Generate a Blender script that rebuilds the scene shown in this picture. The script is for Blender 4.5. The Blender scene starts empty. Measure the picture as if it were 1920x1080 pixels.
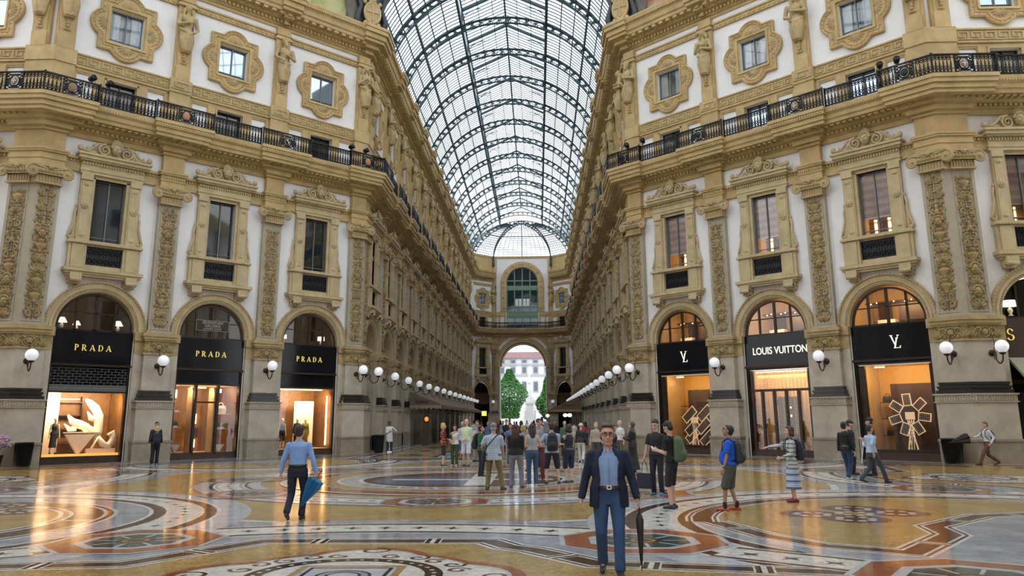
import bpy, math, random
from mathutils import Matrix, Vector
PI=math.pi
sin,cos=math.sin,math.cos
scene=bpy.context.scene
COL=scene.collection
random.seed(7)
# ---------------------------------------------------------------- helpers
class MB:
    """collects polygons; build() links ONE mesh object"""
    def __init__(s): s.v=[];s.f=[];s.m=[];s.mats=[];s.cur=0;s.sm=[];s.smooth=False
    def mat(s,m):
        if m not in s.mats: s.mats.append(m)
        s.cur=s.mats.index(m);return s
    def add(s,vs,fs):
        o=len(s.v);s.v.extend(vs)
        for f in fs: s.f.append([o+i for i in f]);s.m.append(s.cur);s.sm.append(s.smooth)
        return s
    def box(s,x0,x1,y0,y1,z0,z1):
        if x1<x0:x0,x1=x1,x0
        if y1<y0:y0,y1=y1,y0
        if z1<z0:z0,z1=z1,z0
        return s.add([(x0,y0,z0),(x1,y0,z0),(x1,y1,z0),(x0,y1,z0),(x0,y0,z1),(x1,y0,z1),(x1,y1,z1),(x0,y1,z1)],
            [(0,3,2,1),(4,5,6,7),(0,1,5,4),(1,2,6,5),(2,3,7,6),(3,0,4,7)])
    def quad(s,a,b,c,d): return s.add([a,b,c,d],[(0,1,2,3)])
    def bar(s,a,b,w,h=None,up=(0,0,1)):
        h=h or w;a=Vector(a);b=Vector(b);t=(b-a).normalized();u=Vector(up)
        if abs(t.dot(u))>.95:u=Vector((0,1,0)) if abs(t.y)<.9 else Vector((1,0,0))
        r=t.cross(u).normalized()*w/2;u=r.cross(t).normalized()*h/2
        vs=[tuple(p+q) for p in(a,b) for q in(-r-u,r-u,r+u,-r+u)]
        return s.add(vs,[(3,2,1,0),(4,5,6,7),(0,1,5,4),(1,2,6,5),(2,3,7,6),(3,0,4,7)])
    def tube(s,pts,r,n=6,closed=False,flat=1.0,flatax=(0,1,0),cap=True):
        pts=[Vector(p) for p in pts];N=len(pts);vs=[];fs=[]
        rr=r if hasattr(r,'__len__') else [r]*N
        fa=Vector(flatax)
        pr=None
        for i,p in enumerate(pts):
            if closed: t=pts[(i+1)%N]-pts[i-1]
            else: t=pts[min(i+1,N-1)]-pts[max(i-1,0)]
            t=t.normalized() if t.length>1e-9 else Vector((0,0,1))
            if pr is None:
                pr=t.orthogonal().normalized()
                if abs(t.dot(fa))<.9: pr=t.cross(fa).normalized()
            pr=(pr-t*pr.dot(t))
            pr=pr.normalized() if pr.length>1e-6 else t.orthogonal().normalized()
            b=t.cross(pr)
            for k in range(n):
                a=2*PI*k/n
                q=pr*cos(a)*rr[i]+b*sin(a)*rr[i]
                if flat!=1.0:q=q-fa*q.dot(fa)*(1-flat)
                vs.append(tuple(p+q))
        M=N if closed else N-1
        for i in range(M):
            for k in range(n):
                j=(i+1)%N
                fs.append((i*n+k,i*n+(k+1)%n,j*n+(k+1)%n,j*n+k))
        if not closed and cap:
            fs.append(tuple(range(n))[::-1]);fs.append(tuple((N-1)*n+k for k in range(n)))
        return s.add(vs,fs)
    def ell(s,c,r,nu=10,nv=7,M=None):
        c=Vector(c)
        if not hasattr(r,'__len__'):r=(r,r,r)
        vs=[];fs=[]
        def P(a,b,cc):
            q=Vector((a*r[0],b*r[1],cc*r[2]))
            if M is not None:q=M@q
            return tuple(c+q)
        vs.append(P(0,0,-1))
        for j in range(1,nv):
            th=-PI/2+PI*j/nv
            for i in range(nu):
                ph=2*PI*i/nu
                vs.append(P(cos(th)*cos(ph),cos(th)*sin(ph),sin(th)))
        vs.append(P(0,0,1));T=len(vs)-1
        for i in range(nu):
            k=(i+1)%nu
            fs.append((0,1+k,1+i));b=1+(nv-2)*nu;fs.append((T,b+i,b+k))
            for j in range(nv-2):
                a=1+j*nu;fs.append((a+i,a+k,a+nu+k,a+nu+i))
        return s.add(vs,fs)
    def lathe(s,prof,c=(0,0,0),n=12,half=False,sx=1,sy=1):
        cx,cy,cz=c;vs=[];fs=[];N=n+1 if half else n
        for r,z in prof:
            for k in range(N):
                a=(PI*k/n) if half else 2*PI*k/n
                vs.append((cx+r*cos(a)*sx,cy+r*sin(a)*sy,cz+z))
        for i in range(len(prof)-1):
            for k in range(n):
                j=k+1 if half else (k+1)%n
                fs.append((i*N+k,i*N+j,(i+1)*N+j,(i+1)*N+k))
        if not half:
            fs.append(tuple(range(N))[::-1]);fs.append(tuple((len(prof)-1)*N+k for k in range(N)))
        return s.add(vs,fs)
    def prism(s,poly,f0,f1,ax='z'):
        """poly: 2D pts; extruded between f0 and f1 along ax ('z': xy poly, 'y': xz poly)"""
        n=len(poly)
        if ax=='z': vs=[(x,y,f0) for x,y in poly]+[(x,y,f1) for x,y in poly]
        elif ax=='y': vs=[(x,f0,y) for x,y in poly]+[(x,f1,y) for x,y in poly]
        else: vs=[(f0,x,y) for x,y in poly]+[(f1,x,y) for x,y in poly]
        fs=[tuple(range(n))[::-1],tuple(range(n,2*n))]+[(i,(i+1)%n,n+(i+1)%n,n+i) for i in range(n)]
        return s.add(vs,fs)
    def rings(s,loops,closed=True,cap0=False,cap1=False):
        n=len(loops[0]);vs=[p for l in loops for p in l];fs=[]
        for i in range(len(loops)-1):
            for k in range(n if closed else n-1):
                j=(k+1)%n;fs.append((i*n+k,i*n+j,(i+1)*n+j,(i+1)*n+k))
        if cap0:fs.append(tuple(range(n))[::-1])
        if cap1:fs.append(tuple((len(loops)-1)*n+k for k in range(n)))
        return s.add(vs,fs)
    def xf(s,M,start=0):
        for i in range(start,len(s.v)): s.v[i]=tuple(M@Vector(s.v[i]))
        return s
    def merge(s,o,M=None):
        b=len(s.v);s.v.extend([tuple(M@Vector(p)) for p in o.v] if M is not None else o.v)
        mp=[]
        for m in o.mats:
            if m not in s.mats:s.mats.append(m)
            mp.append(s.mats.index(m))
        for f,mi,smm in zip(o.f,o.m,o.sm): s.f.append([b+i for i in f]);s.m.append(mp[mi] if mp else s.cur);s.sm.append(smm)
        return s
    def mesh(s,name,default=None):
        me=bpy.data.meshes.new(name)
        me.from_pydata(s.v,[],s.f)
        if not s.mats and default: s.mats=[default]
        for m in s.mats: me.materials.append(m)
        if len(s.mats)>1: me.polygons.foreach_set('material_index',s.m)
        if any(s.sm): me.polygons.foreach_set('use_smooth',s.sm)
        me.validate();me.update()
        return me
def fixn(me):
    import bmesh
    bm=bmesh.new();bm.from_mesh(me);bmesh.ops.recalc_face_normals(bm,faces=bm.faces);bm.to_mesh(me);bm.free();return me
def link(name,data,parent=None,M=None):
    o=bpy.data.objects.new(name,data);COL.objects.link(o)
    if parent is not None:o.parent=parent
    if M is not None:o.matrix_local=M
    return o
def obj(name,mb,m=None,parent=None,M=None):
    if isinstance(mb,MB): mb=mb.mesh(name,m)
    return link(name,mb,parent,M)
def thing(name,label,cat,M=None,group=None):
    o=link(name,None,None,M);o.empty_display_size=.2
    o['label']=label;o['category']=cat
    if group:o['group']=group
    return o
def tag(o,label,cat,group=None):
    o['label']=label;o['category']=cat
    if group:o['group']=group
    return o
def struct(o): o['kind']='structure';return o
def sroot(name,M=None): return struct(link(name,None,None,M))
ORD=['first','second','third','fourth','fifth','sixth','seventh','eighth','ninth','tenth','eleventh','twelfth','thirteenth','fourteenth','fifteenth','sixteenth']
CACHE={}
def cached(key,fn):
    if key not in CACHE: CACHE[key]=fn()
    return CACHE[key]
# ---------------------------------------------------------------- materials
def mat(name,col,rough=.6,metal=0,var=0,scale=3,bump=0,bscale=20,coat=0,emit=None,es=0,spec=.5,col2=None,sheen=0):
    m=bpy.data.materials.new(name);m.use_nodes=True;nt=m.node_tree;b=nt.nodes['Principled BSDF']
    b.inputs['Base Color'].default_value=(*col,1);b.inputs['Roughness'].default_value=rough;b.inputs['Metallic'].default_value=metal
    b.inputs['Specular IOR Level'].default_value=spec
    if coat:b.inputs['Coat Weight'].default_value=coat;b.inputs['Coat Roughness'].default_value=.05
    if emit:b.inputs['Emission Color'].default_value=(*emit,1);b.inputs['Emission Strength'].default_value=es
    if var or col2:
        tc=nt.nodes.new('ShaderNodeNewGeometry');n=nt.nodes.new('ShaderNodeTexNoise');n.inputs['Scale'].default_value=scale;n.inputs['Detail'].default_value=5;n.inputs['Roughness'].default_value=.65
        nt.links.new(tc.outputs['Position'],n.inputs['Vector'])
        r=nt.nodes.new('ShaderNodeValToRGB');r.color_ramp.elements[0].position=.33;r.color_ramp.elements[1].position=.68
        c2=col2 or tuple(c*(1-var) for c in col)
        r.color_ramp.elements[0].color=(*c2,1);r.color_ramp.elements[1].color=(*col,1)
        nt.links.new(n.outputs['Fac'],r.inputs['Fac']);nt.links.new(r.outputs['Color'],b.inputs['Base Color'])
    if bump:
        tc=nt.nodes.new('ShaderNodeNewGeometry');n=nt.nodes.new('ShaderNodeTexNoise');n.inputs['Scale'].default_value=bscale;n.inputs['Detail'].default_value=3
        nt.links.new(tc.outputs['Position'],n.inputs['Vector'])
        bp=nt.nodes.new('ShaderNodeBump');bp.inputs['Strength'].default_value=bump;bp.inputs['Distance'].default_value=.02
        nt.links.new(n.outputs['Fac'],bp.inputs['Height']);nt.links.new(bp.outputs['Normal'],b.inputs['Normal'])
    return m
STUCCO=mat('stucco_white',(.80,.78,.76),.85,var=.10,scale=.5,bump=.15,bscale=30)
OCHRE=mat('ochre_stone',(.55,.385,.175),.7,var=.28,scale=1.2,bump=.2,bscale=14)
OCHRE2=mat('carved_stone',(.50,.36,.18),.75,var=.32,scale=2.0,bump=.3,bscale=18)
CARVE=mat('relief_stone',(.42,.30,.135),.75,var=.40,scale=2.5,bump=.3,bscale=25)
SHAFT=mat('pilaster_stone',(.44,.38,.27),.7,var=.18,scale=1.5,bump=.15,bscale=20)
PIER=mat('pier_marble',(.56,.49,.375),.5,var=.30,scale=1.1,bump=.08,bscale=12)
PLINTH=mat('plinth_stone',(.36,.30,.22),.5,var=.35,scale=1.5,bump=.1,bscale=12)
BLACKST=mat('black_stone',(.035,.026,.024),.25,var=.3,scale=4)
IRON=mat('wrought_iron',(.012,.013,.015),.35,metal=.6)
GRILLE=mat('iron_grille',(.02,.021,.024),.45,metal=.3,bump=.5,bscale=22)
IRONV=mat('vault_iron',(.03,.06,.07),.45,metal=.2)
FRAME=mat('bronze_frame',(.035,.022,.015),.35,metal=.5)
WOOD=mat('dark_wood',(.06,.028,.015),.4,var=.4,scale=5)
BLACKGL=mat('black_glass',(.006,.006,.009),.08,spec=.22)
GOLD=mat('gold_letters',(.80,.62,.15),.35,emit=(.9,.72,.2),es=.35)
PALEL=mat('pale_letters',(.80,.82,.72),.4,emit=(.8,.85,.7),es=.5)
GLOBE=mat('globe_glass',(.9,.9,.93),.25,emit=(.92,.94,1),es=.22)
BRASS=mat('lamp_bronze',(.05,.035,.025),.4,metal=.7)
ROSSO=mat('medallion_red',(.45,.17,.10),.5)
MEDW=mat('medallion_white',(.42,.40,.38),.5)
MEDB=mat('medallion_brown',(.22,.13,.08),.5)
def glassmat(name,tint,fac,rough=.02):
    m=bpy.data.materials.new(name);m.use_nodes=True;nt=m.node_tree;nt.nodes.clear()
    o=nt.nodes.new('ShaderNodeOutputMaterial');mx=nt.nodes.new('ShaderNodeMixShader');t=nt.nodes.new('ShaderNodeBsdfTransparent');g=nt.nodes.new('ShaderNodeBsdfGlossy')
    fr=nt.nodes.new('ShaderNodeFresnel');fr.inputs['IOR'].default_value=1.5
    t.inputs['Color'].default_value=(*tint,1);g.inputs['Roughness'].default_value=rough
    ma=nt.nodes.new('ShaderNodeMath');ma.operation='MULTIPLY';ma.inputs[1].default_value=fac
    nt.links.new(fr.outputs['Fac'],ma.inputs[0]);nt.links.new(ma.outputs[0],mx.inputs['Fac'])
    nt.links.new(t.outputs[0],mx.inputs[1]);nt.links.new(g.outputs[0],mx.inputs[2]);nt.links.new(mx.outputs[0],o.inputs['Surface'])
    return m
SHOPGL=glassmat('shop_glass',(.95,.95,.95),1.0)
LUNGL=glassmat('lunette_glass',(.75,.75,.75),1.4)
SURR=mat('window_surround_stone',(.57,.44,.25),.7,var=.25,scale=1.6,bump=.2,bscale=16)
WINF=mat('window_frame_grey',(.16,.16,.155),.4,metal=.3)
DARKGL=mat('dark_window_glass',(.012,.018,.022),.04,spec=.9)
DARKGL2=mat('pale_window_glass',(.16,.19,.22),.05,spec=.9)
BLIND=mat('window_blind',(.72,.56,.52),.8,var=.25,scale=5)
BLIND2=mat('window_blind_band',(.50,.37,.34),.8)
CURT=mat('sheer_curtain',(.75,.82,.88),.8,var=.2,scale=6)
WHITEP=mat('white_paint',(.8,.8,.78),.5)
GREENP=mat('green_window_frame',(.16,.27,.18),.5)
WARMW=mat('warm_wall',(.66,.47,.22),.7,var=.15,scale=2)
WARMD=mat('shop_panelling',(.24,.12,.04),.5,var=.4,scale=2)
CREAMD=mat('display_white',(.85,.78,.66),.5)
SHELFM=mat('shelf_dark',(.05,.025,.015),.4)
BULB=mat('lit_bulb',(1,.8,.5),.5,emit=(1,.70,.36),es=14)
STRIP=mat('lit_strip',(1,.8,.5),.5,emit=(1,.62,.26),es=5)
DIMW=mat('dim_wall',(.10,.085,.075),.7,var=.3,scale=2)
REFGL=mat('reflecting_glass',(.40,.47,.54),.03,metal=.92)
SHADE=mat('lamp_shade',(.9,.85,.7),.7,emit=(1,.82,.55),es=1.6)
# vault glass: clear with faint bluish cast and dirt
def vaultglass():
    m=bpy.data.materials.new('vault_glass');m.use_nodes=True;nt=m.node_tree;nt.nodes.clear()
    o=nt.nodes.new('ShaderNodeOutputMaterial');mx=nt.nodes.new('ShaderNodeMixShader');t=nt.nodes.new('ShaderNodeBsdfTransparent');d=nt.nodes.new('ShaderNodeBsdfTranslucent')
    g=nt.nodes.new('ShaderNodeNewGeometry');n=nt.nodes.new('ShaderNodeTexNoise');n.inputs['Scale'].default_value=.35;r=nt.nodes.new('ShaderNodeValToRGB')
    r.color_ramp.elements[0].position=.42;r.color_ramp.elements[0].color=(.86,.93,.99,1);r.color_ramp.elements[1].position=.58;r.color_ramp.elements[1].color=(.97,.99,1,1)
    nt.links.new(g.outputs['Position'],n.inputs['Vector']);nt.links.new(n.outputs['Fac'],r.inputs['Fac']);nt.links.new(r.outputs['Color'],t.inputs['Color'])
    d.inputs['Color'].default_value=(.8,.85,.9,1);mx.inputs['Fac'].default_value=.05
    nt.links.new(t.outputs[0],mx.inputs[1]);nt.links.new(d.outputs[0],mx.inputs[2]);nt.links.new(mx.outputs[0],o.inputs['Surface']);return m
VGLASS=vaultglass()
# ---------------------------------------------------------------- place geometry
q=1/math.sqrt(2)
G,GR,Y0=10.547,5.826,46.023
CXX=(GR-G)/2; HW=(G+GR)/2
LD_=17.08
B1=Vector((-G,Y0,0));B2=Vector((GR,Y0,0))
A1=Vector((-G-LD_*q,Y0-LD_*q,0));A2=Vector((GR+LD_*q,Y0-LD_*q,0))
YE=125.9;EH=4.75
E1=Vector((-G,YE,0));E2=Vector((GR,YE,0));F1=Vector((CXX-EH,YE+HW-EH,0));F2=Vector((CXX+EH,YE+HW-EH,0))
OC=Vector((CXX,Y0-LD_*q-HW,0))   # centre of the octagon
class Fr:
    def __init__(s,o,d,n): s.o=Vector(o);s.d=Vector((*d,0)).normalized();s.n=Vector((*n,0)).normalized();s.X=s.n.cross(Vector((0,0,1)))
    def M(s,t,d=0,z=0,flip=False):
        X,Yv=(s.X,s.n)
        p=s.o+s.d*t+s.n*d+Vector((0,0,z))
        return Matrix(((X.x,Yv.x,0,p.x),(X.y,Yv.y,0,p.y),(0,0,1,p.z),(0,0,0,1)))
LD=Fr(B1,(-q,-q),(q,-q));RD=Fr(B2,(q,-q),(-q,-q));LC=Fr(B1,(0,1),(1,0));RC=Fr(B2,(0,1),(-1,0))
LT=Fr(A1,(-1,0),(0,-1));RT=Fr(A2,(1,0),(0,-1))
EL=Fr(E1,(q,q),(q,-q));ER=Fr(E2,(-q,q),(-q,-q));EC=Fr(F1,(1,0),(0,-1))
LDLEN=LD_; ELEN=(F1-E1).length
PITCH=5.5452; AP=5.51
DBAYS=[2.9968,8.542,14.087]; DPIL=[5.77,11.315]
ABAYS=[.72+AP*(k+.5) for k in range(14)]; APIL=[.72+AP*k for k in range(1,15)]
PATH=[Vector((-46,A1.y,0)),A1,B1,E1,F1,F2,E2,B2,A2,Vector((42,A2.y,0))]
def seg_n(a,b):
    t=(b-a).normalized();return Vector((t.y,-t.x,0))
def offs(i,d):
    """offset point of PATH[i] by d toward the interior, mitred"""
    ns=[]
    if i>0:ns.append(seg_n(PATH[i-1],PATH[i]))
    if i<len(PATH)-1:ns.append(seg_n(PATH[i],PATH[i+1]))
    if len(ns)==1:return PATH[i]+ns[0]*d
    n=(ns[0]+ns[1])/(1+ns[0].dot(ns[1]));return PATH[i]+n*d
def sweep(prof,i0,i1,m):
    """profile [(d,z)] swept along PATH[i0..i1], mitred"""
    mb=MB().mat(m)
    loops=[[tuple(offs(i,d)+Vector((0,0,z))) for d,z in prof] for i in range(i0,i1+1)]
    mb.rings(loops,closed=False);return mb
def corner_prism(mb,K,f1,c1,f2,c2,h,d,z0,z1,back=.05):
    """V-shaped solid round a convex corner; f1,f2 frames with origin K, c = centre of face along each"""
    a=f1.d*(c1+h);b=f2.d*(c2+h);mi=(f1.n+f2.n)/(1+f1.n.dot(f2.n))
    pts=[a,a+f1.n*d,mi*d,b+f2.n*d,b,-mi*back]
    pts=[(p.x,p.y) for p in pts]
    mb.prism(pts,z0,z1)
# ================================================================ ornament generators (local frame: x along wall, y outward, z up)
def spiral(cx,cz,r0,r1,turns,a0,dirn=1,n=22,y=0):
    pts=[]
    for i in range(n+1):
        f=i/n;a=a0+dirn*turns*2*PI*f;r=r0+(r1-r0)*f
        pts.append((cx+r*cos(a),y,cz+r*sin(a)))
    return pts
def leaf(mb,c,ang,L,W,T=.05):
    """pointed leaf lying on the wall plane"""
    cx,y,cz=c;d=(cos(ang),sin(ang));p=(-d[1],d[0])
    out=[];n=7
    vs=[(cx,y,cz)]
    for i in range(n+1):
        f=i/n;w=W*math.sin(PI*f**.8)*.5
        out.append((f,w))
    L1=[(cx+d[0]*L*f+p[0]*w,y,cz+d[1]*L*f+p[1]*w) for f,w in out]
    L2=[(cx+d[0]*L*f-p[0]*w,y,cz+d[1]*L*f-p[1]*w) for f,w in out]
    MID=[(cx+d[0]*L*f,y+T*math.sin(PI*min(1,f*.9+.1)),cz+d[1]*L*f) for f,w in out]
    mb.rings([L1,MID,L2],closed=False)
def face_relief(mb,c,s,yf=1.0):
    x,y,z=c
    mb.ell((x,y,z),(.5*s,.42*s*yf,.62*s),10,8)
    mb.ell((x,y+.42*s*yf,z-.02*s),(.09*s,.14*s,.2*s),6,5)
    for k in(-1,1):
        mb.ell((x+k*.2*s,y+.36*s*yf,z+.15*s),(.12*s,.08*s,.05*s),6,4)
        mb.ell((x+k*.27*s,y+.3*s*yf,z-.15*s),(.16*s,.12*s,.18*s),6,4)
    mb.ell((x,y+.38*s*yf,z-.3*s),(.18*s,.1*s,.07*s),6,4)
    for i in range(9):
        a=PI*i/8;mb.ell((x+.52*s*cos(a),y+.08*s,z+.2*s+.5*s*sin(a)),(.17*s,.2*s,.17*s),6,4)
def relief_mesh(seed,w=.31,h=6.05):
    rnd=random.Random(seed);mb=MB().mat(CARVE);mb.smooth=True
    z=0.12;r=.032
    order=['vase','scroll','leaf','mask','scroll','urn','leaf','scroll','figure','leaf','vase','scroll','mask','leaf','scroll']
    rnd.shuffle(order)
    mb.tube([(0,.02,0.05),(0,.02,h-.1)],.022,5)
    zz=.22;kk=0
    while zz<h-.25:
        for s in(-1,1):
            d_=1 if kk%2 else -1
            mb.tube([(s*abs(p[0]),p[1],p[2]) for p in spiral(.215,zz,.125,.02,1.3,PI*.5*d_,d_,11,.02)],[.030-.014*t/11 for t in range(12)],4)
            leaf(mb,(s*.30,.005,zz+.14),PI/2+s*(.5 if kk%2 else -.6),.22,.12,.07);leaf(mb,(s*.08,.005,zz+.16),PI/2-s*.9,.24,.13,.07)
        zz+=.335;kk+=1
    i=0
    while z<h-.35:
        k=order[i%len(order)];i+=1
        if k=='scroll':
            for s in(-1,1):
                mb.tube([(s*abs(p[0]),p[1],p[2]) for p in spiral(w*.52,z+.2,w*.46,.03,1.35,-PI*.75,1,16,.03)],[.058-.03*t/16 for t in range(17)],5)
                mb.tube([(s*abs(p[0]),p[1],p[2]) for p in spiral(w*.5,z+.52,w*.36,.02,1.2,PI*.75,-1,14,.03)],[.052-.026*t/14 for t in range(15)],5)
                leaf(mb,(s*w*.2,.02,z+.3),PI/2-s*.9,.3,.14,.07);leaf(mb,(s*w*.75,.02,z+.1),PI/2-s*.2,.24,.12,.06)
            mb.ell((0,.05,z+.36),(.06,.06,.06),6,5);z+=.68
        elif k=='leaf':
            for j in range(5):
                a=PI/2+(j-2)*.55;leaf(mb,(0,.02,z+.03),a,.42-.03*abs(j-2),.18,.10)
            for s in(-1,1):
                leaf(mb,(0,.02,z+.42),PI/2+s*2.2,.26,.12,.07);mb.ell((s*w*.7,.03,z+.12),(.05,.05,.05),6,4)
            z+=.46
        elif k in('vase','urn'):
            mb.lathe([(.07,0),(.14,.03),(.06,.09),(.15,.2),(.25,.34),(.24,.4),(.12,.44),(.2,.5)],(0,.0,z),8,half=True,sy=.55)
            for s in(-1,1): leaf(mb,(s*.1,.01,z+.02),PI/2-s*1.2,.3,.13,.08);leaf(mb,(s*.16,.01,z+.5),PI/2-s*.9,.26,.12,.07)
            for s in(-1,1): mb.tube([(s*.17,.03,z+.35),(s*.29,.04,z+.42),(s*.27,.04,z+.26),(s*.15,.03,z+.2)],.02,5)
            for j in range(3): leaf(mb,(0,.03,z+.48),PI/2+(j-1)*.6,.22,.1,.06)
            z+=.66
        elif k=='mask':
            face_relief(mb,(0,.03,z+.24),.36,.8)
            for s in(-1,1): leaf(mb,(s*.12,.02,z+.3),PI/2-s*1.2,.24,.12,.06);leaf(mb,(s*.1,.02,z+.06),PI/2-s*2.1,.2,.1,.06)
            z+=.52
        else:
            mb.ell((0,.06,z+.58),(.06,.06,.075),7,6);mb.ell((0,.05,z+.4),(.08,.06,.12),7,6);mb.ell((0,.04,z+.2),(.1,.06,.16),7,6)
            for s in(-1,1):
                mb.tube([(s*.08,.05,z+.46),(s*.2,.06,z+.42),(s*.22,.05,z+.6)],.028,5);mb.tube([(s*.06,.05,z+.14),(s*.13,.04,z-.02)],.035,5)
            z+=.72
    return mb
def key_strip(L,h,y,m):
    """Greek key in relief, centred on x=0,z=0"""
    mb=MB().mat(m);t=.07;u=h*1.35;n=max(1,int(L/u));u=L/n
    a=h/2
    for i in range(n):
        x=-L/2+i*u
        B=lambda x0,x1,z0,z1: mb.box(x+x0*u,x+x1*u,0,y,z0*a,z1*a)
        B(0,.14,-1,1);B(.14,.86,.74,1);B(.72,.86,-.45,.74);B(.34,.72,-.45,-.2);B(.34,.48,-.2,.4);B(.14,1,-1,-.76)
    return mb
def dentils(mb,L,x0,y0,y1,z0,z1,pitch,fill=.55):
    n=max(1,int(round(L/pitch)));p=L/n
    for i in range(n): mb.box(x0+i*p+p*(1-fill)/2,x0+i*p+p*(1+fill)/2,y0,y1,z0,z1)
def capital_mesh(w=.62):
    mb=MB().mat(OCHRE2);mb.smooth=False
    mb.box(-w*.84,w*.84,0,.42,.0,.34)           # fluted neck
    for i in range(9): mb.box(-w*.8+i*w*.2-.02,-w*.8+i*w*.2+.02,.42,.46,.02,.30)
    mb.box(-w*.9,w*.9,0,.5,-.07,0)
    mb.box(-w*.92,w*.92,0,.54,.34,.44);mb.box(-w*1.12,w*1.12,0,.6,.70,.80);mb.box(-w*1.02,w*1.02,0,.52,.44,.70)
    mb.smooth=True
    for s in(-1,1):
        mb.tube(spiral(s*w*1.14,.46,.27,.03,2.2,PI/2,-s,34,.52),[.06-.032*i/34 for i in range(35)],6)
        mb.ell((s*w*1.12,.52,.47),(.25,.06,.25),12,5);mb.ell((s*w*1.12,.6,.47),(.05,.05,.05),6,5)
        mb.tube([(s*w*1.12,.52,.70),(s*w*.6,.56,.66),(0,.58,.58)],.05,6)
    for i in range(7):
        leaf(mb,((i-3)*w*.22,.56,.62),-PI/2+(i-3)*.12,.24,.2,.07)
    mb.ell((0,.62,.68),(.12,.1,.12),8,6)
    return mb
def pier_frieze_mesh(w):
    mb=MB().mat(CARVE);mb.smooth=True
    mb.ell((0,.02,0),(.15,.06,.15),12,6);mb.tube([(.2*cos(a*PI/8),.03,.2*sin(a*PI/8)) for a in range(16)],.03,5,closed=True)
    for s in(-1,1):
        for xx,zz in((.30,.2),(.30,-.2),(.56,.2),(.56,-.2)): mb.tube([(s*abs(p[0]),p[1],p[2]) for p in spiral(xx,zz,.09,.02,1.2,0,1,8,.02)],.02,4)
        mb.tube([(s*abs(p[0]),p[1],p[2]) for p in spiral(w*.48,.02,.17,.03,1.4,PI,-1,16,.03)],[.04-.02*i/16 for i in range(17)],5)
        for j in range(4): leaf(mb,(s*w*.82,.01,-.24),PI/2+(j-1.5)*.5,.42-.07*abs(j-1.5),.14,.07)
        leaf(mb,(s*w*.3,.01,-.26),PI/2-s*.5,.3,.12,.06);leaf(mb,(s*w*.35,.01,.26),-PI/2+s*.6,.22,.12,.06)
    return mb
# ---------------------------------------------------------------- pilasters (pier + upper pilaster), profile rows: part, material, [(z0,z1,half,d)]
PIL=[('plinth',PLINTH,[(0,.86,.88,.66),(.86,.90,.92,.70),(.90,.96,.90,.68)]),
     ('pedestal_block',PIER,[(.96,2.42,.84,.62)]),
     ('carved_band',SHAFT,[(2.42,2.47,.90,.68),(2.47,2.72,.86,.64),(2.72,2.79,.92,.70)]),
     ('base_moulding',BLACKST,[(2.79,2.93,.80,.60),(2.93,3.0,.72,.52),(3.0,3.1,.76,.56),(3.1,3.16,.68,.48),(3.16,3.26,.71,.51)]),
     ('lower_shaft',PIER,[(3.26,4.96,.64,.42)]),
     ('carved_frieze',OCHRE2,[(4.96,5.02,.72,.50),(5.02,5.60,.64,.42)]),
     ('impost',OCHRE2,[(5.60,5.68,.70,.50),(5.68,5.82,.76,.56),(5.82,5.92,.82,.62),(5.92,5.99,.79,.59)]),
     ('upper_shaft',SHAFT,[(5.99,6.12,.60,.36),(6.12,12.46,.52,.27)]),
     ('entablature_block',OCHRE,[(13.26,13.34,.64,.46),(13.34,13.62,.58,.40),(13.62,13.70,.62,.44),(13.70,13.93,.60,.42),(13.93,14.02,.66,.50),(14.02,14.12,.70,.54)]),
     ('attic_block',OCHRE,[(14.12,15.0,.52,.30),(15.0,15.15,.60,.42),(15.15,15.42,.72,.60)]),
     ('upper_pedestal',OCHRE,[(16.45,18.46,.52,.28),(18.46,19.2,.56,.33)])]
def relief_frame(mb,z0,z1,w,y,t=.05):
    mb.box(-w-t,-w,y,y+.03,z0,z1);mb.box(w,w+t,y,y+.03,z0,z1);mb.box(-w-t,w+t,y,y+.03,z1,z1+t);mb.box(-w-t,w+t,y,y+.03,z0-t,z0)
def pil_face_extras(par,M,var,sh=None):
    """carved pieces on one pilaster face"""
    R=cached(('relief',var),lambda:relief_mesh(var).xf(Matrix.Translation((0,.275,6.2))).mesh('relief_ornament'))
    obj('relief_ornament',R,None,sh or par,M)
    obj('capital',cached('capital',lambda:capital_mesh().xf(Matrix.Translation((0,0,12.48))).mesh('capital')),None,par,M)
def pil_small(mb,w=.64):
    pass
def mk_face_relief():
    mb=pier_frieze_mesh(.64);mb.xf(Matrix.Translation((0,.43,5.31)))
    return mb
def build_pilaster(fr,t,label,var,group=None,low=False):
    root=thing('pilaster',label,'pilaster',fr.M(t),group);pp={}
    for name,m,rows in PIL:
        def mk():
            mb=MB().mat(m)
            for z0,z1,h,d in rows: mb.box(-h,h,-.05,d,z0,z1)
            if name=='upper_shaft': relief_frame(mb,6.22,12.34,.37,.27)
            if name=='carved_band':
                mb.mat(PIER);k=key_strip(1.6,.2,.03,PIER).xf(Matrix.Translation((0,.64,2.595)));mb.merge(k)
            if name=='entablature_block': dentils(mb,1.16,-.58,.40,.47,13.72,13.84,.12)
            if name=='upper_pedestal': mb.merge(key_strip(1.0,.42,.04,OCHRE2).xf(Matrix.Translation((0,.33,18.83))))
            return mb.mesh(name)
        pp[name]=obj(name,cached(('pil',name),mk),None,root)
    obj('frieze_ornament',cached('pf',lambda:mk_face_relief().mesh('frieze_ornament')),None,pp['carved_frieze'])
    pil_face_extras(root,None,var,pp['upper_shaft'])
    return root
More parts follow.
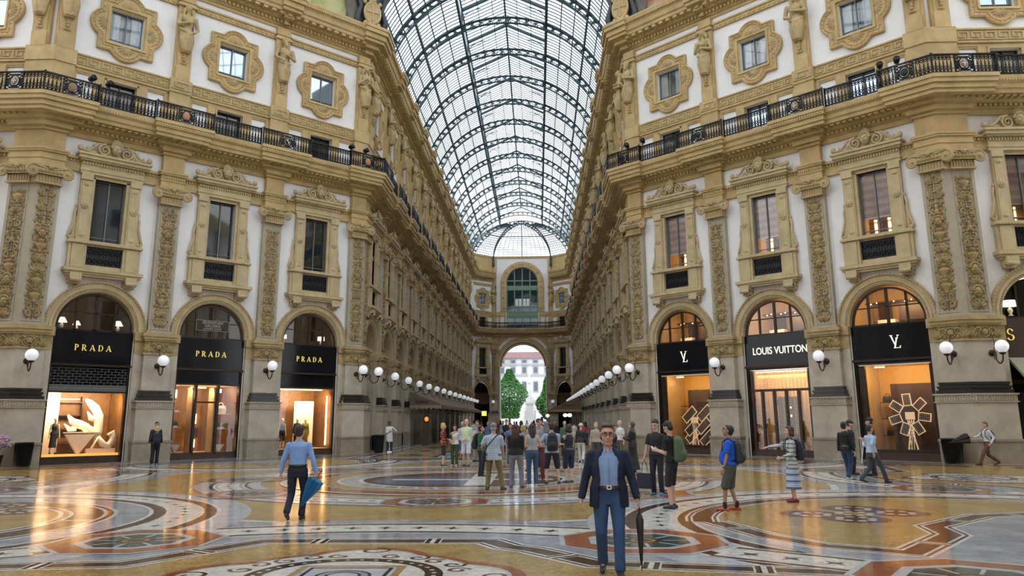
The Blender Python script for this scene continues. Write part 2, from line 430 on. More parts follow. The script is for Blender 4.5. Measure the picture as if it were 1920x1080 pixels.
def build_corner_pilaster(K,f1,c1,f2,c2,label,group=None):
    root=thing('pilaster',label,'pilaster',Matrix.Translation(K),group);pp={}
    for name,m,rows in PIL:
        mb=MB().mat(m)
        for z0,z1,h,d in rows: corner_prism(mb,K,f1,c1,f2,c2,h,d,z0,z1)
        pp[name]=obj(name,mb,None,root)
    mb=MB().mat(OCHRE2);corner_prism(mb,K,f1,c1,f2,c2,.50,.40,12.42,12.84);corner_prism(mb,K,f1,c1,f2,c2,.56,.50,12.82,13.26);obj('capital_core',mb,None,root)
    T=Matrix.Translation(-K)
    for f,c,v in((f1,c1,1),(f2,c2,2)):
        M=T@f.M(c)
        w=MB();relief_frame(w.mat(SHAFT),6.22,12.34,.37,.27)
        obj('panel_moulding',w,None,root,M)
        obj('frieze_ornament',cached('pf',lambda:mk_face_relief().mesh('frieze_ornament')),None,pp['carved_frieze'],M)
        obj('carved_band_ornament',cached('cbo',lambda:key_strip(1.5,.2,.03,PIER).xf(Matrix.Translation((0,.64,2.595))).mesh('carved_band_ornament')),None,pp['carved_band'],M)
        pil_face_extras(root,M,v,pp['upper_shaft'])
    return root
# ---------------------------------------------------------------- main window
def quatre_loop(sx,sz,lob,r,scale=1.0,n=128):
    out=[]
    for i in range(n):
        a=2*PI*(i+.5)/n;c,s=cos(a),sin(a)
        best=min(sx/abs(c) if abs(c)>1e-6 else 1e9, sz/abs(s) if abs(s)>1e-6 else 1e9)
        for cx,cz in((lob[0],0),(-lob[0],0),(0,lob[1]),(0,-lob[1])):
            b=c*cx+s*cz;disc=b*b-(cx*cx+cz*cz-r*r)
            if disc>0:best=max(best,b+math.sqrt(disc))
        out.append((c*best*scale,s*best*scale))
    return out
def rect_loop(sx,sz,n=128):
    out=[]
    for i in range(n):
        a=2*PI*(i+.5)/n;c,s=cos(a),sin(a)
        b=min(sx/abs(c) if abs(c)>1e-6 else 1e9, sz/abs(s) if abs(s)>1e-6 else 1e9);out.append((c*b,s*b))
    return out
def quatre_mesh():
    mb=MB().mat(OCHRE);Z=21.17
    L=lambda k:quatre_loop(1.33*k,1.42*k,(.93,1.02),.80*k if k==1 else .80-(1-k)*1.2)
    seq=[(L(1),0),(L(1),.16),(L(.95),.20),(L(.90),.13),(L(.86),.12),(L(.83),.16),(L(.80),.10)]
    seq=[([(x,z) for x,z in l],d) for l,d in seq]
    loops=[[(x,d,Z+z) for x,z in l] for l,d in seq]
    R=lambda a,b,d:[(x,d,Z+z) for x,z in rect_loop(a,b)]
    loops+= [R(.98,1.06,.10),R(.96,1.04,.17),R(.86,.94,.15),R(.84,.92,.05),R(.78,.86,.04),R(.77,.85,-.25)]
    mb.rings(loops)
    mb.mat(OCHRE2);mb.smooth=True
    for cx,cz in((1.27,0),(-1.27,0),(0,1.36),(0,-1.36)):
        base=math.atan2(cz,cx)
        ox,oz=(cx*.80,cz*.80)
        for j in range(7):
            a=base+(j-3)*.40;leaf(mb,(cx*.76,.11,Z+cz*.76),a,.46,.18,.09)
    n=52
    for i in range(0,128,3):                         # bead course
        x,z=L(.88)[i];mb.ell((x,.14,Z+z),(.035,.03,.035),5,4)
    return mb
def mezz_mesh():
    mb=MB().mat(OCHRE);h=PITCH/2
    mb.box(-2.22,2.22,-.02,.10,18.30,18.46)
    for s in(-1,1):
        for a,b in((.71,1.2),(2.08,2.24)): mb.box(s*a,s*b,-.02,.10,16.4,18.30)
        mb.box(s*1.2,s*1.24,-.02,.07,16.4,18.28);mb.box(s*2.04,s*2.08,-.02,.07,16.4,18.28);mb.box(s*1.24,s*2.04,-.02,.07,18.22,18.30)
        mb.box(s*.71,s*.80,.10,.14,16.4,18.28)
    mb.box(-.80,.80,.10,.14,18.19,18.28)
    mb.box(-.77,.77,-.3,.0,16.3,16.5)
    return mb
def winframe(x,z0,z1,y=-.2,mull=True,trans=None,m=None,t=.05):
    mb=MB().mat(m or FRAME)
    mb.box(-x,-x+t,y-.05,y+.03,z0,z1);mb.box(x-t,x,y-.05,y+.03,z0,z1);mb.box(-x,x,y-.05,y+.03,z0,z0+t);mb.box(-x,x,y-.05,y+.03,z1-t,z1)
    if mull: mb.box(-t/2,t/2,y-.05,y+.04,z0,z1)
    for z in(trans or []): mb.box(-x,x,y-.04,y+.03,z-t*.35,z+t*.35)
    return mb
def surround_mesh():
    mb=MB().mat(SURR)
    mb.box(-1.73,1.73,-.05,.50,8.60,8.75);mb.box(-1.66,1.66,-.05,.42,8.50,8.60);mb.box(-1.56,1.56,-.05,.34,8.40,8.50)
    for s in(-1,1):
        mb.box(s*.95,s*1.45,-.05,.52,8.18,8.5)
        mb.smooth=True;mb.tube([(s*.95,.46,8.2),(s*1.45,.46,8.2)],.1,8);mb.tube([(s*.95,.14,8.12),(s*1.45,.14,8.12)],.12,8);mb.smooth=False
        mb.box(s*.80,s*1.58,-.05,.24,8.75,9.93);mb.box(s*.92,s*1.44,.24,.30,8.80,9.88)
        mb.box(s*.84,s*1.34,-.05,.20,10.1,13.3)
        mb.box(s*.90,s*1.28,.20,.23,10.2,12.95);mb.box(s*.84,s*1.36,.2,.28,13.0,13.3);mb.box(s*.86,s*1.32,.2,.26,10.1,10.2)
        mb.box(s*.70,s*.84,-.25,.10,10.06,13.2)
        # rosettes
        mb.smooth=True
        for z in(11.75,):
            mb.ell((s*1.09,.24,z),(.17,.05,.17),12,5);mb.ell((s*1.09,.29,z),(.06,.05,.06),6,5)
            for j in range(6): mb.ell((s*1.09+.11*cos(j*PI/3),.28,z+.11*sin(j*PI/3)),(.045,.03,.045),5,4)
        for j in range(3): leaf(mb,(s*1.09,.22,10.25),PI/2+(j-1)*.7,.24,.16,.06);leaf(mb,(s*1.09,.24,12.7),PI/2+(j-1)*.7,.22,.14,.06)
        # side scroll bracket
        mb.tube([(s*1.38,.1,11.65),(s*1.44,.1,11.35),(s*1.42,.1,11.0),(s*1.52,.1,10.6),(s*1.60,.1,10.3)]+[(s*(1.50+.12*cos(a)),.1,10.28+.12*sin(a)) for a in [0,-1,-2,-3,-4,-5]],[.05,.06,.06,.07,.07,.07,.06,.05,.05,.04,.03],7)
        mb.ell((s*1.38,.1,11.72),(.07,.08,.09),6,5)
        mb.smooth=False
        mb.box(s*1.34,s*1.46,-.05,.12,10.1,11.2);mb.box(s*1.34,s*1.58,-.05,.1,10.1,10.5)
    mb.box(-1.66,1.66,-.05,.36,9.93,10.02);mb.box(-1.60,1.60,-.05,.30,10.02,10.1)
    dentils(mb,3.3,-1.65,.36,.39,9.94,10.0,.13)
    mb.box(-.84,.84,-.25,.10,13.14,13.3)
    mb.box(-.8,.8,-.05,.12,8.75,8.98);mb.box(-.8,.8,-.05,.12,9.86,9.93)
    # entablature
    mb.box(-1.42,1.42,-.05,.24,13.3,13.72);mb.box(-1.46,1.46,-.05,.28,13.44,13.50);dentils(mb,2.8,-1.4,.24,.32,13.74,13.86,.13)
    mb.box(-1.42,1.42,-.05,.26,13.72,13.9);mb.box(-1.52,1.52,-.05,.42,13.9,13.98);mb.box(-1.60,1.60,-.05,.52,13.98,14.14);mb.box(-1.66,1.66,-.05,.60,14.14,14.24)
    return mb
def pediment_mesh():
    mb=MB().mat(SURR);mb.smooth=True;y=.34
    mb.smooth=False
    mb.prism([(-1.5,14.24),(1.5,14.24),(1.0,14.46),(.62,14.76),(.2,14.95),(-.2,14.95),(-.62,14.76),(-1.0,14.46)],.02,.24,'y')
    mb.smooth=True
    for s in(-1,1):
        mb.tube([(s*abs(p[0]),p[1],p[2]) for p in spiral(.50,14.56,.29,.03,1.9,PI*.5,-1,28,y)],[.066-.036*i/28 for i in range(29)],6)
        mb.tube([(s*.46,y,14.86),(s*.82,y,14.80),(s*1.03,y,14.54),(s*1.25,y,14.38),(s*1.5,y,14.40),(s*1.6,y,14.52)],[.055,.07,.07,.065,.055,.045],6)
        mb.ell((s*1.56,y,14.46),(.14,.12,.14),8,6)
        leaf(mb,(s*.85,y,14.36),0 if s>0 else PI,.45,.16,.08);leaf(mb,(s*.95,y-.05,14.6),PI/2-s*.5,.2,.14,.06);leaf(mb,(s*1.25,y-.05,14.42),PI/2-s*.4,.18,.12,.06)
    face_relief(mb,(0,y+.05,14.66),.44)
    for j in range(7): leaf(mb,(0,y,14.90),PI/2+(j-3)*.36,.38-.03*abs(j-3),.14,.08)
    return mb
def iron_panel_mesh():
    mb=MB().mat(GRILLE);mb.box(-.8,.8,.0,.06,9.0,9.86)
    mb.mat(IRON)
    for i in range(13):
        x=-.74+i*1.48/12;mb.box(x-.012,x+.012,.06,.09,9.02,9.84)
    mb.smooth=True
    for i in range(6):
        for z in(9.2,9.62):
            x=-.62+i*1.24/5;mb.tube([(x+.09*cos(a*PI/4),.09,z+.1*sin(a*PI/4)) for a in range(8)],.018,4,closed=True)
    return mb
WINC=[0]
def winroot(fr,t):
    WINC[0]+=1
    return sroot('window_%d'%WINC[0],fr.M(t))
def main_window(fr,t,style='dark',full=True):
    r=winroot(fr,t)
    obj('surround',cached('surround',lambda:surround_mesh().mesh('surround')),None,r)
    obj('pediment',cached('pediment',lambda:pediment_mesh().mesh('pediment')),None,r)
    obj('balcony_grille',cached('ironp',lambda:iron_panel_mesh().mesh('balcony_grille')),None,r)
    fo=obj('frame',cached('wf',lambda:winframe(.70,10.08,13.14,-.2,True,[10.35],m=WINF).mesh('frame')),None,r)
    if style=='blind':
        obj('pane',cached('paneC',lambda:MB().box(-.7,.7,-.245,-.235,10.08,13.14).mesh('pane',SHOPGL)),None,fo)
        def bl():
            mb=MB().mat(BLIND)
            for k in range(11): mb.mat(BLIND if k%2 else BLIND2).box(-.67,.67,-.265,-.255,11.0+k*.195,11.0+k*.195+.195)
            mb.mat(WHITEP).box(-.67,.67,-.28,-.25,10.94,11.0)
            return mb.mesh('blind')
        obj('blind',cached('blind',bl),None,r)
        def rm():
            mb=MB().mat(WARMD).box(-1.2,1.2,-2.2,-2.1,9.9,13.3)
            mb.mat(WARMW).quad((-1.2,-.3,9.95),(1.2,-.3,9.95),(1.2,-2.2,9.95),(-1.2,-2.2,9.95)).quad((-1.2,-.3,13.25),(1.2,-.3,13.25),(1.2,-2.2,13.25),(-1.2,-2.2,13.25))
            mb.quad((-1.2,-.3,9.9),(-1.2,-2.2,9.9),(-1.2,-2.2,13.3),(-1.2,-.3,13.3)).quad((1.2,-.3,9.9),(1.2,-2.2,9.9),(1.2,-2.2,13.3),(1.2,-.3,13.3))
            mb.mat(STRIP)
            for x in(-.75,.15,.8): mb.box(x,x+.12,-2.08,-2.04,10.1,11.3)
            mb.box(-.9,-.3,-2.0,-1.9,10.75,10.79);mb.mat(SHELFM)
            for z in(10.3,10.7,11.1): mb.box(-1.1,1.1,-2.1,-1.8,z,z+.03)
            for x in(-.5,.5): mb.box(x,x+.12,-2.0,-1.8,10.0,11.6)
            return mb.mesh('interior')
        obj('interior',cached('wroom',rm),None,r)
    else:
        obj('pane',cached('paneD',lambda:MB().box(-.7,.7,-.26,-.235,10.08,13.14).mesh('pane',DARKGL)),None,fo)
    return r
def mezz_window(fr,t,pale=False):
    r=winroot(fr,t)
    obj('surround',cached('mezz',lambda:mezz_mesh().mesh('surround')),None,r)
    fo=obj('frame',cached('mf',lambda:winframe(.71,16.42,18.19,-.22,True).mesh('frame')),None,r)
    obj('pane',cached(('mp',pale),lambda:MB().box(-.71,.71,-.28,-.25,16.42,18.19).mesh('pane',REFGL if pale else DARKGL)),None,fo)
def quatre_window(fr,t,style=0):
    r=winroot(fr,t)
    obj('surround',cached('quatre',lambda:quatre_mesh().mesh('surround')),None,r)
    fo=obj('frame',cached('qf',lambda:winframe(.77,20.32,22.02,-.2,True,[20.5],m=WINF,t=.04).mesh('frame')),None,r)
    if style>=1:
        obj('pane',cached('qpc',lambda:MB().box(-.77,.77,-.235,-.225,20.32,22.02).mesh('pane',SHOPGL)),None,r)
        def cu():
            mb=MB().mat(DARKGL2).box(-.77,.77,-.42,-.40,20.32,22.02);mb.mat(CURT)
            for s in(-1,1):
                pts=[];n=14
                for i in range(n+1):
                    x=s*(.77-.5*i/n*1.0);pts.append((x,-.33+.02*(i%2)))
                vs=[(x,y,20.32) for x,y in pts]+[(x,y,22.02) for x,y in pts]
                mb.add(vs,[(i,i+1,n+2+i,n+1+i) for i in range(n)])
            return mb.mesh('curtain')
        obj('curtain',cached('qcur',cu),None,r)
    else:
        obj('pane',cached('qpd',lambda:MB().box(-.77,.77,-.27,-.25,20.32,22.02).mesh('pane',REFGL)),None,fo)
def archivolt_mesh(dep=.35):
    mb=MB().mat(SURR);n=36;prof=[(1.70,-dep),(1.70,.06),(1.76,.10),(1.84,.10),(1.86,.15),(1.98,.17),(2.0,.13),(2.10,.13),(2.12,.20),(2.20,.20),(2.20,-.02)]
    loops=[]
    for r,d in prof:
        l=[(r,d,5.99)]+[(r*cos(PI*i/n),d,6.05+r*sin(PI*i/n)) for i in range(n+1)]+[(-r,d,5.99)]
        loops.append(l)
    mb.rings(loops,closed=False)
    mb.mat(OCHRE2)
    for R,st,y in((2.16,.10,.2),(1.80,.07,.10)):
        k=int(PI*R/ st/1.6)
        for i in range(k):
            a=PI*(i+.5)/k;M=Matrix.Translation((R*cos(a),y,6.05+R*sin(a)))@Matrix.Rotation(-a,4,'Y')
            s0=len(mb.v);mb.box(-.035,.035,0,.035,-st*.45,st*.45);mb.xf(M,s0)
    return mb
TRIM=[0]
def trimname():
    TRIM[0]+=1;return 'trim_%d'%TRIM[0]
def strings(mb,a,b,breaks):
    pass
# ---------------------------------------------------------------- wall with openings
def wall_bay(mb,cx,half,full=True,x0=None,x1=None):
    """front plane y=0 of one bay, centre cx; openings for arch, window, mezzanine and attic window, with reveals"""
    L=cx-half if x0 is None else x0;R=cx+half if x1 is None else x1
    holes=[(cx-.70,cx+.70,10.08,13.14),(cx-.71,cx+.71,16.42,18.19),(cx-.77,cx+.77,20.32,22.02)]
    zs=sorted({6.05,8.4,10.08,13.14,16.42,18.19,20.32,22.02,25.9})
    xs=sorted({L,cx-1.7,cx-.77,cx-.71,cx-.70,cx+.70,cx+.71,cx+.77,cx+1.7,R})
    P=lambda x,z,y=0:(x,y,z)
    for i in range(len(zs)-1):
        for j in range(len(xs)-1):
            xa,xb,za,zb=xs[j],xs[j+1],zs[i],zs[i+1];xm,zm=(xa+xb)/2,(za+zb)/2
            if any(h[0]<xm<h[1] and h[2]<zm<h[3] for h in holes):continue
            if za==6.05 and abs(xm-cx)<1.7:continue
            mb.quad(P(xa,za),P(xb,za),P(xb,zb),P(xa,zb))
    n=24                                             # spandrels
    for i in range(n):
        a0=PI*i/n;a1=PI*(i+1)/n
        p0=(cx+1.7*cos(a0),6.05+1.7*sin(a0));p1=(cx+1.7*cos(a1),6.05+1.7*sin(a1))
        mb.quad(P(*p0),P(p0[0],8.4),P(p1[0],8.4),P(*p1))
    for h in holes:
        a,b,c,d=h;y=-.4
        mb.quad(P(a,c),P(a,c,y),P(a,d,y),P(a,d));mb.quad(P(b,c),P(b,c,y),P(b,d,y),P(b,d))
        mb.quad(P(a,c),P(b,c),P(b,c,y),P(a,c,y));mb.quad(P(a,d),P(b,d),P(b,d,y),P(a,d,y))
    for xa,xb in((L,cx-1.7),(cx+1.7,R)):             # lower wall beside the arch
        if xb-xa>.01: mb.quad(P(xa,0),P(xb,0),P(xb,6.05),P(xa,6.05))
def facade_wall(name,fr,length,bays,pitch):
    sx=1 if fr.X.dot(fr.d)>0 else -1
    mb=MB().mat(STUCCO)
    edges=[0]+[(bays[i]+bays[i+1])/2 for i in range(len(bays)-1)]+[length]
    for i,b in enumerate(bays):
        x0,x1=sorted((sx*edges[i],sx*edges[i+1]));wall_bay(mb,sx*b,0,x0=x0,x1=x1)
    mb.quad((0,0,25.9),(sx*length,0,25.9),(sx*length,-.6,25.9),(0,-.6,25.9))
    o=obj(name,mb,None,None,fr.M(0));struct(o)
    # stone jamb strips of the ground floor, behind the piers
    jb=MB().mat(PIER);jd=-1.0 if 'arcade' in name else -.5
    for b in bays:
        for s in(-1,1):
            x=sx*b
            jb.box(x+s*1.74,x+s*2.12,jd,.15,0,4.98);jb.mat(OCHRE2);jb.box(x+s*1.74,x+s*2.16,jd,.17,4.98,5.6);jb.box(x+s*1.70,x+s*2.2,jd,.26,5.6,5.99);jb.mat(PIER)
            jb.box(x+s*1.74,x+s*2.16,jd,.2,0,.9)
    struct(obj(trimname(),jb,None,None,fr.M(0)))
def attach_bay_trim(fr,t,half,skipends=0):
    """string courses between the pilasters of one bay: at capital height, Greek key band, upper band"""
    def mk():
        mb=MB().mat(OCHRE);L=half
        mb.box(-L,-1.4,-.02,.14,13.36,13.62);mb.box(1.4,L,-.02,.14,13.36,13.62);mb.box(-L,-1.5,-.02,.22,13.93,14.06);mb.box(1.5,L,-.02,.22,13.93,14.06);mb.box(-L,-1.4,-.02,.1,13.62,13.93);mb.box(1.4,L,-.02,.1,13.62,13.93)
        dentils(mb,L-1.5,1.5,.1,.17,13.8,13.9,.16);dentils(mb,L-1.5,-L,.1,.17,13.8,13.9,.16)
        mb.box(-L,L,-.02,.12,18.50,19.10);mb.box(-L,L,-.02,.18,18.46,18.54);mb.box(-L,L,-.02,.18,19.10,19.18)
        mb.merge(key_strip(2*L-.1,.40,.04,OCHRE2).xf(Matrix.Translation((0,.12,18.82))))
        mb.mat(OCHRE);mb.box(-L,L,-.02,.14,23.36,23.68);mb.box(-L,L,-.02,.2,23.62,23.72);dentils(mb,2*L,-L,.14,.18,23.44,23.56,.3,.5)
        return mb.mesh('trim')
    o=struct(obj(trimname(),cached(('baytrim',round(half,2)),mk),None,None,fr.M(t)))
    struct(obj(trimname(),cached(('archivolt',fr in(LC,RC)),lambda:archivolt_mesh(1.0 if fr in(LC,RC) else .5).mesh('archivolt')),None,None,fr.M(t)))
# ---------------------------------------------------------------- wall lamp
def lamp_meshes():
    g=MB().mat(GLOBE);g.smooth=True;g.ell((0,1.2,4.64),(.258,.258,.258),20,14)
    a=MB().mat(BRASS);a.smooth=True
    pts=[(0,.50,4.40)]+[(0,.62+.12*cos(x),4.36+.12*sin(x)) for x in(2.2,1.2,.2,-.8)]+[(0,.72,4.12),(0,.85,3.98),(0,1.0,3.97),(0,1.14,4.07),(0,1.2,4.22),(0,1.2,4.34)]
    a.tube(pts,.028,7)
    a.tube([(p[0],p[1],p[2]) for p in [(0,.55,4.5),(0,.66,4.62),(0,.70,4.85),(0,.62,5.1),(0,.50,5.22)]],.018,6)
    a.tube([(0,.62+.1*cos(x/2)*(1-x/14),4.20+.1*sin(x/2)*(1-x/14)) for x in range(12)],.018,5)
    a.lathe([(.05,0),(.12,.04),(.13,.09),(.06,.10)],(0,1.2,4.30),10)
    w=MB().mat(BRASS);w.smooth=True;w.ell((0,.44,4.42),(.14,.07,.14),12,6);w.ell((0,.52,4.42),(.06,.06,.06),8,5)
    return g,a,w
LAMPN=[0]
def wall_lamp(fr,t,label,group=None):
    g,a,w=cached('lamp',lambda:[x.mesh(n) for x,n in zip(lamp_meshes(),('globe','bracket','wall_plate'))])
    r=thing('wall_lamp',label,'lamp',fr.M(t),group)
    br=obj('bracket',a,None,r);obj('globe',g,None,br);obj('wall_plate',w,None,r)
# ---------------------------------------------------------------- balcony railing
def railing_meshes(L,med=None,medcol=None):
    """iron railing of length L centred on x=0, at y=0, z from 0"""
    rail=MB().mat(IRON);rail.box(-L/2,L/2,-.045,.045,.86,.92);rail.box(-L/2,L/2,-.03,.03,.02,.06);rail.box(-L/2,L/2,-.02,.02,.74,.765);rail.box(-L/2,L/2,-.02,.02,.24,.26)
    for s in(-1,1): rail.box(s*L/2-.03,s*L/2+.03,-.04,.04,0,.97)
    b=MB().mat(IRON);n=int(L/.155);mw=.42 if med else 0
    for i in range(n+1):
        x=-L/2+L*i/n
        if abs(x)<mw:continue
        b.lathe([(.018,.0),(.026,.25),(.042,.42),(.022,.6),(.018,.86)],(x,0,.0),5)
        if i<n:
            xm=x+L/n/2
            if abs(xm)<mw:continue
            b.tube([(xm+.055*cos(k*PI/3),0,.14+.075*sin(k*PI/3)) for k in range(6)],.022,4,closed=True)
            b.tube([(xm+.05*cos(k*PI/3),0,.805+.04*sin(k*PI/3)) for k in range(6)],.02,4,closed=True)
            b.tube([(xm-.06,0,.28),(xm,0,.36),(xm+.06,0,.28)],.022,4)
            b.tube([(xm-.06,0,.72),(xm,0,.64),(xm+.06,0,.72)],.022,4)
    m=None
    if med:
        b.box(-mw,-mw+.04,-.03,.03,.03,.9);b.box(mw-.04,mw,-.03,.03,.03,.9)
        for sx in(-1,1):
            for z in(.16,.34,.60,.76):
                b.tube([(sx*.3+.08*cos(k*PI/3),0,z+.07*sin(k*PI/3)) for k in range(6)],.024,4,closed=True)
        b.tube([(.0+.22*cos(k*PI/6),0,.46+.27*sin(k*PI/6)) for k in range(12)],.035,5,closed=True)
        b.box(-.2,.2,-.012,.012,.1,.2);b.box(-.2,.2,-.012,.012,.7,.8);b.box(-.36,-.2,-.01,.01,.3,.6);b.box(.2,.36,-.01,.01,.3,.6)
        m=MB().mat(medcol or IRON);m.smooth=True;m.ell((0,.02,.46),(.17,.035,.20),14,6);m.smooth=False
    return rail,b,m
RZ=16.40
def railing(fr,t,y,L,label,med=None,col=None,group=None):
    key=('rail',round(L,2),med)
    ms=cached(key,lambda:[x.mesh(n) if x else None for x,n in zip(railing_meshes(L,med,None),('handrail','ironwork','medallion'))])
    r=thing('balcony_railing',label,'railing',fr.M(t,y,RZ),group)
    obj('handrail',ms[0],None,r);obj('ironwork',ms[1],None,r)
    if ms[2]:
        mm=cached(('medal',col),lambda:medal_mesh(col));obj('medallion',mm,None,r)
def medal_mesh(col):
    m=MB();base={'red':ROSSO,'cross':MEDB,'brown':MEDB,'dark':IRON,'white':IRON,'green':IRON}[col]
    m.mat(base);m.smooth=True;m.ell((0,.02,.46),(.17,.035,.20),14,6);m.smooth=False
    if col=='cross': m.mat(MEDW).box(-.12,.12,.05,.065,.43,.49).box(-.03,.03,.05,.065,.33,.59)
    if col=='white': m.mat(MEDW).prism([(0,.46),(.11,.46),(.07,.58),(0,.61)],.05,.06,'y').prism([(0,.46),(-.11,.46),(-.07,.34),(0,.31)],.05,.06,'y')
    return m.mesh('medallion')
# ================================================================ walls and facades
facade_wall('wall_left_diagonal',LD,LDLEN,DBAYS,PITCH)
facade_wall('wall_right_diagonal',RD,LDLEN,DBAYS,PITCH)
CL_=YE-Y0
facade_wall('wall_left_arcade',LC,CL_,ABAYS,AP)
facade_wall('wall_right_arcade',RC,CL_,ABAYS,AP)
TB=[3.46,8.97]
facade_wall('wall_left_transverse',LT,23.4,TB+[14.5,20.0],AP)
facade_wall('wall_right_transverse',RT,23.4,TB+[14.5,20.0],AP)
facade_wall('wall_end_left',EL,ELEN,[ELEN/2],AP)
facade_wall('wall_end_right',ER,ELEN,[ELEN/2],AP)
# corner pilasters
for K,f1,c1,f2,c2,side,nm in((B1,LD,.3,LC,.72,'left','where the left diagonal front turns into the long arcade'),
                      (B2,RD,.3,RC,.72,'right','where the right diagonal front turns into the long arcade')):
    build_corner_pilaster(K,f1,c1,f2,c2,'tall two-faced carved corner pilaster '+nm,'corner pilasters')
LD2=Fr(A1,(q,q),(q,-q));RD2=Fr(A2,(-q,q),(-q,-q))
build_corner_pilaster(A1,LD2,.28,LT,.72,'wide two-faced carved corner pilaster at far left beside the first shop bay','corner pilasters')
build_corner_pilaster(A2,RD2,.28,RT,.72,'wide two-faced carved corner pilaster with two globe lamps, far right','corner pilasters')
for k,s in enumerate(DPIL):
    w=['farther from','nearer'][k]
    build_pilaster(LD,s,'carved stone pilaster between %s shop bays of the left front'%(['the middle and far','the near and middle'][k]),3+k)
    build_pilaster(RD,s,'carved stone pilaster between %s shop bays of the right front'%(['the middle and far','the near and middle'][k]),5+k)
for k,s in enumerate(APIL):
    build_pilaster(LC,s,'carved pilaster of the left arcade, %s after the corner'%ORD[k],1+k%6,'left arcade pilasters')
    build_pilaster(RC,s,'carved pilaster of the right arcade, %s after the corner'%ORD[k],1+(k+3)%6,'right arcade pilasters')
build_pilaster(LT,.72+AP,'carved pilaster of the side passage at the left edge',3)
build_pilaster(RT,.72+AP,'carved pilaster of the side passage at the right edge',4)
# windows
for i,s in enumerate(DBAYS):
    main_window(LD,s);main_window(RD,s,'blind')
    mezz_window(LD,s);mezz_window(RD,s,True)
    quatre_window(LD,s,1 if i==2 else 0);quatre_window(RD,s,1)
    attach_bay_trim(LD,s,2.22);attach_bay_trim(RD,s,2.22)
for s in ABAYS:
    for f in(LC,RC): main_window(f,s);mezz_window(f,s);quatre_window(f,s);attach_bay_trim(f,s,2.2)
for s in TB[:1]:
    main_window(LT,s);mezz_window(LT,s);quatre_window(LT,s);attach_bay_trim(LT,s,2.2)
    main_window(RT,s,'blind');mezz_window(RT,s,True);quatre_window(RT,s);attach_bay_trim(RT,s,2.2)
for f in(EL,ER): main_window(f,ELEN/2);mezz_window(f,ELEN/2);quatre_window(f,ELEN/2);attach_bay_trim(f,ELEN/2,1.9)
# ---------------------------------------------------------------- lamps
def placed(s): return s
for side,f in(('left',LD),('right',RD)):
    wall_lamp(f,.25,'white globe lamp on the diagonal face of the %s arcade corner pier'%side)
    wall_lamp(f,DPIL[0],'white globe lamp between the far and middle shops on the %s'%side)
    wall_lamp(f,DPIL[1],'white globe lamp between the middle and near shops on the %s'%side)
    wall_lamp(f,LD_-.28,'large white globe lamp on the near corner pier at far %s, face toward the shops'%side)
wall_lamp(RT,.9,'rightmost white globe lamp, on the side passage face of the corner pier')
for side,f in(('left',LC),('right',RC)):
    for k in range(15):
        wall_lamp(f,.72+AP*k,'white globe lamp along the %s arcade, %s from the octagon'%(side,ORD[k]),'%s arcade globe lamps'%side)
# ---------------------------------------------------------------- continuous cornices
BALC=[(0,15.0),(.12,15.0),(.16,15.2),(.30,15.28),(.34,15.42),(.62,15.50),(.62,15.58),(1.05,15.64),(1.08,15.78),(1.16,15.84),(1.18,16.02),(1.28,16.10),(1.32,16.22),(1.34,16.36),(0,16.40)]
TOPC=[(0,24.10),(.08,24.10),(.10,24.24),(.22,24.30),(.24,24.52),(.52,24.58),(.54,24.70),(.95,24.80),(.97,24.98),(1.06,25.04),(1.10,25.30),(1.24,25.50),(1.30,25.66),(1.30,25.74),(0,25.86)]
for i0,i1 in((0,1),(1,2),(2,3),(3,4),(4,5),(5,6),(6,7),(7,8),(8,9)):
    for prof in((BALC,TOPC) if i0!=4 else (BALC,)):
        mb=sweep(prof,i0,i1,OCHRE)
        a,b=PATH[i0],PATH[i1];t=(b-a).normalized();n=seg_n(a,b);L=(b-a).length
        vis=(i0 not in(0,8))
        s0=len(mb.v)
        if prof is BALC:
            dentils(mb,L-.8,.4,.34,.44,15.30,15.42,.22);dentils(mb,L-1.0,.5,.62,.96,15.54,15.60,.30,.55);dentils(mb,L-1.4,.7,1.28,1.33,16.12,16.2,.13)
        else:
            dentils(mb,L-.8,.4,.24,.36,24.36,24.52,.24);dentils(mb,L-1.0,.5,.54,.92,24.64,24.78,.5,.5);dentils(mb,L-1.4,.7,1.24,1.30,25.4,25.5,.15)
        M=Matrix(((t.x,n.x,0,a.x),(t.y,n.y,0,a.y),(0,0,1,0),(0,0,0,1)))
        mb.xf(M,s0)
        struct(obj(trimname(),mb))
# forward breaks of balcony slab and cornice at each pilaster
def brk(rows,h0):
    mb=MB().mat(OCHRE)
    for z0,z1,dh,d in rows: mb.box(-h0-dh,h0+dh,0,d,z0,z1)
    return mb
BROWS=[(15.28,15.42,-.5,.55),(15.42,15.62,-.3,.85),(15.62,15.80,-.05,1.32),(15.80,16.04,0,1.40),(16.04,16.24,.06,1.50),(16.24,16.41,.1,1.56)]
TROWS=[(24.3,24.55,-.5,.45),(24.55,24.82,-.3,.8),(24.82,25.02,-.05,1.18),(25.02,25.34,0,1.30),(25.34,25.6,.06,1.44),(25.6,25.80,.1,1.50)]
def brkB():
    mb=brk(BROWS,1.36);dentils(mb,2.7,-1.35,1.50,1.54,16.1,16.2,.13)
    for i in range(5): mb.box(-.95+i*.42,-.75+i*.42,.85,1.24,15.58,15.64)
    return mb.mesh('trim')
def brkT():
    mb=brk(TROWS,.62);return mb.mesh('trim')
def break_at(f,s):
    struct(obj(trimname(),cached('brkB',brkB),None,None,f.M(s)))
    struct(obj(trimname(),cached('brkT',brkT),None,None,f.M(s)))
for f in(LD,RD):
    for s in DPIL: break_at(f,s)
for f in(LC,RC):
    for s in APIL[:-1]: break_at(f,s)
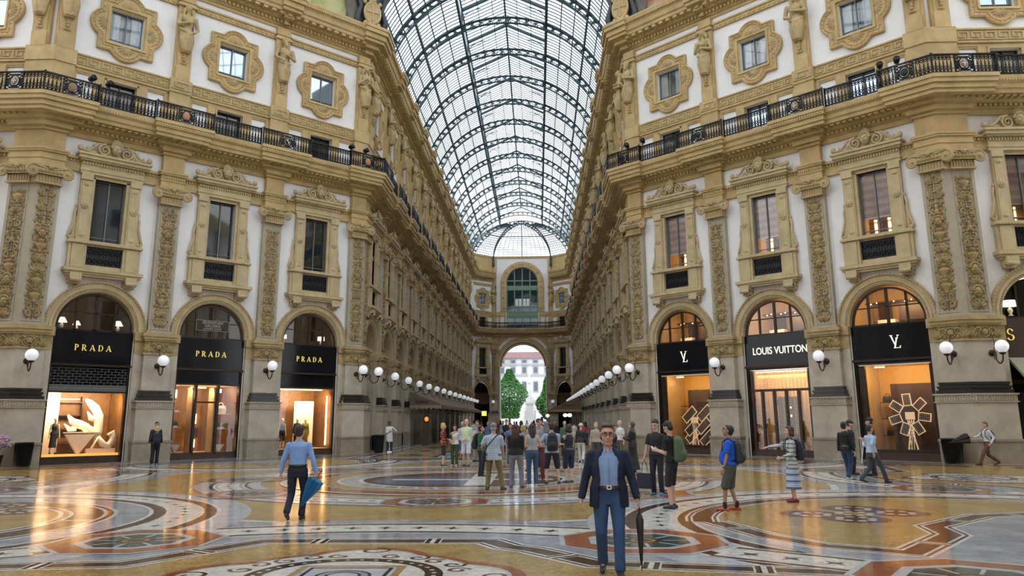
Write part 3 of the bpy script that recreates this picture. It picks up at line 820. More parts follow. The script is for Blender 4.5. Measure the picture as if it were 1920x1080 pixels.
for K,f1,c1,f2,c2 in((B1,LD,.3,LC,.72),(B2,RD,.3,RC,.72),(A1,LD2,.28,LT,.72),(A2,RD2,.28,RT,.72)):
    for rows,h in((BROWS,1.36),(TROWS,.62)):
        mb=MB().mat(OCHRE)
        for z0,z1,dh,d in rows: corner_prism(mb,K,f1,c1,f2,c2,h+dh,d,z0,z1)
        struct(obj(trimname(),mb,None,None,Matrix.Translation(K)))
# ---------------------------------------------------------------- railings
cols={('left',0):'red',('left',1):'white',('left',2):'red',('left',3):'brown',('right',0):'dark',('right',1):'green',('right',2):'cross',('right',3):'dark'}
WHERE=['over the far corner','between far and middle bays','between middle and near bays','over the near corner']
for side,f in(('left',LD),('right',RD)):
    for i,s in enumerate(DBAYS):
        railing(f,s,1.26,PITCH-2.92,'black wrought iron balcony railing over the %s bay of the %s front'%(['far','middle','near'][i],side))
    for i,s in enumerate(DPIL):
        railing(f,s,1.46,2.86,'black iron balcony railing with round medallion, %s front, %s'%(side,WHERE[1+i]),1,cols[(side,1+i)])
    # corner sections
    mi=-math.tan(PI/8)*1.46
    for c,org,lab in((.3,0,WHERE[0]),(.28,LD_,WHERE[3])):
        Lr=c+1.43-mi;mid=(mi+c+1.43)/2
        railing(f,mid if org==0 else LD_-mid,1.46,Lr,'black iron balcony railing with medallion, %s front, %s'%(side,lab),1,cols[(side,0 if org==0 else 3)])
    for fr2,lab in((LC if side=='left' else RC,'first on the %s arcade side'%side),(LT if side=='left' else RT,'first on the %s side passage'%side)):
        Lr=.72+1.43-mi;mid=(mi+.72+1.43)/2
        railing(fr2,mid,1.46,Lr,'black iron corner balcony railing with medallion, '+lab,1,'cross')
    ft=LT if side=='left' else RT
    railing(ft,3.46,1.26,AP-2.92,'black iron balcony railing over the side passage bay, %s edge'%side)
    fc=LC if side=='left' else RC
    for k,s in enumerate(ABAYS): railing(fc,s,1.26,AP-2.92,'plain black iron railing over the %s bay of the %s arcade'%(ORD[k],side),group='%s arcade bay railings'%side)
    for k,s in enumerate(APIL[:-1]): railing(fc,s,1.46,2.86,'black iron railing with medallion at the %s pilaster of the %s arcade'%(ORD[k],side),1,'dark',group='%s arcade medallion railings'%side)
railing(EL,ELEN/2,1.26,ELEN-1.0,'black iron railing over the slanting left side of the end wall',)
railing(ER,ELEN/2,1.26,ELEN-1.0,'black iron railing over the slanting right side of the end wall')
railing(EC,EH,1.26,2*EH-1.1,'black iron railing in front of the big green arched window')
# floodlights on the railings
def flood():
    a=MB().mat(IRON);a.smooth=True;a.tube([(0,-.16,.1),(0,.14,.16)],[.12,.15],10);b=MB().mat(IRON);b.box(-.03,.03,-.03,.03,-.12,.05);return a.mesh('housing'),b.mesh('mount')
fm=flood()
for f,s,lab in((LD,15.75,'left of the pair above the near left shop'),(LD,14.95,'right of the pair above the near left shop'),(LD,1.7,'left of the pair at the far left corner'),(LD,.7,'right of the pair at the far left corner'),
    (RD,.85,'left of the pair at the far right corner'),(RD,2.0,'right of the pair at the far right corner'),(RD,15.5,'left of the pair above the near right shop'),(RD,16.25,'right of the pair above the near right shop')):
    r=thing('floodlight','small black floodlight on the balcony railing, '+lab,'floodlight',f.M(s,1.42 if s<2.1 or s>15 else 1.26,RZ+1.02)@Matrix.Rotation(.4,4,'Z'))
    obj('housing',fm[0],None,r);obj('mount',fm[1],None,r)
# ---------------------------------------------------------------- shop fronts
def lunette_frame(m=FRAME):
    mb=MB().mat(m);n=28;y0,y1=-.22,-.12
    for R,w in((1.66,.09),):
        o=[(R*cos(PI*i/n),6.0+R*sin(PI*i/n)) for i in range(n+1)];inn=[((R-w)*cos(PI*i/n),6.0+(R-w)*sin(PI*i/n)) for i in range(n+1)]
        L=[[(x,y0,z) for x,z in o],[(x,y1,z) for x,z in o],[(x,y1,z) for x,z in inn],[(x,y0,z) for x,z in inn]]
        mb.rings(L,closed=False)
    for x in(-.85,0,.85):
        h=math.sqrt(1.62**2-x*x);t=.045 if x else .06;mb.box(x-t,x+t,y0,y1,5.95,6.0+h)
    mb.box(-1.4,1.4,y0+.02,y1,6.74,6.79);mb.box(-1.68,1.68,y0,y1,5.93,6.02)
    return mb
def halfdisc(R,y,z=6.0,n=24,m=None):
    mb=MB().mat(m);vs=[(R*cos(PI*i/n),y,z+R*sin(PI*i/n)) for i in range(n+1)]
    mb.add(vs,[tuple(range(n+1))]);return mb
def room(mb,x,y0,y1,z0,z1,wall,floor_=None,ceil=None):
    mb.mat(wall);mb.quad((-x,y1,z0),(x,y1,z0),(x,y1,z1),(-x,y1,z1));mb.quad((-x,y0,z0),(-x,y1,z0),(-x,y1,z1),(-x,y0,z1));mb.quad((x,y0,z0),(x,y1,z0),(x,y1,z1),(x,y0,z1))
    mb.mat(floor_ or wall);mb.quad((-x,y0,z0),(x,y0,z0),(x,y1,z0),(-x,y1,z0));mb.mat(ceil or wall);mb.quad((-x,y0,z1),(x,y0,z1),(x,y1,z1),(-x,y1,z1))
def light_in(fr,t,d,z,w,sx,sy,col=(1,.62,.28),name='shop_light',tilt=math.radians(58)):
    l=bpy.data.lights.new(name,'AREA');l.shape='RECTANGLE';l.size=sx;l.size_y=sy;l.energy=w;l.color=col
    o=bpy.data.objects.new(name,l);COL.objects.link(o);o.matrix_world=fr.M(t,d,z)@Matrix.Rotation(-tilt,4,'X');struct(o);return o
def base_front(fr,t,label,fascia=BLACKGL,glass=True,lowz=3.6,lun_room='cafe',sidew=.12,mid=None):
    r=thing('shop_front',label,'shop front',fr.M(t))
    r_f=obj('fascia',cached(('fascia',fascia.name),lambda:MB().mat(fascia).box(-1.74,1.74,-.2,-.02,4.40,5.93).mesh('fascia')),None,r)
    lf_=obj('lunette_frame',cached('lunf',lambda:lunette_frame().mesh('lunette_frame')),None,r)
    obj('lunette_glass',cached('lung',lambda:halfdisc(1.62,-.17,m=LUNGL).mesh('lunette_glass')),None,lf_)
    f=MB().mat(FRAME)
    f.box(-1.74,1.74,-.25,.03,4.32,4.42);f.box(-1.74,-1.62,-.3,-.05,.0,4.32);f.box(1.62,1.74,-.3,-.05,0,4.32);f.box(-1.62,1.62,-.3,-.08,lowz,lowz+.08)
    obj('frame',f,None,r)
    f=MB().mat(BLACKGL if lowz<4.2 else FRAME);f.box(-1.62,1.62,-.25,-.12,lowz+.08,4.32)
    obj('transom_panel',f,None,r)
    f=MB().mat(mid or WOOD);f.box(-1.62,1.62,-.3,-.04,0,.20);f.box(-1.62,1.62,-.3,-.1,.20,.32)
    obj('sill',f,None,r)
    obj('display_glass',MB().mat(SHOPGL).box(-1.62,1.62,-.185,-.175,.32,lowz),None,r)
    # lunette room
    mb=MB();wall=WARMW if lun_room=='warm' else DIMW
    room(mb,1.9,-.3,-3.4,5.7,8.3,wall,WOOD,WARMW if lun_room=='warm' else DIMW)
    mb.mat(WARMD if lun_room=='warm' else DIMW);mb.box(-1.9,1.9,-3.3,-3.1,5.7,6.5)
    if lun_room=='warm':
        mb.mat(SHELFM);mb.box(-1.9,1.9,-2.6,-2.4,7.25,7.32);mb.box(-.9,.2,-2.2,-2.0,6.3,7.1);mb.box(.9,1.5,-3.0,-2.9,6.2,7.4)
        mb.mat(BULB)
        for i in range(9): mb.box(-1.6+i*.4,-1.56+i*.4,-2.4+.3*(i%2),-2.36+.3*(i%2),7.22,7.26)
        mb.mat(STRIP);mb.box(-1.2,-.5,-1.2,-1.1,8.2,8.24)
        mb.mat(CREAMD);mb.box(.1,.9,-1.6,-1.2,5.9,6.3)
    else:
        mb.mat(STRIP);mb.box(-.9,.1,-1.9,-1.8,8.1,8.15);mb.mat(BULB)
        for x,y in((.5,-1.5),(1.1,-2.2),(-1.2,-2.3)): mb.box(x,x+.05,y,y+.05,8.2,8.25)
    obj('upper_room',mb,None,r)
    return r
def letters_from_strokes(mb,txt,h,sp,fn):
    x=0;W=[]
    for ch in txt:
        w=fn(mb,ch,x,h);x+=w+sp
    return x-sp
def glyph(mb,ch,x,h,wt=.13,thin=.05,serif=True):
    """serif capitals from strokes; lies in xz plane of a reader, thickness along y 0..0.03"""
    u=h;W=wt*u;T=thin*u;y0,y1=0,.03
    def box(a,b,c,d): mb.box(x+a*u,x+b*u,y0,y1,c*u,d*u)
    def poly(p): mb.prism([(x+a*u,b*u) for a,b in p],y0,y1,'y')
    def arc(cx,cz,rx,rz,a0,a1,w0=thin,w1=wt,n=12):
        for i in range(n):
            A=a0+(a1-a0)*i/n;B=a0+(a1-a0)*(i+1)/n
            fa=lambda a:w0+(w1-w0)*abs(cos(a))
            p=[(cx+rx*cos(A),cz+rz*sin(A)),(cx+rx*cos(B),cz+rz*sin(B)),(cx+(rx-fa(B))*cos(B),cz+(rz-fa(B)*.8)*sin(B)),(cx+(rx-fa(A))*cos(A),cz+(rz-fa(A)*.8)*sin(A))]
            poly(p)
    def ser(a,b,z): 
        if serif: box(a-.05,b+.05,z,z+.05)
    if ch=='P' or ch=='R':
        box(.08,.08+wt,0,1);ser(.08,.08+wt,0);ser(.04,.2,.95);arc(.30,.72,.30,.28,-PI/2,PI/2);box(.2,.31,.95,1);box(.2,.31,.44,.49)
        if ch=='R': poly([(.28,.46),(.42,.46),(.74,0),(.58,0)]);ser(.58,.76,0)
        return (.66 if ch=='P' else .82)*u
    if ch=='A':
        poly([(.03,0),(.09,0),(.40,1),(.36,1)]);poly([(.36,1),(.44,1),(.80,0),(.64,0)]);box(.18,.6,.30,.36);ser(.0,.13,0);ser(.62,.82,0);return .84*u
    if ch=='D':
        box(.08,.08+wt,0,1);box(.04,.36,.95,1);box(.04,.36,0,.05);arc(.34,.5,.42,.5,-PI/2,PI/2);return .82*u
    if ch=='S':
        arc(.32,.74,.26,.26,.2,PI*1.5,thin,.1);arc(.32,.26,.30,.26,-PI+.2,PI/2,thin,.12);return .68*u
    if ch=='L': box(.08,.2,0,1);box(.03,.27,.95,1);box(.03,.66,0,.06);box(.6,.66,0,.24);return .7*u
    if ch=='V': poly([(.0,1),(.15,1),(.46,0),(.38,0)]);poly([(.44,0),(.38,0),(.72,1),(.78,1)]);box(-.05,.22,.95,1);box(.62,.86,.95,1);return .8*u
    return .4*u
def sign_obj(name,mb,parent,cx,y,z):
    """flip to be read from in front: local x runs to the reader's left"""
    xs=[v[0] for v in mb.v];c=(min(xs)+max(xs))/2
    mb.v=[(-(v[0]-c)+cx,v[1]+y,v[2]+z) for v in mb.v]
    return obj(name,mb,None,parent)
def prada(r,m=GOLD):
    mb=MB().mat(m);x=0;h=.27
    for ch in 'PRADA': x+=glyph(mb,ch,x,h)+.125
    sign_obj('lettering',mb,r.children[0] if r.children else r,0,-.02,5.03)
def text_mesh(txt,size,m,bold=0):
    cu=bpy.data.curves.new('t','FONT');cu.body=txt;cu.size=size;cu.extrude=.012;cu.offset=bold;cu.align_x='CENTER'
    o=bpy.data.objects.new('t',cu);COL.objects.link(o);bpy.context.view_layer.update()
    dg=bpy.context.evaluated_depsgraph_get();me=bpy.data.meshes.new_from_object(o.evaluated_get(dg))
    bpy.data.objects.remove(o);bpy.data.curves.remove(cu)
    me.materials.clear();me.materials.append(m);return me
def textsign(name,txt,size,m,parent,x,y,z,bold=0,sx=1):
    me=text_mesh(txt,size,m,bold)
    M=Matrix.Translation((x,y,z))@Matrix(((-sx,0,0,0),(0,0,1,0),(0,1,0,0),(0,0,0,1)))
    me.transform(M);o=link(name,me,parent);return o
def lv(r,cx):
    mb=MB().mat(PALEL);glyph(mb,'L',0,.46,.1,.045);k=MB().mat(PALEL);glyph(k,'V',0,.46,.1,.045);mb.v=[(v[0]+.10+v[2]*.25,v[1],v[2]) for v in mb.v];k.v=[(v[0],v[1]+.012,v[2]+.12) for v in k.v];mb.merge(k)
    sign_obj('monogram',mb,r,cx,-.02,4.86)
# --- table lamps, seen in the lunettes
def table_lamp(fr,t,x,y,z,label,s=1.0,drum=False):
    M=fr.M(t)@Matrix.Translation((x,y,z))
    r=thing('table_lamp',label,'lamp',M)
    b=MB().mat(CREAMD);b.smooth=True;b.lathe([(.09*s,0),(.09*s,.03*s),(.03*s,.06*s),(.09*s,.16*s),(.09*s,.24*s),(.02*s,.34*s),(.015*s,.42*s)],n=12);obj('base',b,None,r)
    k=MB().mat(SHADE);k.smooth=True;k.lathe([(.23*s,.36*s),(.21*s if drum else .10*s,.60*s)],n=18);obj('lamp_shade',k,None,r)
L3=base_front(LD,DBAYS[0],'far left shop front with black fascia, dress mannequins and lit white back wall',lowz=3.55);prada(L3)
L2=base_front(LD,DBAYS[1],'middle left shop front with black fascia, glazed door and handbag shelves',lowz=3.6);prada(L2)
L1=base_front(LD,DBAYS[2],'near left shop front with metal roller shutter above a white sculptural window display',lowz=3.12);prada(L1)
R3=base_front(RD,DBAYS[0],'far right shop front with small monogram and tilted solar panel display',lowz=4.18,lun_room='warm');lv(R3,-.1)
R2=base_front(RD,DBAYS[1],'middle right shop front with wide name lettering and golden grid doors',lowz=4.22,lun_room='warm')
textsign('lettering','LOUIS VUITTON',.50,PALEL,R2,-.2,-.015,4.98,.006,.80)
R1=base_front(RD,DBAYS[2],'near right shop front with monogram and fan of solar panels in the window',lowz=4.18,lun_room='warm');lv(R1,-.25)
# seven stars sign in the middle left lunette
s7=thing('hotel_sign','small framed dark sign with pale capitals in the middle left arched window','sign',LD.M(DBAYS[1]))
DIML=mat('dim_letters',(.35,.32,.26),.5)
f=MB().mat(DIML)
for a in((-.86,.86,6.34,6.36),(-.86,.86,6.86,6.88),(-.86,-.84,6.34,6.88),(.84,.86,6.34,6.88)): f.box(a[0],a[1],-.10,-.08,a[2],a[3])
obj('border',f,None,s7);obj('board',MB().mat(FRAME).box(-.86,.86,-.115,-.10,6.34,6.88),None,s7)
textsign('lettering','SEVENSTARS',.19,DIML,s7,0,-.095,6.70,.003,1.0);textsign('lettering','GALLERIA',.19,DIML,s7,0,-.095,6.54,.003,1.0);textsign('lettering','LUXURY SUITES',.12,DIML,s7,0,-.095,6.41,.002,1.1)
# shutter of the near left shop
g=MB().mat(mat('shutter_grey',(.16,.16,.15),.5,metal=.4));g.box(-1.62,1.62,-.12,-.09,3.16,3.44);g.box(-1.62,1.62,-.12,-.06,3.42,3.46);g.box(-1.62,1.62,-.11,-.07,3.28,3.30)
for i in range(7): g.box(-1.62,1.62,-.11,-.08,3.46+i*.125,3.475+i*.125)
for i in range(6):
    for j in range(11):
        x=-1.55+j*.3+(.15 if i%2 else 0)
        if x<1.6:g.box(x,x+.02,-.11,-.08,3.46+i*.125,3.58+i*.125)
obj('roller_shutter',g,None,L1)
# shop rooms ------------------------------------------------------
def shop_room(r,depth,z1,wall,back,floor_=WARMW):
    mb=MB();room(mb,1.62,-.3,-depth,.30,z1,wall,floor_,WARMW);mb.mat(back);mb.box(-1.6,1.6,-depth+.01,-depth+.03,.3,z1);return mb
mb=shop_room(L1,2.2,3.2,WARMD,WARMD);mb.mat(CREAMD).box(.75,1.6,-1.6,-1.55,.3,3.2);mb.mat(SHELFM)
for z in(.9,1.5,2.1,2.7): mb.box(-.3,.8,-2.1,-1.8,z,z+.04)
for x in(-.3,.8): mb.box(x-.03,x+.03,-2.1,-1.8,.3,3.0)
mb.mat(STRIP).box(-1.0,1.2,-.9,-.86,3.15,3.19).box(-.2,.7,-2.05,-2.0,2.86,2.9)
mb.mat(mat('amber_plinth',(.9,.42,.10),.4,emit=(1,.45,.1),es=.8)).box(-1.58,1.6,-.34,-.2,.22,.42);obj('display_room',mb,None,L1)
mb=shop_room(L2,2.6,3.6,WARMD,WARMD);mb.mat(FRAME).box(-.62,-.50,-.32,-.1,.2,3.6).box(.52,.64,-.32,-.1,.2,3.6).box(-.5,.52,-.3,-.12,2.72,2.80)
mb.mat(WARMW).box(-.5,-.44,-1.0,-.3,.3,3.5).box(.60,.66,-1.0,-.3,.3,3.5);mb.mat(STRIP).box(-.4,.4,-1.4,-1.3,3.5,3.55).box(-1.4,-.8,-1.8,-1.7,3.3,3.5).box(1.0,1.5,-1.6,-1.5,3.0,3.4).box(-.45,-.05,-2.5,-2.4,1.7,2.2).box(-.45,-.05,-2.5,-2.4,.5,.9)
mb.mat(SHELFM).box(-.5,-.1,-2.3,-2.2,1.0,1.5).box(.0,.1,-2.4,-2.2,.3,2.6);obj('display_room',mb,None,L2)
mb=shop_room(L3,2.2,3.55,WARMD,WARMD);mb.mat(CREAMD).box(-1.1,.1,-1.3,-1.25,.3,2.9).box(1.3,1.6,-.9,-.85,.3,3.5);mb.mat(STRIP).box(-1.3,1.3,-.8,-.76,3.5,3.54).box(-1.54,-1.50,-.6,-.5,.5,3.2)
mb.mat(mat('pale_floor',(.9,.8,.66),.4)).box(-1.6,1.6,-2.1,-.3,.3,.34);obj('display_room',mb,None,L3)
for r_,nm in((R3,0),(R1,1)):
    mb=shop_room(r_,2.4,4.2,WARMW,mat('amber_wall',(.60,.36,.09),.5),WARMD);mb.mat(mat('brown_felt%d'%nm,(.045,.02,.014),.7))
    mb.box(-1.15 if nm else -1.45,.75,-1.5,-1.45,.3,3.4 if not nm else 3.35)
    mb.mat(FRAME).box(-1.62,-1.5 if nm else -1.55,-.3,-.14,.3,4.2).box(1.3,1.62,-.3,-.14,.3,4.2).box(-1.6,1.6,-.3,-.14,.3,.45)
    mb.mat(WHITEP).box(-1.6,1.5,-.16,-.06,4.14,4.18)
    mb.mat(STRIP).box(.8,1.25,-1.2,-1.15,4.1,4.15).box(-1.4,-1.34,-1.4,-1.35,.8,3.0)
    mb.mat(SHELFM)
    for z in(1.0,1.75,2.5): mb.box(.78,1.4,-2.1,-1.7,z,z+.04)
    obj('display_room',mb,None,r_)
mb=shop_room(R2,2.6,4.2,WARMW,WARMW,WARMD);mb.mat(WOOD)
for x in(-1.55,-.95,-.30,.34,.98,1.5): mb.box(x-.06,x+.06,-.34,-.12,.2,3.2 if abs(x)<1.5 else 4.2)
mb.box(-1.6,1.6,-.34,-.12,3.14,3.26)
obj('door_frame',mb,None,R2)
mb=MB().mat(mat('brass_mesh',(.55,.30,.07),.35,metal=.6))
for i in range(46): mb.box(-1.6,1.6,-.42,-.40,.34+i*.085,.36+i*.085)
for i in range(17): mb.box(-1.6+i*.2,-1.585+i*.2,-.42,-.40,.3,4.2)
obj('brass_screen',mb,None,R2)
mb=MB();room(mb,1.61,-.5,-1.7,.31,4.19,WARMW,WARMD,WARMW);mb.mat(STRIP).box(-1.5,1.5,-.6,-.55,4.1,4.15).box(-.1,.0,-1.0,-.9,2.3,2.4).box(-.1,.0,-1.0,-.9,1.9,2.0);mb.mat(SHELFM).box(-.2,.9,-1.6,-1.55,.4,2.9).box(.2,.6,-1.2,-1.0,1.2,1.24);obj('display_room',mb,None,R2)
P=[(LD,DBAYS[0],95,3.45),(LD,DBAYS[1],50,3.5),(LD,DBAYS[2],110,3.1),(RD,DBAYS[0],36,4.1),(RD,DBAYS[1],42,4.1),(RD,DBAYS[2],42,4.1)]
for f,s,w,z in P: light_in(f,s,-.42,z-.12,w*(1.05 if f is RD else 1.15),2.6,.3,(1,.68,.33) if f is RD else (1,.72,.45))
for f,s,w in((LD,DBAYS[0],16),(LD,DBAYS[1],9),(LD,DBAYS[2],12),(RD,DBAYS[0],40),(RD,DBAYS[1],55),(RD,DBAYS[2],55)): light_in(f,s,-.5,7.2,w*1.0,1.4,.3,(1,.60,.30))
for f in(RD,):
    for s in DBAYS: light_in(f,s,-.5,12.9,22,1.2,.3,(1,.58,.22))
table_lamp(LD,DBAYS[2],1.28,-.6,5.98,'white cone shaded table lamp at the left of the near left arched window',.95)
table_lamp(LD,DBAYS[2],-1.15,-.6,5.98,'white cone shaded table lamp at the right of the near left arched window',.95)
table_lamp(LD,DBAYS[2],.3,-2.0,6.1,'dim low table lamp at the middle of the near left arched window',.8)
table_lamp(LD,DBAYS[0],1.35,-.6,5.98,'drum shaded table lamp at the left of the far left arched window',.85,True)
table_lamp(LD,DBAYS[0],-1.0,-.6,5.98,'drum shaded table lamp at the right of the far left arched window',.9,True)
# --- display things
def bag(fr,t,x,y,z,label,m,s=1.0,name='handbag'):
    r=thing(name,label,'handbag',fr.M(t)@Matrix.Translation((x,y,z)))
    b=MB().mat(m);b.rings([[(a*s*.17*k,c*s*.07*k2,zz*s) for a,c in((-1,-1),(1,-1),(1,1),(-1,1))] for k,k2,zz in((1,1,0),(1.02,1,.12),(.86,.6,.22))],cap0=True,cap1=True);obj('body',b,None,r)
    h=MB().mat(m);h.tube([(.09*s*cos(PI*i/8),0,.21*s+.11*s*sin(PI*i/8)) for i in range(9)],.013*s,5);obj('handle',h,None,r)
BAGW=mat('white_leather',(.75,.7,.62),.4);BAGD=mat('dark_leather',(.03,.02,.02),.35);BAGG=mat('green_leather',(.35,.36,.12),.4)
bag(LD,DBAYS[1],-.98,-.7,2.28,'white handbag on the upper shelf right of the glazed door',BAGW,1.5)
for k,(x,z,w) in enumerate(((-1.0,2.2,.5),(-1.0,1.45,.5),(1.3,2.3,.22),(1.3,1.55,.22))):
    mb=MB().mat(CREAMD).box(x-w,x+w,-.9,-.5,z-.03,z).box(x-w*.4,x+w*.4,-.85,-.55,z,z+.08);r=tag(obj('display_shelf',mb,None,None,LD.M(DBAYS[1])),'thin white display shelf, %s, beside the glazed door'%(['upper right','lower right','upper left','lower left'][k]),'shelf')
bag(LD,DBAYS[1],-.85,-.7,1.53,'small dark handbag on the lower right shelf of the middle left shop',BAGD,.9)
bag(LD,DBAYS[1],-1.15,-.7,1.53,'small green handbag on the lower right shelf of the middle left shop',BAGG,.9)
bag(LD,DBAYS[1],1.3,-.7,1.63,'dark shoe-like handbag on the lower left shelf of the middle left shop',BAGD,.8)
def vplinth(fr,t,x,y,z,w,h,label):
    mb=MB().mat(CREAMD).prism([(x-w,z+h),(x+w,z+h),(x+.15*w,z),(x-.05*w,z)],y-.12,y+.12,'y');tag(obj('display_plinth',mb,None,None,fr.M(t)),label,'display')
vplinth(LD,DBAYS[1],-.95,-.6,.33,.28,.34,'white V-shaped plinth on the floor right of the glazed door')
vplinth(LD,DBAYS[1],1.25,-.6,.33,.24,.38,'white V-shaped plinth on the floor left of the glazed door')
vplinth(LD,DBAYS[2],.0,-.7,.42,.62,.85,'large white triangular plinth in the near left window')
# flame shaped white sculptures of the near left window
def sculpt(fr,t,pts,rad,label,extra=None):
    mb=MB().mat(CREAMD);mb.smooth=True;mb.tube(pts,rad,10,flat=.5);
    if extra: extra(mb)
    tag(obj('display_sculpture',mb,None,None,fr.M(t)),label,'sculpture')
def ex1(mb):
    mb.tube([(-.72,-.9,1.9),(-.45,-.9,2.0),(-.28,-.9,2.3)],[.12,.13,.02],8,flat=.5);mb.tube([(-.8,-.9,1.4),(-.5,-.9,1.5),(-.3,-.9,1.75)],[.12,.12,.02],8,flat=.5)
sculpt(LD,DBAYS[2],[(-.8,-.9,.9),(-.82,-.9,1.5),(-.80,-.9,2.1),(-.6,-.9,2.45),(-.35,-.9,2.7),(-.15,-.9,2.86)],[.14,.2,.2,.2,.15,.05],'tall white flame-shaped sculpture in the near left window',ex1)
def ex2(mb): mb.tube([(.1,-1.0,1.55),(.4,-1.0,1.5),(.62,-1.0,1.75)],[.14,.12,.02],8,flat=.5)
sculpt(LD,DBAYS[2],[(-.45,-1.0,1.2),(-.3,-1.0,1.6),(.0,-1.0,1.72),(.3,-1.0,1.85),(.5,-1.0,2.15)],[.12,.2,.2,.16,.04],'lower white flame-shaped sculpture left of the tall one',ex2)
mb=MB().mat(CREAMD);mb.smooth=True;mb.tube([(-.75,-.6,1.15),(-1.0,-.6,.8),(-1.25,-.6,.72),(-1.42,-.6,1.0),(-1.35,-.6,1.35),(-1.2,-.6,1.2)],[.1,.16,.18,.16,.14,.1],10);mb.tube([(-.4,-.5,.45),(-.75,-.5,1.1)],.05,6);mb.smooth=False;mb.box(-1.5,-.3,-.8,-.4,.42,.62)
tag(obj('display_sculpture',mb,None,None,LD.M(DBAYS[2])),'white reclining rounded sculpture on a low plinth, right side of near left window','sculpture')
tag(obj('display_shelf',MB().mat(CREAMD).box(-.9,.62,-1.0,-.6,1.32,1.37),None,None,LD.M(DBAYS[2])),'white horizontal shelf above the triangular plinth in the near left window','shelf')
# solar panels
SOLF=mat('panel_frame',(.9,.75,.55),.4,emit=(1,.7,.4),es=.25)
def solmat():
    m=mat('solar_cells',(.025,.02,.03),.25);nt=m.node_tree;b=nt.nodes['Principled BSDF'];tc=nt.nodes.new('ShaderNodeTexCoord');br=nt.nodes.new('ShaderNodeTexBrick')
    br.offset=0;br.inputs['Scale'].default_value=1;br.inputs['Brick Width'].default_value=.085;br.inputs['Row Height'].default_value=.085;br.inputs['Mortar Size'].default_value=.006
    br.inputs['Color1'].default_value=(.03,.02,.02,1);br.inputs['Color2'].default_value=(.045,.03,.03,1);br.inputs['Mortar'].default_value=(.6,.42,.28,1)
    mp=nt.nodes.new('ShaderNodeMapping');mp.inputs['Rotation'].default_value=(PI/2,0,0);nt.links.new(tc.outputs['Object'],mp.inputs['Vector']);nt.links.new(mp.outputs[0],br.inputs['Vector']);nt.links.new(br.outputs['Color'],b.inputs['Base Color']);return m
SOLC=solmat()
def panel(fr,t,x,y,z,ang,w,h,label,group):
    M=fr.M(t)@Matrix.Translation((x,y,z))@Matrix.Rotation(ang,4,'Y');r=thing('solar_panel',label,'solar panel',M,group)
    f=MB().mat(SOLF);e=.02
    f.box(-w,w,-.02,.02,h-e,h+e);f.box(-w,w,-.02,.02,-h-e,-h+e);f.box(-w-e,-w+e,-.02,.02,-h-e,h+e);f.box(w-e,w+e,-.02,.02,-h-e,h+e);obj('frame',f,None,r);obj('cells',MB().mat(SOLC).box(-w,w,-.01,.01,-h,h),None,r)
for k,(x,z,l) in enumerate(((.20,2.05,'top left'),(-.72,2.12,'top right'),(.15,1.35,'middle left'),(-.55,1.45,'middle right'),(.22,.95,'bottom left'),(-.65,.8,'bottom right'))):
    panel(RD,DBAYS[0],x,-.7-.06*k,z,.72,.45,.21,'tilted solar panel, %s of the six in the far right window'%l,'tilted solar panels')
CLK=['top','upper right','right','lower right','lower left','left','upper left']
for k in range(7):
    a=PI/2-k*2*PI/7+.08
    panel(RD,DBAYS[2],-.22-.64*cos(a),-.8,1.95+.66*sin(a),-(PI/2-a),.165,.25,'small solar panel in the near right window, %s of the fan'%CLK[k],'fan of solar panels')
def stand(fr,t,x,z1,label):
    r=thing('rod_stand',label,'display stand',fr.M(t)@Matrix.Translation((x,-.85,.45)))
    b=MB().mat(SOLF)
    for i in range(9):
        a=i*1.9;b.bar((.22*cos(a),.1*sin(a),0),(.16*cos(a+2),.08*sin(a+2),z1),.02)
    obj('rods',b,None,r);obj('head_block',MB().mat(BAGD if z1>1.3 else SOLF).box(-.17,.17,-.1,.1,z1,z1+.32),None,r)
stand(RD,DBAYS[2],-.22,1.30,'bundle of thin wooden rods with dark block head behind the solar fan');stand(RD,DBAYS[0],.0,1.15,'bundle of thin wooden rods with pale block head before the tilted panels')
for k,(z,w) in enumerate(((2.54,1.2),(1.04,1.0))): bag(RD,DBAYS[2],1.05,-1.8,z,'dark handbag on the %s amber shelf of the near right window'%['upper','lower'][k],BAGD,w)
bag(RD,DBAYS[1],.4,-.9,2.5,'dark handbag hanging behind the golden doors of the middle right shop',BAGD,1.2)
bag(RD,DBAYS[2],1.05,-1.8,1.79,'low dark bag on the middle amber shelf of the near right window',BAGD,.7)
# stuff in R2 / lunettes left generic shelves
# simple dark shop fronts of the arcades
def dark_front():
    a=MB().mat(WOOD).box(-1.74,1.74,-.35,-.25,4.3,5.95).mesh('fascia')
    b=MB().mat(FRAME);b.box(-1.74,-1.6,-.4,-.2,0,4.3);b.box(1.6,1.74,-.4,-.2,0,4.3);b.box(-.05,.05,-.4,-.25,0,4.3);b.box(-1.7,1.7,-.4,-.22,3.2,3.35);b.box(-1.7,1.7,-.4,-.2,0,.45);b.box(-1.7,1.7,-.42,-.3,5.93,6.02)
    for x in(-.8,0,.8): b.box(x-.04,x+.04,-.42,-.32,6,7.4)
    b=b.mesh('frame')
    c=MB().mat(BLACKGL).box(-1.7,1.7,-.46,-.42,.3,4.4);c.add([(1.7*cos(PI*i/20),-.44,6.0+1.7*sin(PI*i/20)) for i in range(21)],[tuple(range(21))]);c=c.mesh('display_glass')
    return a,b,c
df=dark_front()
def dfront(f,s,label,group=None):
    r=thing('shop_front',label,'shop front',f.M(s,-.5 if f in(LC,RC) else 0),group);obj('fascia',df[0],None,r);obj('frame',df[1],None,r);obj('display_glass',df[2],None,r);return r
for side,f in(('left',LC),('right',RC)):
    for k,s in enumerate(ABAYS): dfront(f,s,'dark arched shop front in the %s bay of the %s arcade'%(ORD[k],side),'%s arcade shop fronts'%side)
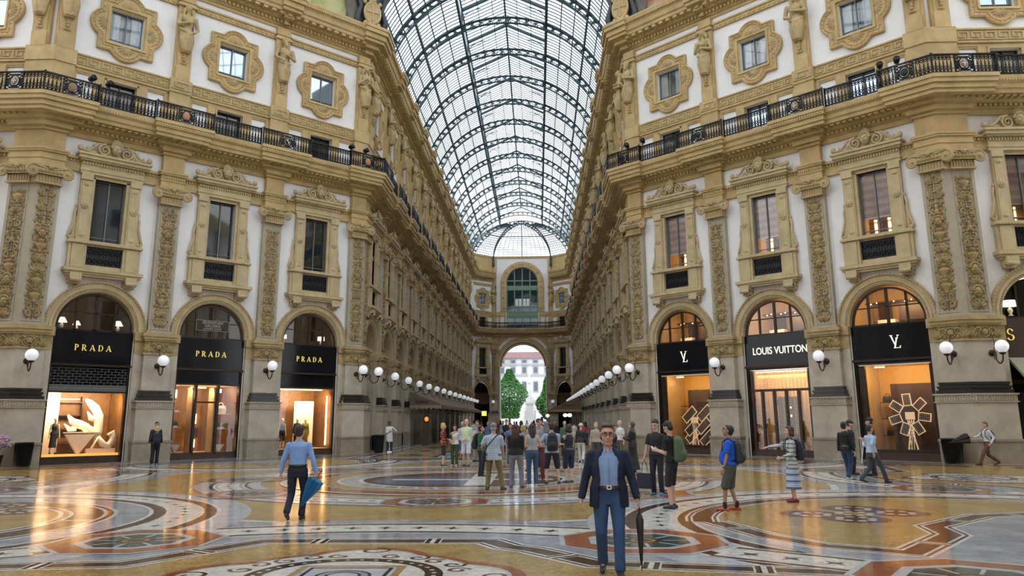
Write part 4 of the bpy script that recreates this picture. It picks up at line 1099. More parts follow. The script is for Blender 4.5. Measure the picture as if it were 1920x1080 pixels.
dfront(EL,ELEN/2,'dark arched shop front in the slanting left side of the end wall')
dfront(ER,ELEN/2,'dark arched shop front in the slanting right side of the end wall')
dfront(LT,3.46,'dark arched shop front of the side passage at the left edge')
rs=dfront(RT,3.46,'dark shop front with yellow serif letter and pale awning at the right edge')
mb=MB().mat(GOLD);glyph(mb,'S',0,.5,.12,.05);sign_obj('lettering',mb,rs,1.33,-.22,5.0)
aw=MB().mat(mat('pale_awning',(.30,.29,.20),.8));aw.prism([(-.2,4.25),(1.3,2.95),(1.3,2.80),(-.2,4.0)],-1.2,1.2,'x') if False else None
aw.rings([[(1.55,-.2,4.28),(1.55,1.3,3.05),(1.55,1.3,2.9),(1.55,-.2,4.15)],[(-1.55,-.2,4.28),(-1.55,1.3,3.05),(-1.55,1.3,2.9),(-1.55,-.2,4.15)]],cap0=True,cap1=True);obj('awning',aw,None,rs)
gm=MB().mat(STRIP)
for x,z in((.9,.8),(1.0,1.5),(.8,2.1)): gm.box(x,x+.1,-.40,-.38,z,z+.25)
obj('lit_display',gm,None,rs)
table_lamp(RT,3.46,1.15,-.3,6.05,'pale green shaded table lamp in the arched window at the right edge',1.1,True)
# ================================================================ end wall with the great arch and green window
YC=F1.y
w=MB().mat(STUCCO);h=EH
n=32;R=3.8;SP=10.55
# wall around the lower arch (z<15) and around the arched window above
def arcwall(mb,x0,x1,z0,z1,r,cz,zb,y=0):
    for i in range(n):
        a0=PI*i/n;a1=PI*(i+1)/n
        p0=(r*cos(a0),cz+r*sin(a0));p1=(r*cos(a1),cz+r*sin(a1));mb.quad((p0[0],y,p0[1]),(p0[0],y,z1),(p1[0],y,z1),(p1[0],y,p1[1]))
    mb.quad((x0,y,z0),(-r,y,z0),(-r,y,z1),(x0,y,z1));mb.quad((r,y,z0),(x1,y,z0),(x1,y,z1),(r,y,z1))
arcwall(w,-h,h,0,15.4,R,SP,0)
WR=2.62;WC=24.0
arcwall(w,-h,h,15.4,28.2,WR,WC,0)
MEC=EC.M(h)
struct(obj('wall_end_centre',w,None,None,MEC))
t=MB().mat(OCHRE)
def ring(mb,r0,r1,cz,y0,y1,zb,n=36):
    P=[(r0,y0-.3),(r0,y1-.05),(r0+.1,y1),(r1-.1,y1),(r1,y1-.06),(r1,-.02)]
    loops=[[(r,y,zb)]+[(r*cos(PI*i/n),y,cz+r*sin(PI*i/n)) for i in range(n+1)]+[(-r,y,zb)] for r,y in P];mb.rings(loops,closed=False)
ring(t,R,R+.62,SP,0,.22,10.5);ring(t,WR,WR+.95,WC,0,.20,19.2)
t.mat(OCHRE2)
for i in range(19):
    a=PI*(i+.5)/19;M=(( WR+.48)*cos(a),.2,WC+(WR+.48)*sin(a));t.smooth=True;t.ell(M,(.13,.05,.13) if i%3 else (.26,.07,.26),8,5)
for s in(-1,1):
    for k in range(5): t.ell((s*(WR+.48),.2,19.8+k*.9),(.12,.05,.12) if k%2 else(.22,.06,.22),8,5)
t.smooth=False;t.mat(OCHRE)
for s in(-1,1):
    t.box(s*(R+.0),s*(R+.62),-4,.30,10.1,10.55);t.box(s*(R),s*(R+.58),-4,.26,9.4,9.5);t.mat(SHAFT).box(s*(R-.05),s*(R+.5),-4.0,.10,0,10.1).mat(OCHRE)
    # spandrel panels
    for zz in((14.85,14.95),): pass
    t.prism([(s*4.15,15.1),(s*4.15,13.2),(s*3.8,13.5),(s*2.9,14.5),(s*1.9,15.1)],.0,.06,'y')
t.box(-EH,EH,-.02,.14,18.46,19.2)if False else None
for s in(-1,1):
    t.box(s*(WR+.1),s*EH,-.02,.16,18.5,19.15);t.box(s*2.75,s*3.0,-.02,.1,16.4,18.5);t.box(s*3.65,s*3.9,-.02,.1,16.4,18.5);t.box(s*4.3,s*4.75,-.02,.24,16.4,28.2)
struct(obj(trimname(),t,None,None,MEC))
# passage vault through the thickness
p=MB().mat(SHAFT);D=5
loops=[[(R,y,0)]+[(R*cos(PI*i/n),y,SP+R*sin(PI*i/n)) for i in range(n+1)]+[(-R,y,0)] for y in(0,-D)];p.rings(loops,closed=False)
p.mat(OCHRE)
for y in(-1.5,-3.6): 
    p.rings([[((R-.0)*cos(PI*i/n),y,SP+R*sin(PI*i/n)) for i in range(n+1)],[((R-.25)*cos(PI*i/n),y,SP+(R-.25)*sin(PI*i/n)) for i in range(n+1)],[((R-.25)*cos(PI*i/n),y-.6,SP+(R-.25)*sin(PI*i/n)) for i in range(n+1)],[((R)*cos(PI*i/n),y-.6,SP+(R)*sin(PI*i/n)) for i in range(n+1)]],closed=False)
struct(obj('wall_passage',p,None,None,MEC))
# green window
gw=sroot('window_%d'%(WINC[0]+1),MEC);WINC[0]+=1
g=MB().mat(GREENP)
def hh(x): return WC+math.sqrt(max(.01,(WR-.05)**2-x*x))
g.rings([[((WR)*cos(PI*i/n),y,WC+(WR)*sin(PI*i/n)) for i in range(n+1)] if k in(0,) else [((WR-.14)*cos(PI*i/n),y,WC+(WR-.14)*sin(PI*i/n)) for i in range(n+1)] for k,y in((0,-.3),(1,-.25),(1,-.45))],closed=False)
for x in(-2.55,-1.28,0,1.28,2.55): g.box(x-.09,x+.09,-.45,-.28,16.3,hh(min(abs(x),2.5)))
for z,tz in((24.4,.1),(23.3,.28),(22.9,.1),(20.0,.1),(19.2,.1),(18.75,.3),(18.3,.12)): g.box(-2.6,2.6,-.45,-.26,z-tz,z+tz)
obj('frame',g,None,gw)
g=MB().mat(DARKGL);g.add([(-WR,-.4,16.4),(WR,-.4,16.4)]+[(WR*cos(PI*i/n),-.4,WC+WR*sin(PI*i/n)) for i in range(n+1)],[tuple(range(n+3))]);obj('pane',g,None,gw)
g=MB().mat(WHITEP)
for x in(-.64,.64): 
    g.box(x-.52,x-.05,-.395,-.39,20.2,21.4);g.box(x+.05,x+.52,-.395,-.39,20.2,21.4)
obj('lit_room_panels',g,None,gw)
# pilasters at the bends of the end wall
for f,s,lab in((EL,.35,'at the left end of the slanting left end wall'),(ER,.35,'at the right end of the slanting right end wall')):
    pass
for s,lab in((0,'left'),(2*EH,'right')):
    build_pilaster(EC,s,'carved pilaster just %s of the great end arch'%lab,2)
    wall_lamp(EC,s,'small white globe lamp just %s of the great end arch'%lab)
struct(obj(trimname(),sweep([(0,25.86),(.0,28.2),(.12,28.2),(.14,28.5),(-.6,28.55)],3,4,OCHRE)));struct(obj(trimname(),sweep([(0,25.86),(.0,28.2),(.12,28.2),(.14,28.5),(-.6,28.55)],5,6,OCHRE)));struct(obj(trimname(),sweep([(0,28.1),(.12,28.15),(.14,28.5),(-.6,28.55)],4,5,OCHRE)))
# parapets above the arcade cornices
for i0 in(2,6): struct(obj(trimname(),sweep([(.9,25.8),(.0,25.86),(.0,26.2),(-.5,26.25)],i0,i0+1,OCHRE)))
# ================================================================ glass vault
VZ=24.6;VR=8.65
ceil=sroot('ceiling',Matrix.Translation((CXX,0,0)))
def arc(r,y,a0=.06,a1=PI-.06,n=40,z=VZ): return [(r*cos(a0+(a1-a0)*i/n),y,z+r*sin(a0+(a1-a0)*i/n)) for i in range(n+1)]
def rib_mesh(r=VR,wd=.12,dep=.5,bays=34):
    mb=MB().mat(IRONV)
    for rr,w in((r-.02,wd),(r-dep,wd*.8)):
        o=arc(rr+.04,0);i_=arc(rr-.05,0)
        L=[[(x,-w,z) for x,_,z in o],[(x,w,z) for x,_,z in o],[(x,w,z) for x,_,z in i_],[(x,-w,z) for x,_,z in i_],[(x,-w,z) for x,_,z in o]];mb.rings(L,closed=False)
    for k in range(bays):
        a=.08+(PI-.16)*(k+.5)/bays
        d=(cos(a),sin(a));p=(-sin(a),cos(a));mid=r-dep/2
        mb.bar((mid*d[0]-d[0]*dep*.5,0,VZ+mid*d[1]-d[1]*dep*.5),(mid*d[0]+d[0]*dep*.5,0,VZ+mid*d[1]+d[1]*dep*.5),.10,.16)
        for s in(-1,1): mb.bar((mid*d[0]+p[0]*s*.05,0,VZ+mid*d[1]+p[1]*s*.05),(mid*d[0]+p[0]*s*.22+d[0]*.18,0,VZ+mid*d[1]+p[1]*s*.22+d[1]*.18),.05,.06);mb.bar((mid*d[0]+p[0]*s*.05,0,VZ+mid*d[1]+p[1]*s*.05),(mid*d[0]+p[0]*s*.22-d[0]*.18,0,VZ+mid*d[1]+p[1]*s*.22-d[1]*.18),.05,.06)
    return mb.mesh('rib')
LW=3.35;LZ=VZ+math.sqrt(VR*VR-LW*LW);LT_=LZ+1.35;RIDGE=35.5
def lantern_frame():
    mb=MB().mat(IRONV)
    for s in(-1,1):
        mb.bar((s*LW,0,LZ),(s*LW,0,LT_),.14);mb.bar((s*LW,0,LT_),(0,0,RIDGE),.12,.14)
        for k in range(10):
            a=PI*k/2/10;b=PI*(k+1)/2/10
            f=lambda a:(s*(LW-1.5+1.5*cos(a)),0,LT_-1.2+.0+1.3*sin(a))
            mb.bar(f(a),f(b),.05)
        for k in range(4): mb.tube([(s*(LW-.28-.25*k)+.12*cos(j*PI/3),0,LT_-.25+.08*k-.02*k*k+.1*sin(j*PI/3)) for j in range(6)],.02,4,closed=True)
    return mb.mesh('lantern_frame')
rm=rib_mesh();lf=lantern_frame()
VY0=Y0+.72
RY=[VY0+AP*k for k in range(0,15)]
for y in RY:
    obj('rib',rm,None,ceil,Matrix.Translation((0,y,0)));obj('lantern_frame',lf,None,ceil,Matrix.Translation((0,y,0)))
YA,YB=Y0-.6,RY[-1]
# edge arch of the octagon
e=MB().mat(IRONV)
for rr in(VR+1.0,VR+.3):
    o=arc(rr+.12,0);i_=arc(rr-.12,0);L=[[(x,-.3,z) for x,_,z in o],[(x,.3,z) for x,_,z in o],[(x,.3,z) for x,_,z in i_],[(x,-.3,z) for x,_,z in i_],[(x,-.3,z) for x,_,z in o]];e.rings(L,closed=False)
for k in range(30):
    a=.08+(PI-.16)*(k+.5)/30;e.bar(((VR+.3)*cos(a),0,VZ+(VR+.3)*sin(a)),((VR+1)*cos(a+.05),0,VZ+(VR+1)*sin(a+.05)),.1)
obj('edge_arch',e,None,ceil,Matrix.Translation((0,Y0-.3,0)))
pu=MB().mat(IRONV)
for off,th in((LW,.16),(-LW,.16),(6.3,.14),(-6.3,.14)):
    z=VZ+math.sqrt(VR*VR-off*off);pu.box(off-th/2,off+th/2,YA,YB,z-.32,z+.0)
for s in(-1,1): pu.box(s*LW-.06,s*LW+.06,YA,YB,LT_-.05,LT_+.08)
pu.box(-.07,.07,YA,YB,RIDGE-.28,RIDGE)
obj('purlin',pu,None,ceil)
# longitudinal glazing bars
gb=MB().mat(IRONV);NA=22
angs=[.07+(PI-.14)*i/NA for i in range(NA+1)]
for a in angs:
    x=VR*cos(a)
    if abs(x)<LW-.2:continue
    gb.box(x-.04,x+.04,YA,YB,VZ+VR*sin(a)-.05,VZ+VR*sin(a)+.03)
for s in(-1,1):
    for f in(.36,.7): 
        x=s*LW*(1-f);z=LT_+(RIDGE-LT_)*f;gb.box(x-.025,x+.025,YA,YB,z-.05,z+.03)
obj('glazing_bars',gb,None,ceil)
def crossbars():
    mb=MB().mat(IRONV);a1=math.acos(LW/VR)
    for k in range(11):
        y=AP*(k+.5)/11
        for s in(-1,1):
            pts=[(s*VR*cos(.06+(a1-.06)*i/12),y,VZ+VR*sin(.06+(a1-.06)*i/12)) for i in range(13)]
            for i in range(12): mb.bar(pts[i],pts[i+1],.052,.06)
            mb.bar((s*LW,y,LZ),(s*LW,y,LT_),.03);mb.bar((s*LW,y,LT_),(0,y,RIDGE),.052,.06)
    return mb.mesh('cross_bars')
cb=crossbars()
for y in RY[:-1]: obj('cross_bars',cb,None,ceil,Matrix.Translation((0,y,0)))
gl=MB().mat(VGLASS);a1=math.acos(LW/VR)
for s in(-1,1):
    L=[[(s*VR*cos(.03+(a1-.03)*i/16),y,VZ+VR*sin(.03+(a1-.03)*i/16)+.04) for i in range(17)]+[(s*LW,y,LT_),(0,y,RIDGE)] for y in(YA,YB)]
    gl.rings(L,closed=False)
obj('glass',gl,None,ceil)
# apse of the vault: from the last rib down to the polygonal end wall
ap=MB().mat(IRONV);top=Vector((0,YB,VZ+VR))
base=[Vector((-HW,YE,28.5)),Vector((-EH,YC,28.5)),Vector((EH,YC,28.5)),Vector((HW,YE,28.5))]
def apcurve(b,k=20,dz=0):
    out=[]
    for i in range(k+1):
        a=PI/2*i/k;f=sin(a);out.append(Vector((b.x*f,YB+(b.y-YB)*f,28.5+(VZ+VR-28.5)*cos(a)+dz)))
    return out
def crib(mb,b):
    c=apcurve(b);d=apcurve(b,dz=-.5)
    for i in range(len(c)-1):
        mb.bar(c[i],c[i+1],.16,.1);mb.bar(d[i],d[i+1],.14,.1)
        if i%1==0: mb.bar(c[i],d[i],.09);mb.bar(c[i],d[i+1],.06)
crib(ap,base[1]);crib(ap,base[2]);m=apcurve(Vector((0,YC,28.5)))
for i in range(20): ap.bar(m[i],m[i+1],.14)
for b in(base[0],base[3]):
    c=apcurve(b)
    for i in range(20): ap.bar(c[i],c[i+1],.1)
LV_=.45
def aplevel(f):
    return [apcurve(b)[int(f*20)] for b in base]
for i in(11,): 
    L=aplevel(i/20)
    for a,b in zip(L[:-1],L[1:]): ap.bar(a,b,.14)
for i in range(3,20):
    L=aplevel(i/20)
    for a,b in zip(L[:-1],L[1:]): ap.bar(a,b,.07,.07)
for j in range(3):
    for f in [k/12 for k in range(1,12)]:
        bb=base[j].lerp(base[j+1],f);c=apcurve(bb)
        for i in range(4,20): ap.bar(c[i],c[i+1],.06,.07)
obj('apse_frame',ap,None,ceil)
ag=MB().mat(VGLASS);L=[[tuple(p) for p in apcurve(b,dz=.06)] for b in base];ag.rings(L,closed=False);
side=[]
obj('apse_glass',ag,None,ceil)
# black brackets at the feet of the two main apse ribs
for s in(-1,1):
    b=MB().mat(IRONV);b.prism([(-.12,-.12),(.12,-.12),(.12,.12),(-.12,.12)],27.0,28.6);b.smooth=True;b.ell((0,0,27.0),(.22,.22,.35),8,6);obj('rib_bracket',b,None,ceil,Matrix.Translation((s*EH,YC-.25,0)))
# ================================================================ octagon: attic with lunette paintings, coats of arms
ATT=mat('attic_stone',(.20,.19,.17),.6,var=.3,scale=2)
DARKST=mat('dark_console',(.05,.055,.06),.5,metal=.3)
def fresco(cA,cB,cC,name):
    m=bpy.data.materials.new(name);m.use_nodes=True;nt=m.node_tree;b=nt.nodes['Principled BSDF'];b.inputs['Roughness'].default_value=.8
    tc=nt.nodes.new('ShaderNodeTexCoord');n=nt.nodes.new('ShaderNodeTexNoise');n.inputs['Scale'].default_value=.55;n.inputs['Detail'].default_value=7
    r=nt.nodes.new('ShaderNodeValToRGB');r.color_ramp.elements[0].position=.40;r.color_ramp.elements[0].color=(*cA,1);r.color_ramp.elements[1].position=.60;r.color_ramp.elements[1].color=(*cC,1)
    e=r.color_ramp.elements.new(.5);e.color=(*cB,1);nt.links.new(tc.outputs['Object'],n.inputs['Vector']);nt.links.new(n.outputs['Fac'],r.inputs['Fac']);nt.links.new(r.outputs['Color'],b.inputs['Base Color']);return m
for side,f,fm_ in(('left',LD,fresco((.03,.05,.015),(.28,.28,.08),(.48,.46,.24),'mural_left')),('right',RD,fresco((.15,.05,.03),(.42,.22,.14),(.5,.36,.25),'mural_right'))):
    M=f.M(LD_/2);mb=MB().mat(ATT);RA=7.5;zc=25.9
    mb.quad((-LD_/2,-.3,25.8),(LD_/2,-.3,25.8),(LD_/2,-.3,26.0),(-LD_/2,-.3,26.0))
    nn=40
    for i in range(nn):
        a0=PI*i/nn;a1=PI*(i+1)/nn
        p0=(RA*cos(a0),zc+RA*sin(a0));p1=(RA*cos(a1),zc+RA*sin(a1));mb.quad((p0[0],-.3,p0[1]),(p0[0]*1.139,-.3,34.6),(p1[0]*1.139,-.3,34.6),(p1[0],-.3,p1[1]))
    struct(obj('wall_%s_attic'%side,mb,None,None,M))
    fr_=MB().mat(ATT);L=[[(r*cos(PI*i/nn),y,zc+r*sin(PI*i/nn)) for i in range(nn+1)] for r,y in((RA+.35,-.3),(RA+.3,.1),(RA-.05,.15),(RA-.15,-.5))];fr_.rings(L,closed=False)
    struct(obj(trimname(),fr_,None,None,M))
    mu=MB().mat(fm_);mu.add([(RA*cos(PI*i/nn),-.6,zc+RA*sin(PI*i/nn)) for i in range(nn+1)],[tuple(range(nn+1))])
    tag(obj('lunette_mural',mu,None,None,M),'painted %s half-round mural above the %s front cornice'%({'left':'green and yellow','right':'pinkish brown'}[side],side),'mural')
for side,K,f1,f2 in(('left',B1,LD,LC),('right',B2,RD,RC)):
    nrm=Vector((.55*(1 if side=='left' else -1),-.83,0)).normalized();X=nrm.cross(Vector((0,0,1)));p=K+nrm*.55
    M=Matrix(((X.x,nrm.x,0,p.x),(X.y,nrm.y,0,p.y),(0,0,1,25.9),(0,0,0,1)))
    r=thing('coat_of_arms','stone shield with a cross on a dark console above the %s arcade corner'%side,'coat of arms',M)
    c=MB().mat(DARKST);c.box(-.9,.9,-1.2,-.2,0,3.6);c.smooth=True
    for s in(-1,1): c.tube([(s*.85,-.1,.1),(s*.95,0,.7),(s*.7,0,1.5),(s*.95,0,2.4),(s*1.3,-.1,3.2)],[.25,.2,.14,.2,.3],7)
    obj('console',c,None,r)
    sh=MB().mat(OCHRE2);sh.smooth=False;sh.prism([(0,.35),(.35,.6),(.48,1.1),(.45,1.6),(.3,1.75),(-.3,1.75),(-.45,1.6),(-.48,1.1),(-.35,.6)],-.15,.2,'y');sh.mat(OCHRE);sh.box(-.05,.05,.2,.25,.5,1.7);sh.box(-.42,.42,.2,.25,1.1,1.2)
    sh.smooth=True;sh.tube([(.52*cos(a*PI/8),.16,1.1+.72*sin(a*PI/8)) for a in range(16)],.09,6,closed=True);sh.ell((0,.1,1.98),(.28,.2,.24),8,6)
    for s in(-1,1): sh.ell((s*.42,.1,.35),(.16,.14,.18),8,6);sh.ell((s*.5,.1,1.8),(.14,.14,.16),8,6)
    sh.ell((0,.1,.22),(.16,.14,.2),8,6);obj('shield',sh,None,r)
# ================================================================ awnings in the arcade
AWM=mat('awning_cloth',(.17,.11,.075),.85);AWV=mat('awning_valance',(.30,.22,.15),.85)
def awning(f,t0,t1,d0,d1,z0,z1,label,txt):
    sx=1 if f.X.dot(f.d)>0 else -1
    r=thing('awning',label,'awning',f.M(t0));L=(t1-t0)*sx
    m=MB().mat(AWM);m.quad((0,d0,z0),(L,d0,z0),(L,d1,z1),(0,d1,z1));m.add([(0,d0,z0),(0,d1,z1),(0,d0,z1)],[(0,1,2)]);m.add([(L,d0,z0),(L,d1,z1),(L,d0,z1)],[(0,1,2)]);m.quad((0,d0,z0-.04),(L,d0,z0-.04),(L,d1,z1-.04),(0,d1,z1-.04));obj('canopy',m,None,r)
    v=MB().mat(AWV)
    def scal(p0,p1):
        n=int((Vector(p1)-Vector(p0)).length/.35);A=Vector(p0);B=Vector(p1)
        for i in range(n):
            a=A.lerp(B,i/n);b=A.lerp(B,(i+1)/n);c=(a+b)/2
            v.add([tuple(a),tuple(b),tuple(b-Vector((0,0,.18))),tuple(b.lerp(c,.5)-Vector((0,0,.27))),tuple(c-Vector((0,0,.30))),tuple(a.lerp(c,.5)-Vector((0,0,.27))),tuple(a-Vector((0,0,.18)))],[(0,1,2,3,4,5,6)])
    scal((0,d0,z1),(0,d1,z1));scal((0,d1,z1),(L,d1,z1));scal((L,d0,z1),(L,d1,z1));obj('valance',v,None,r)
    p=MB().mat(FRAME)
    for x in(0,L):
        p.box(x-.04,x+.04,d1-.1,d1-.02,0,z1)
    obj('post',p,None,r)
    me=text_mesh(txt,.55,mat('awning_text_'+txt[:2],(.04,.025,.02),.8),.0)
    # written on the sloping near end
    me.transform(Matrix(((sx*(-1 if f is LC else 1),0,0,0),(0,1,0,0),(0,0,1,0),(0,0,0,1))) if False else Matrix.Identity(4))
    return r,me
r,me=awning(LC,15.5,58,.72,3.3,4.0,2.95,'long brown awning with scalloped edge along the left arcade','Galleria')
# upright name board triangle facing the octagon
def endtext(r,me,side,z):
    # text faces -Y in world, reads along +X
    K=Matrix(((1,0,0,0),(0,0,-1,0),(0,1,0,0),(0,0,0,1)))
    W=r.matrix_world if False else None
    me.transform(K);return me
def world_text(txt,size,m,loc,parent_root,par_M,name='lettering'):
    me=text_mesh(txt,size,m,.0)
    K=Matrix.Translation(loc)@Matrix(((1,0,0,0),(0,0,-1,0),(0,1,0,0),(0,0,0,1)))
    me.transform(par_M.inverted()@K);link(name,me,parent_root)
TXM=mat('dark_awning_text',(.03,.02,.02),.8)
world_text('Galleria',.34,TXM,(-G+1.65,Y0+15.5-.03,3.12),r,LC.M(15.5))
r,me=awning(RC,48,78,.72,4.6,4.6,2.95,'brown awning with scalloped edge at the far end of the right arcade','il Salotto')
world_text('il Salotto',.42,TXM,(GR-2.3,Y0+48-.03,3.3),r,RC.M(48))
# lit shop sign and cafe lamps far down
for k,(x,y,z) in enumerate(((-8.3,124.5,2.9),)):
    mb=MB().mat(mat('lit_yellow_sign',(.9,.6,.1),.5,emit=(1,.6,.12),es=1.2)).box(-.36,.36,-.1,0,-.45,.25);tag(obj('lit_sign',mb,None,None,Matrix.Translation((x,y,z))),'small glowing yellow sign at the far left end of the arcade','sign')
CAFE=mat('cafe_lamp_glow',(1,.8,.45),.5,emit=(1,.78,.42),es=2.5)
for k,(x,y) in enumerate(((1.2,100),(3.1,92),(3.6,92))):
    r=thing('cafe_lamp','glowing round cafe lamp, %s under the right awning'%['leftmost','middle','rightmost'][k],'lamp',Matrix.Translation((x,y,0)));m_=MB().mat(CAFE);m_.smooth=True;m_.ell((0,0,2.3),(.25,.25,.2),10,7);obj('globe',m_,None,r);obj('pole',MB().mat(IRON).lathe([(.15,0),(.03,.1),(.03,2.2)],n=8),None,r)
# ================================================================ outside: square, building, trees, monument
PAV=mat('square_paving',(.45,.44,.42),.8,var=.2,scale=1)
struct(obj('floor_square',MB().mat(PAV).quad((-60,136,-.02),(60,136,-.02),(60,260,-.02),(-60,260,-.02))))
BW=mat('pale_facade',(.78,.78,.80),.8,var=.05,scale=.3);RF=mat('red_roof',(.26,.13,.13),.8,var=.3,scale=2);BT=mat('grey_cornice',(.42,.42,.45),.7)
bd=thing('apartment_building','pale many-windowed palace with red tiled roof beyond the far arch','building',Matrix.Translation((-3,215,0)))
m_=MB().mat(BW);m_.prism([(-40,0),(-9,-0),(-1.5,-2.5),(40,0),(40,18),(-40,18)],0,17.9);obj('walls',m_,None,bd)
m_=MB().mat(RF);m_.rings([[(-41,-1,17.9),(-1.5,-3.6,17.9),(41,-1,17.9)],[(-40,5,20.0),(-1.5,3,20.0),(40,5,20.0)]],closed=False);obj('roof',m_,None,bd)
m_=MB().mat(BT)
for z in(17.6,16.0,13.2,6.5): m_.prism([(-40,-.5),(-9,-.5),(-1.5,-3.1),(40,-.5),(40,0),(-40,0)],z,z+.45)
obj('cornice',m_,None,bd)
WD=mat('far_window',(.13,.15,.17),.3)
for row,(z0,z1) in enumerate(((14.0,15.5),(16.7,17.3),(9.2,11.6))):
    for k in range(9):
        x=-12.5+k*3.0
        yb=(-.05-(x+9)/7.5*2.5) if -9<x<-1.5 else ((-2.55+(x+1.5)/41.5*2.5) if x>=-1.5 else -.05)
        fr_=MB().mat(BT).box(x-.75,x+.75,yb-.25,yb+.1,z0-.3,z1+.3);o=obj('window',fr_,None,bd);obj('pane',MB().mat(WD).box(x-.5,x+.5,yb-.3,yb-.2,z0,z1),None,o)
m_=MB().mat(BT).box(-7.5,-6.6,2,3,19.5,21.0);obj('chimney',m_,None,bd);obj('antenna',MB().mat(IRON).box(2.6,2.75,3,3.15,19.5,28),None,bd)
LEAF=mat('tree_leaves',(.09,.26,.05),.6,col2=(.02,.09,.02),scale=1.5,spec=.3);BARK=mat('tree_bark',(.10,.07,.05),.8)
def tree(x,y,h,rw,seed,label):
    rnd=random.Random(seed);r=thing('tree',label,'tree',Matrix.Translation((x,y,0)))
    t_=MB().mat(BARK);t_.smooth=True;t_.tube([(0,0,0),(.1,0,h*.3),(0,.1,h*.8)],[.3,.22,.06],7)
    for k in range(6): a=k*1.1;t_.tube([(0,0,h*(.25+.08*k)),(rw*.5*cos(a),rw*.5*sin(a),h*(.4+.08*k))],[.1,.03],5)
    obj('trunk',t_,None,r);c=MB().mat(LEAF)
    for i in range(5200):
        f=rnd.random();z=h*(.18+.82*f);R=rw*(math.sin(PI*min(.99,.12+.82*f)**.8))*(.55+.45*rnd.random());R*=1+.25*sin(9*f+seed)
        a=rnd.random()*2*PI;p=Vector((R*cos(a),R*sin(a),z));s=.16+.16*rnd.random();u=Vector((rnd.uniform(-1,1),rnd.uniform(-1,1),rnd.uniform(-.6,.6))).normalized()*s;v=u.orthogonal().normalized()*s*.6
        c.add([tuple(p-u),tuple(p+v),tuple(p+u),tuple(p-v)],[(0,1,2,3)])
    obj('crown',c,None,r)
tree(-5.6,158,11.6,3.3,3,'leafy green tree left of the white monument beyond the arch')
tree(2.2,162,10.6,2.2,5,'leafy green tree right of the white monument beyond the arch')
# monument
MBL=mat('white_marble',(.82,.82,.80),.5)
mo=thing('monument','white marble monument with standing robed figure between the trees','monument',Matrix.Translation((-1.7,166,0))@Matrix.Diagonal((.68,.68,.9,1)))
m_=MB().mat(MBL);m_.box(-2.2,2.2,-2.2,2.2,0,1.0);m_.box(-1.2,1.2,-1.2,1.2,1.0,5.6);m_.box(-1.6,1.6,-1.6,1.6,5.6,6.1);m_.box(-1.2,1.2,-1.2,1.2,6.1,7.0);m_.box(-2.0,-1.1,-2.0,-1.1,1,2.2);m_.box(1.1,2.0,-2.0,-1.1,1,2.2);obj('pedestal',m_,None,mo)
m_=MB().mat(MBL);m_.smooth=True;m_.lathe([(.9,7.0),(.95,7.6),(.8,9),(.7,10),(.62,10.6),(.75,11.1),(.55,11.5),(.2,11.7)],n=14,sy=.8);m_.ell((0,0,12.0),(.3,.32,.4),10,8);m_.ell((0,-.25,11.8),(.2,.15,.35),8,6);m_.tube([(-.6,-.2,11.2),(-.75,-.45,10.4),(-.1,-.7,10.2)],[.22,.2,.15],8);m_.tube([(.6,-.2,11.2),(.75,-.45,10.4),(.1,-.7,10.2)],[.22,.2,.15],8);obj('robed_figure',m_,None,mo)
for k,(x,l) in enumerate(((-1.55,'left'),(1.55,'right'))):
    m_=MB().mat(MBL);m_.smooth=True;m_.lathe([(.42,2.2),(.4,2.8),(.3,3.5),(.36,4.0),(.2,4.3)],(x,-1.5,0),n=10);m_.ell((x,-1.5,4.55),(.18,.2,.25),8,6);m_.tube([(x+.3,-1.5,4.1),(x+.3,-1.8,3.5)],.1,6);obj('attendant_figure',m_,None,mo)
# closing walls behind and beside the camera (the near half of the octagon)
bk=MB().mat(STUCCO)
NA1=Vector((A1.x,OC.y-(A1.y-OC.y),0));NA2=Vector((A2.x,NA1.y,0));NB1=Vector((-G,OC.y-(Y0-OC.y),0));NB2=Vector((GR,NB1.y,0))
def wq(name,a,b,z0=0,z1=25.8):
    mb=MB().mat(OCHRE2 if 'pier' in name else STUCCO).quad((a.x,a.y,z0),(b.x,b.y,z0),(b.x,b.y,z1),(a.x,a.y,z1));mb.mat(PIER).quad((a.x,a.y,0),(b.x,b.y,0),(b.x,b.y,6),(a.x,a.y,6)) ;return struct(obj(name,mb))
def wq2(name,a,b):
    mb=MB();L=(b-a).length;n=max(1,int(L/5.5));t=(b-a)/n;nr=Vector((-t.y,t.x,0)).normalized()
    mid=OC-a
    if nr.dot(mid)<0:nr=-nr
    def Q(m,p,q_,z0,z1,o=0): mb.mat(m).quad(tuple(p+nr*o+Vector((0,0,z0))),tuple(q_+nr*o+Vector((0,0,z0))),tuple(q_+nr*o+Vector((0,0,z1))),tuple(p+nr*o+Vector((0,0,z1))))
    Q(STUCCO,a,b,0,25.8)
    for i in range(n):
        p=a+t*i
        Q(PIER,p,p+t*.36,0,6,.3);Q(OCHRE,p+t*.05,p+t*.3,6,25.8,.2);Q(DARKGL,p+t*.4,p+t*.96,0,7.6,.1);Q(DARKGL,p+t*.55,p+t*.8,10,13,.1);Q(DARKGL,p+t*.55,p+t*.8,20.3,22,.1)
    Q(OCHRE,a,b,15.2,16.4,1.2);Q(OCHRE,a,b,24.2,25.8,1.0);Q(IRON,a,b,16.5,17.2,1.2)
    struct(obj(name,mb))
wq2('wall_near_left',NA1,NB1);wq2('wall_near_right',NB2,NA2)
wq2('wall_entry_left',NB1,Vector((-G,-30,0)));wq2('wall_entry_right',Vector((GR,-30,0)),NB2)
wq2('wall_far_side_left',Vector((-46,NA1.y,0)),NA1);wq2('wall_far_side_right',NA2,Vector((42,NA2.y,0)))

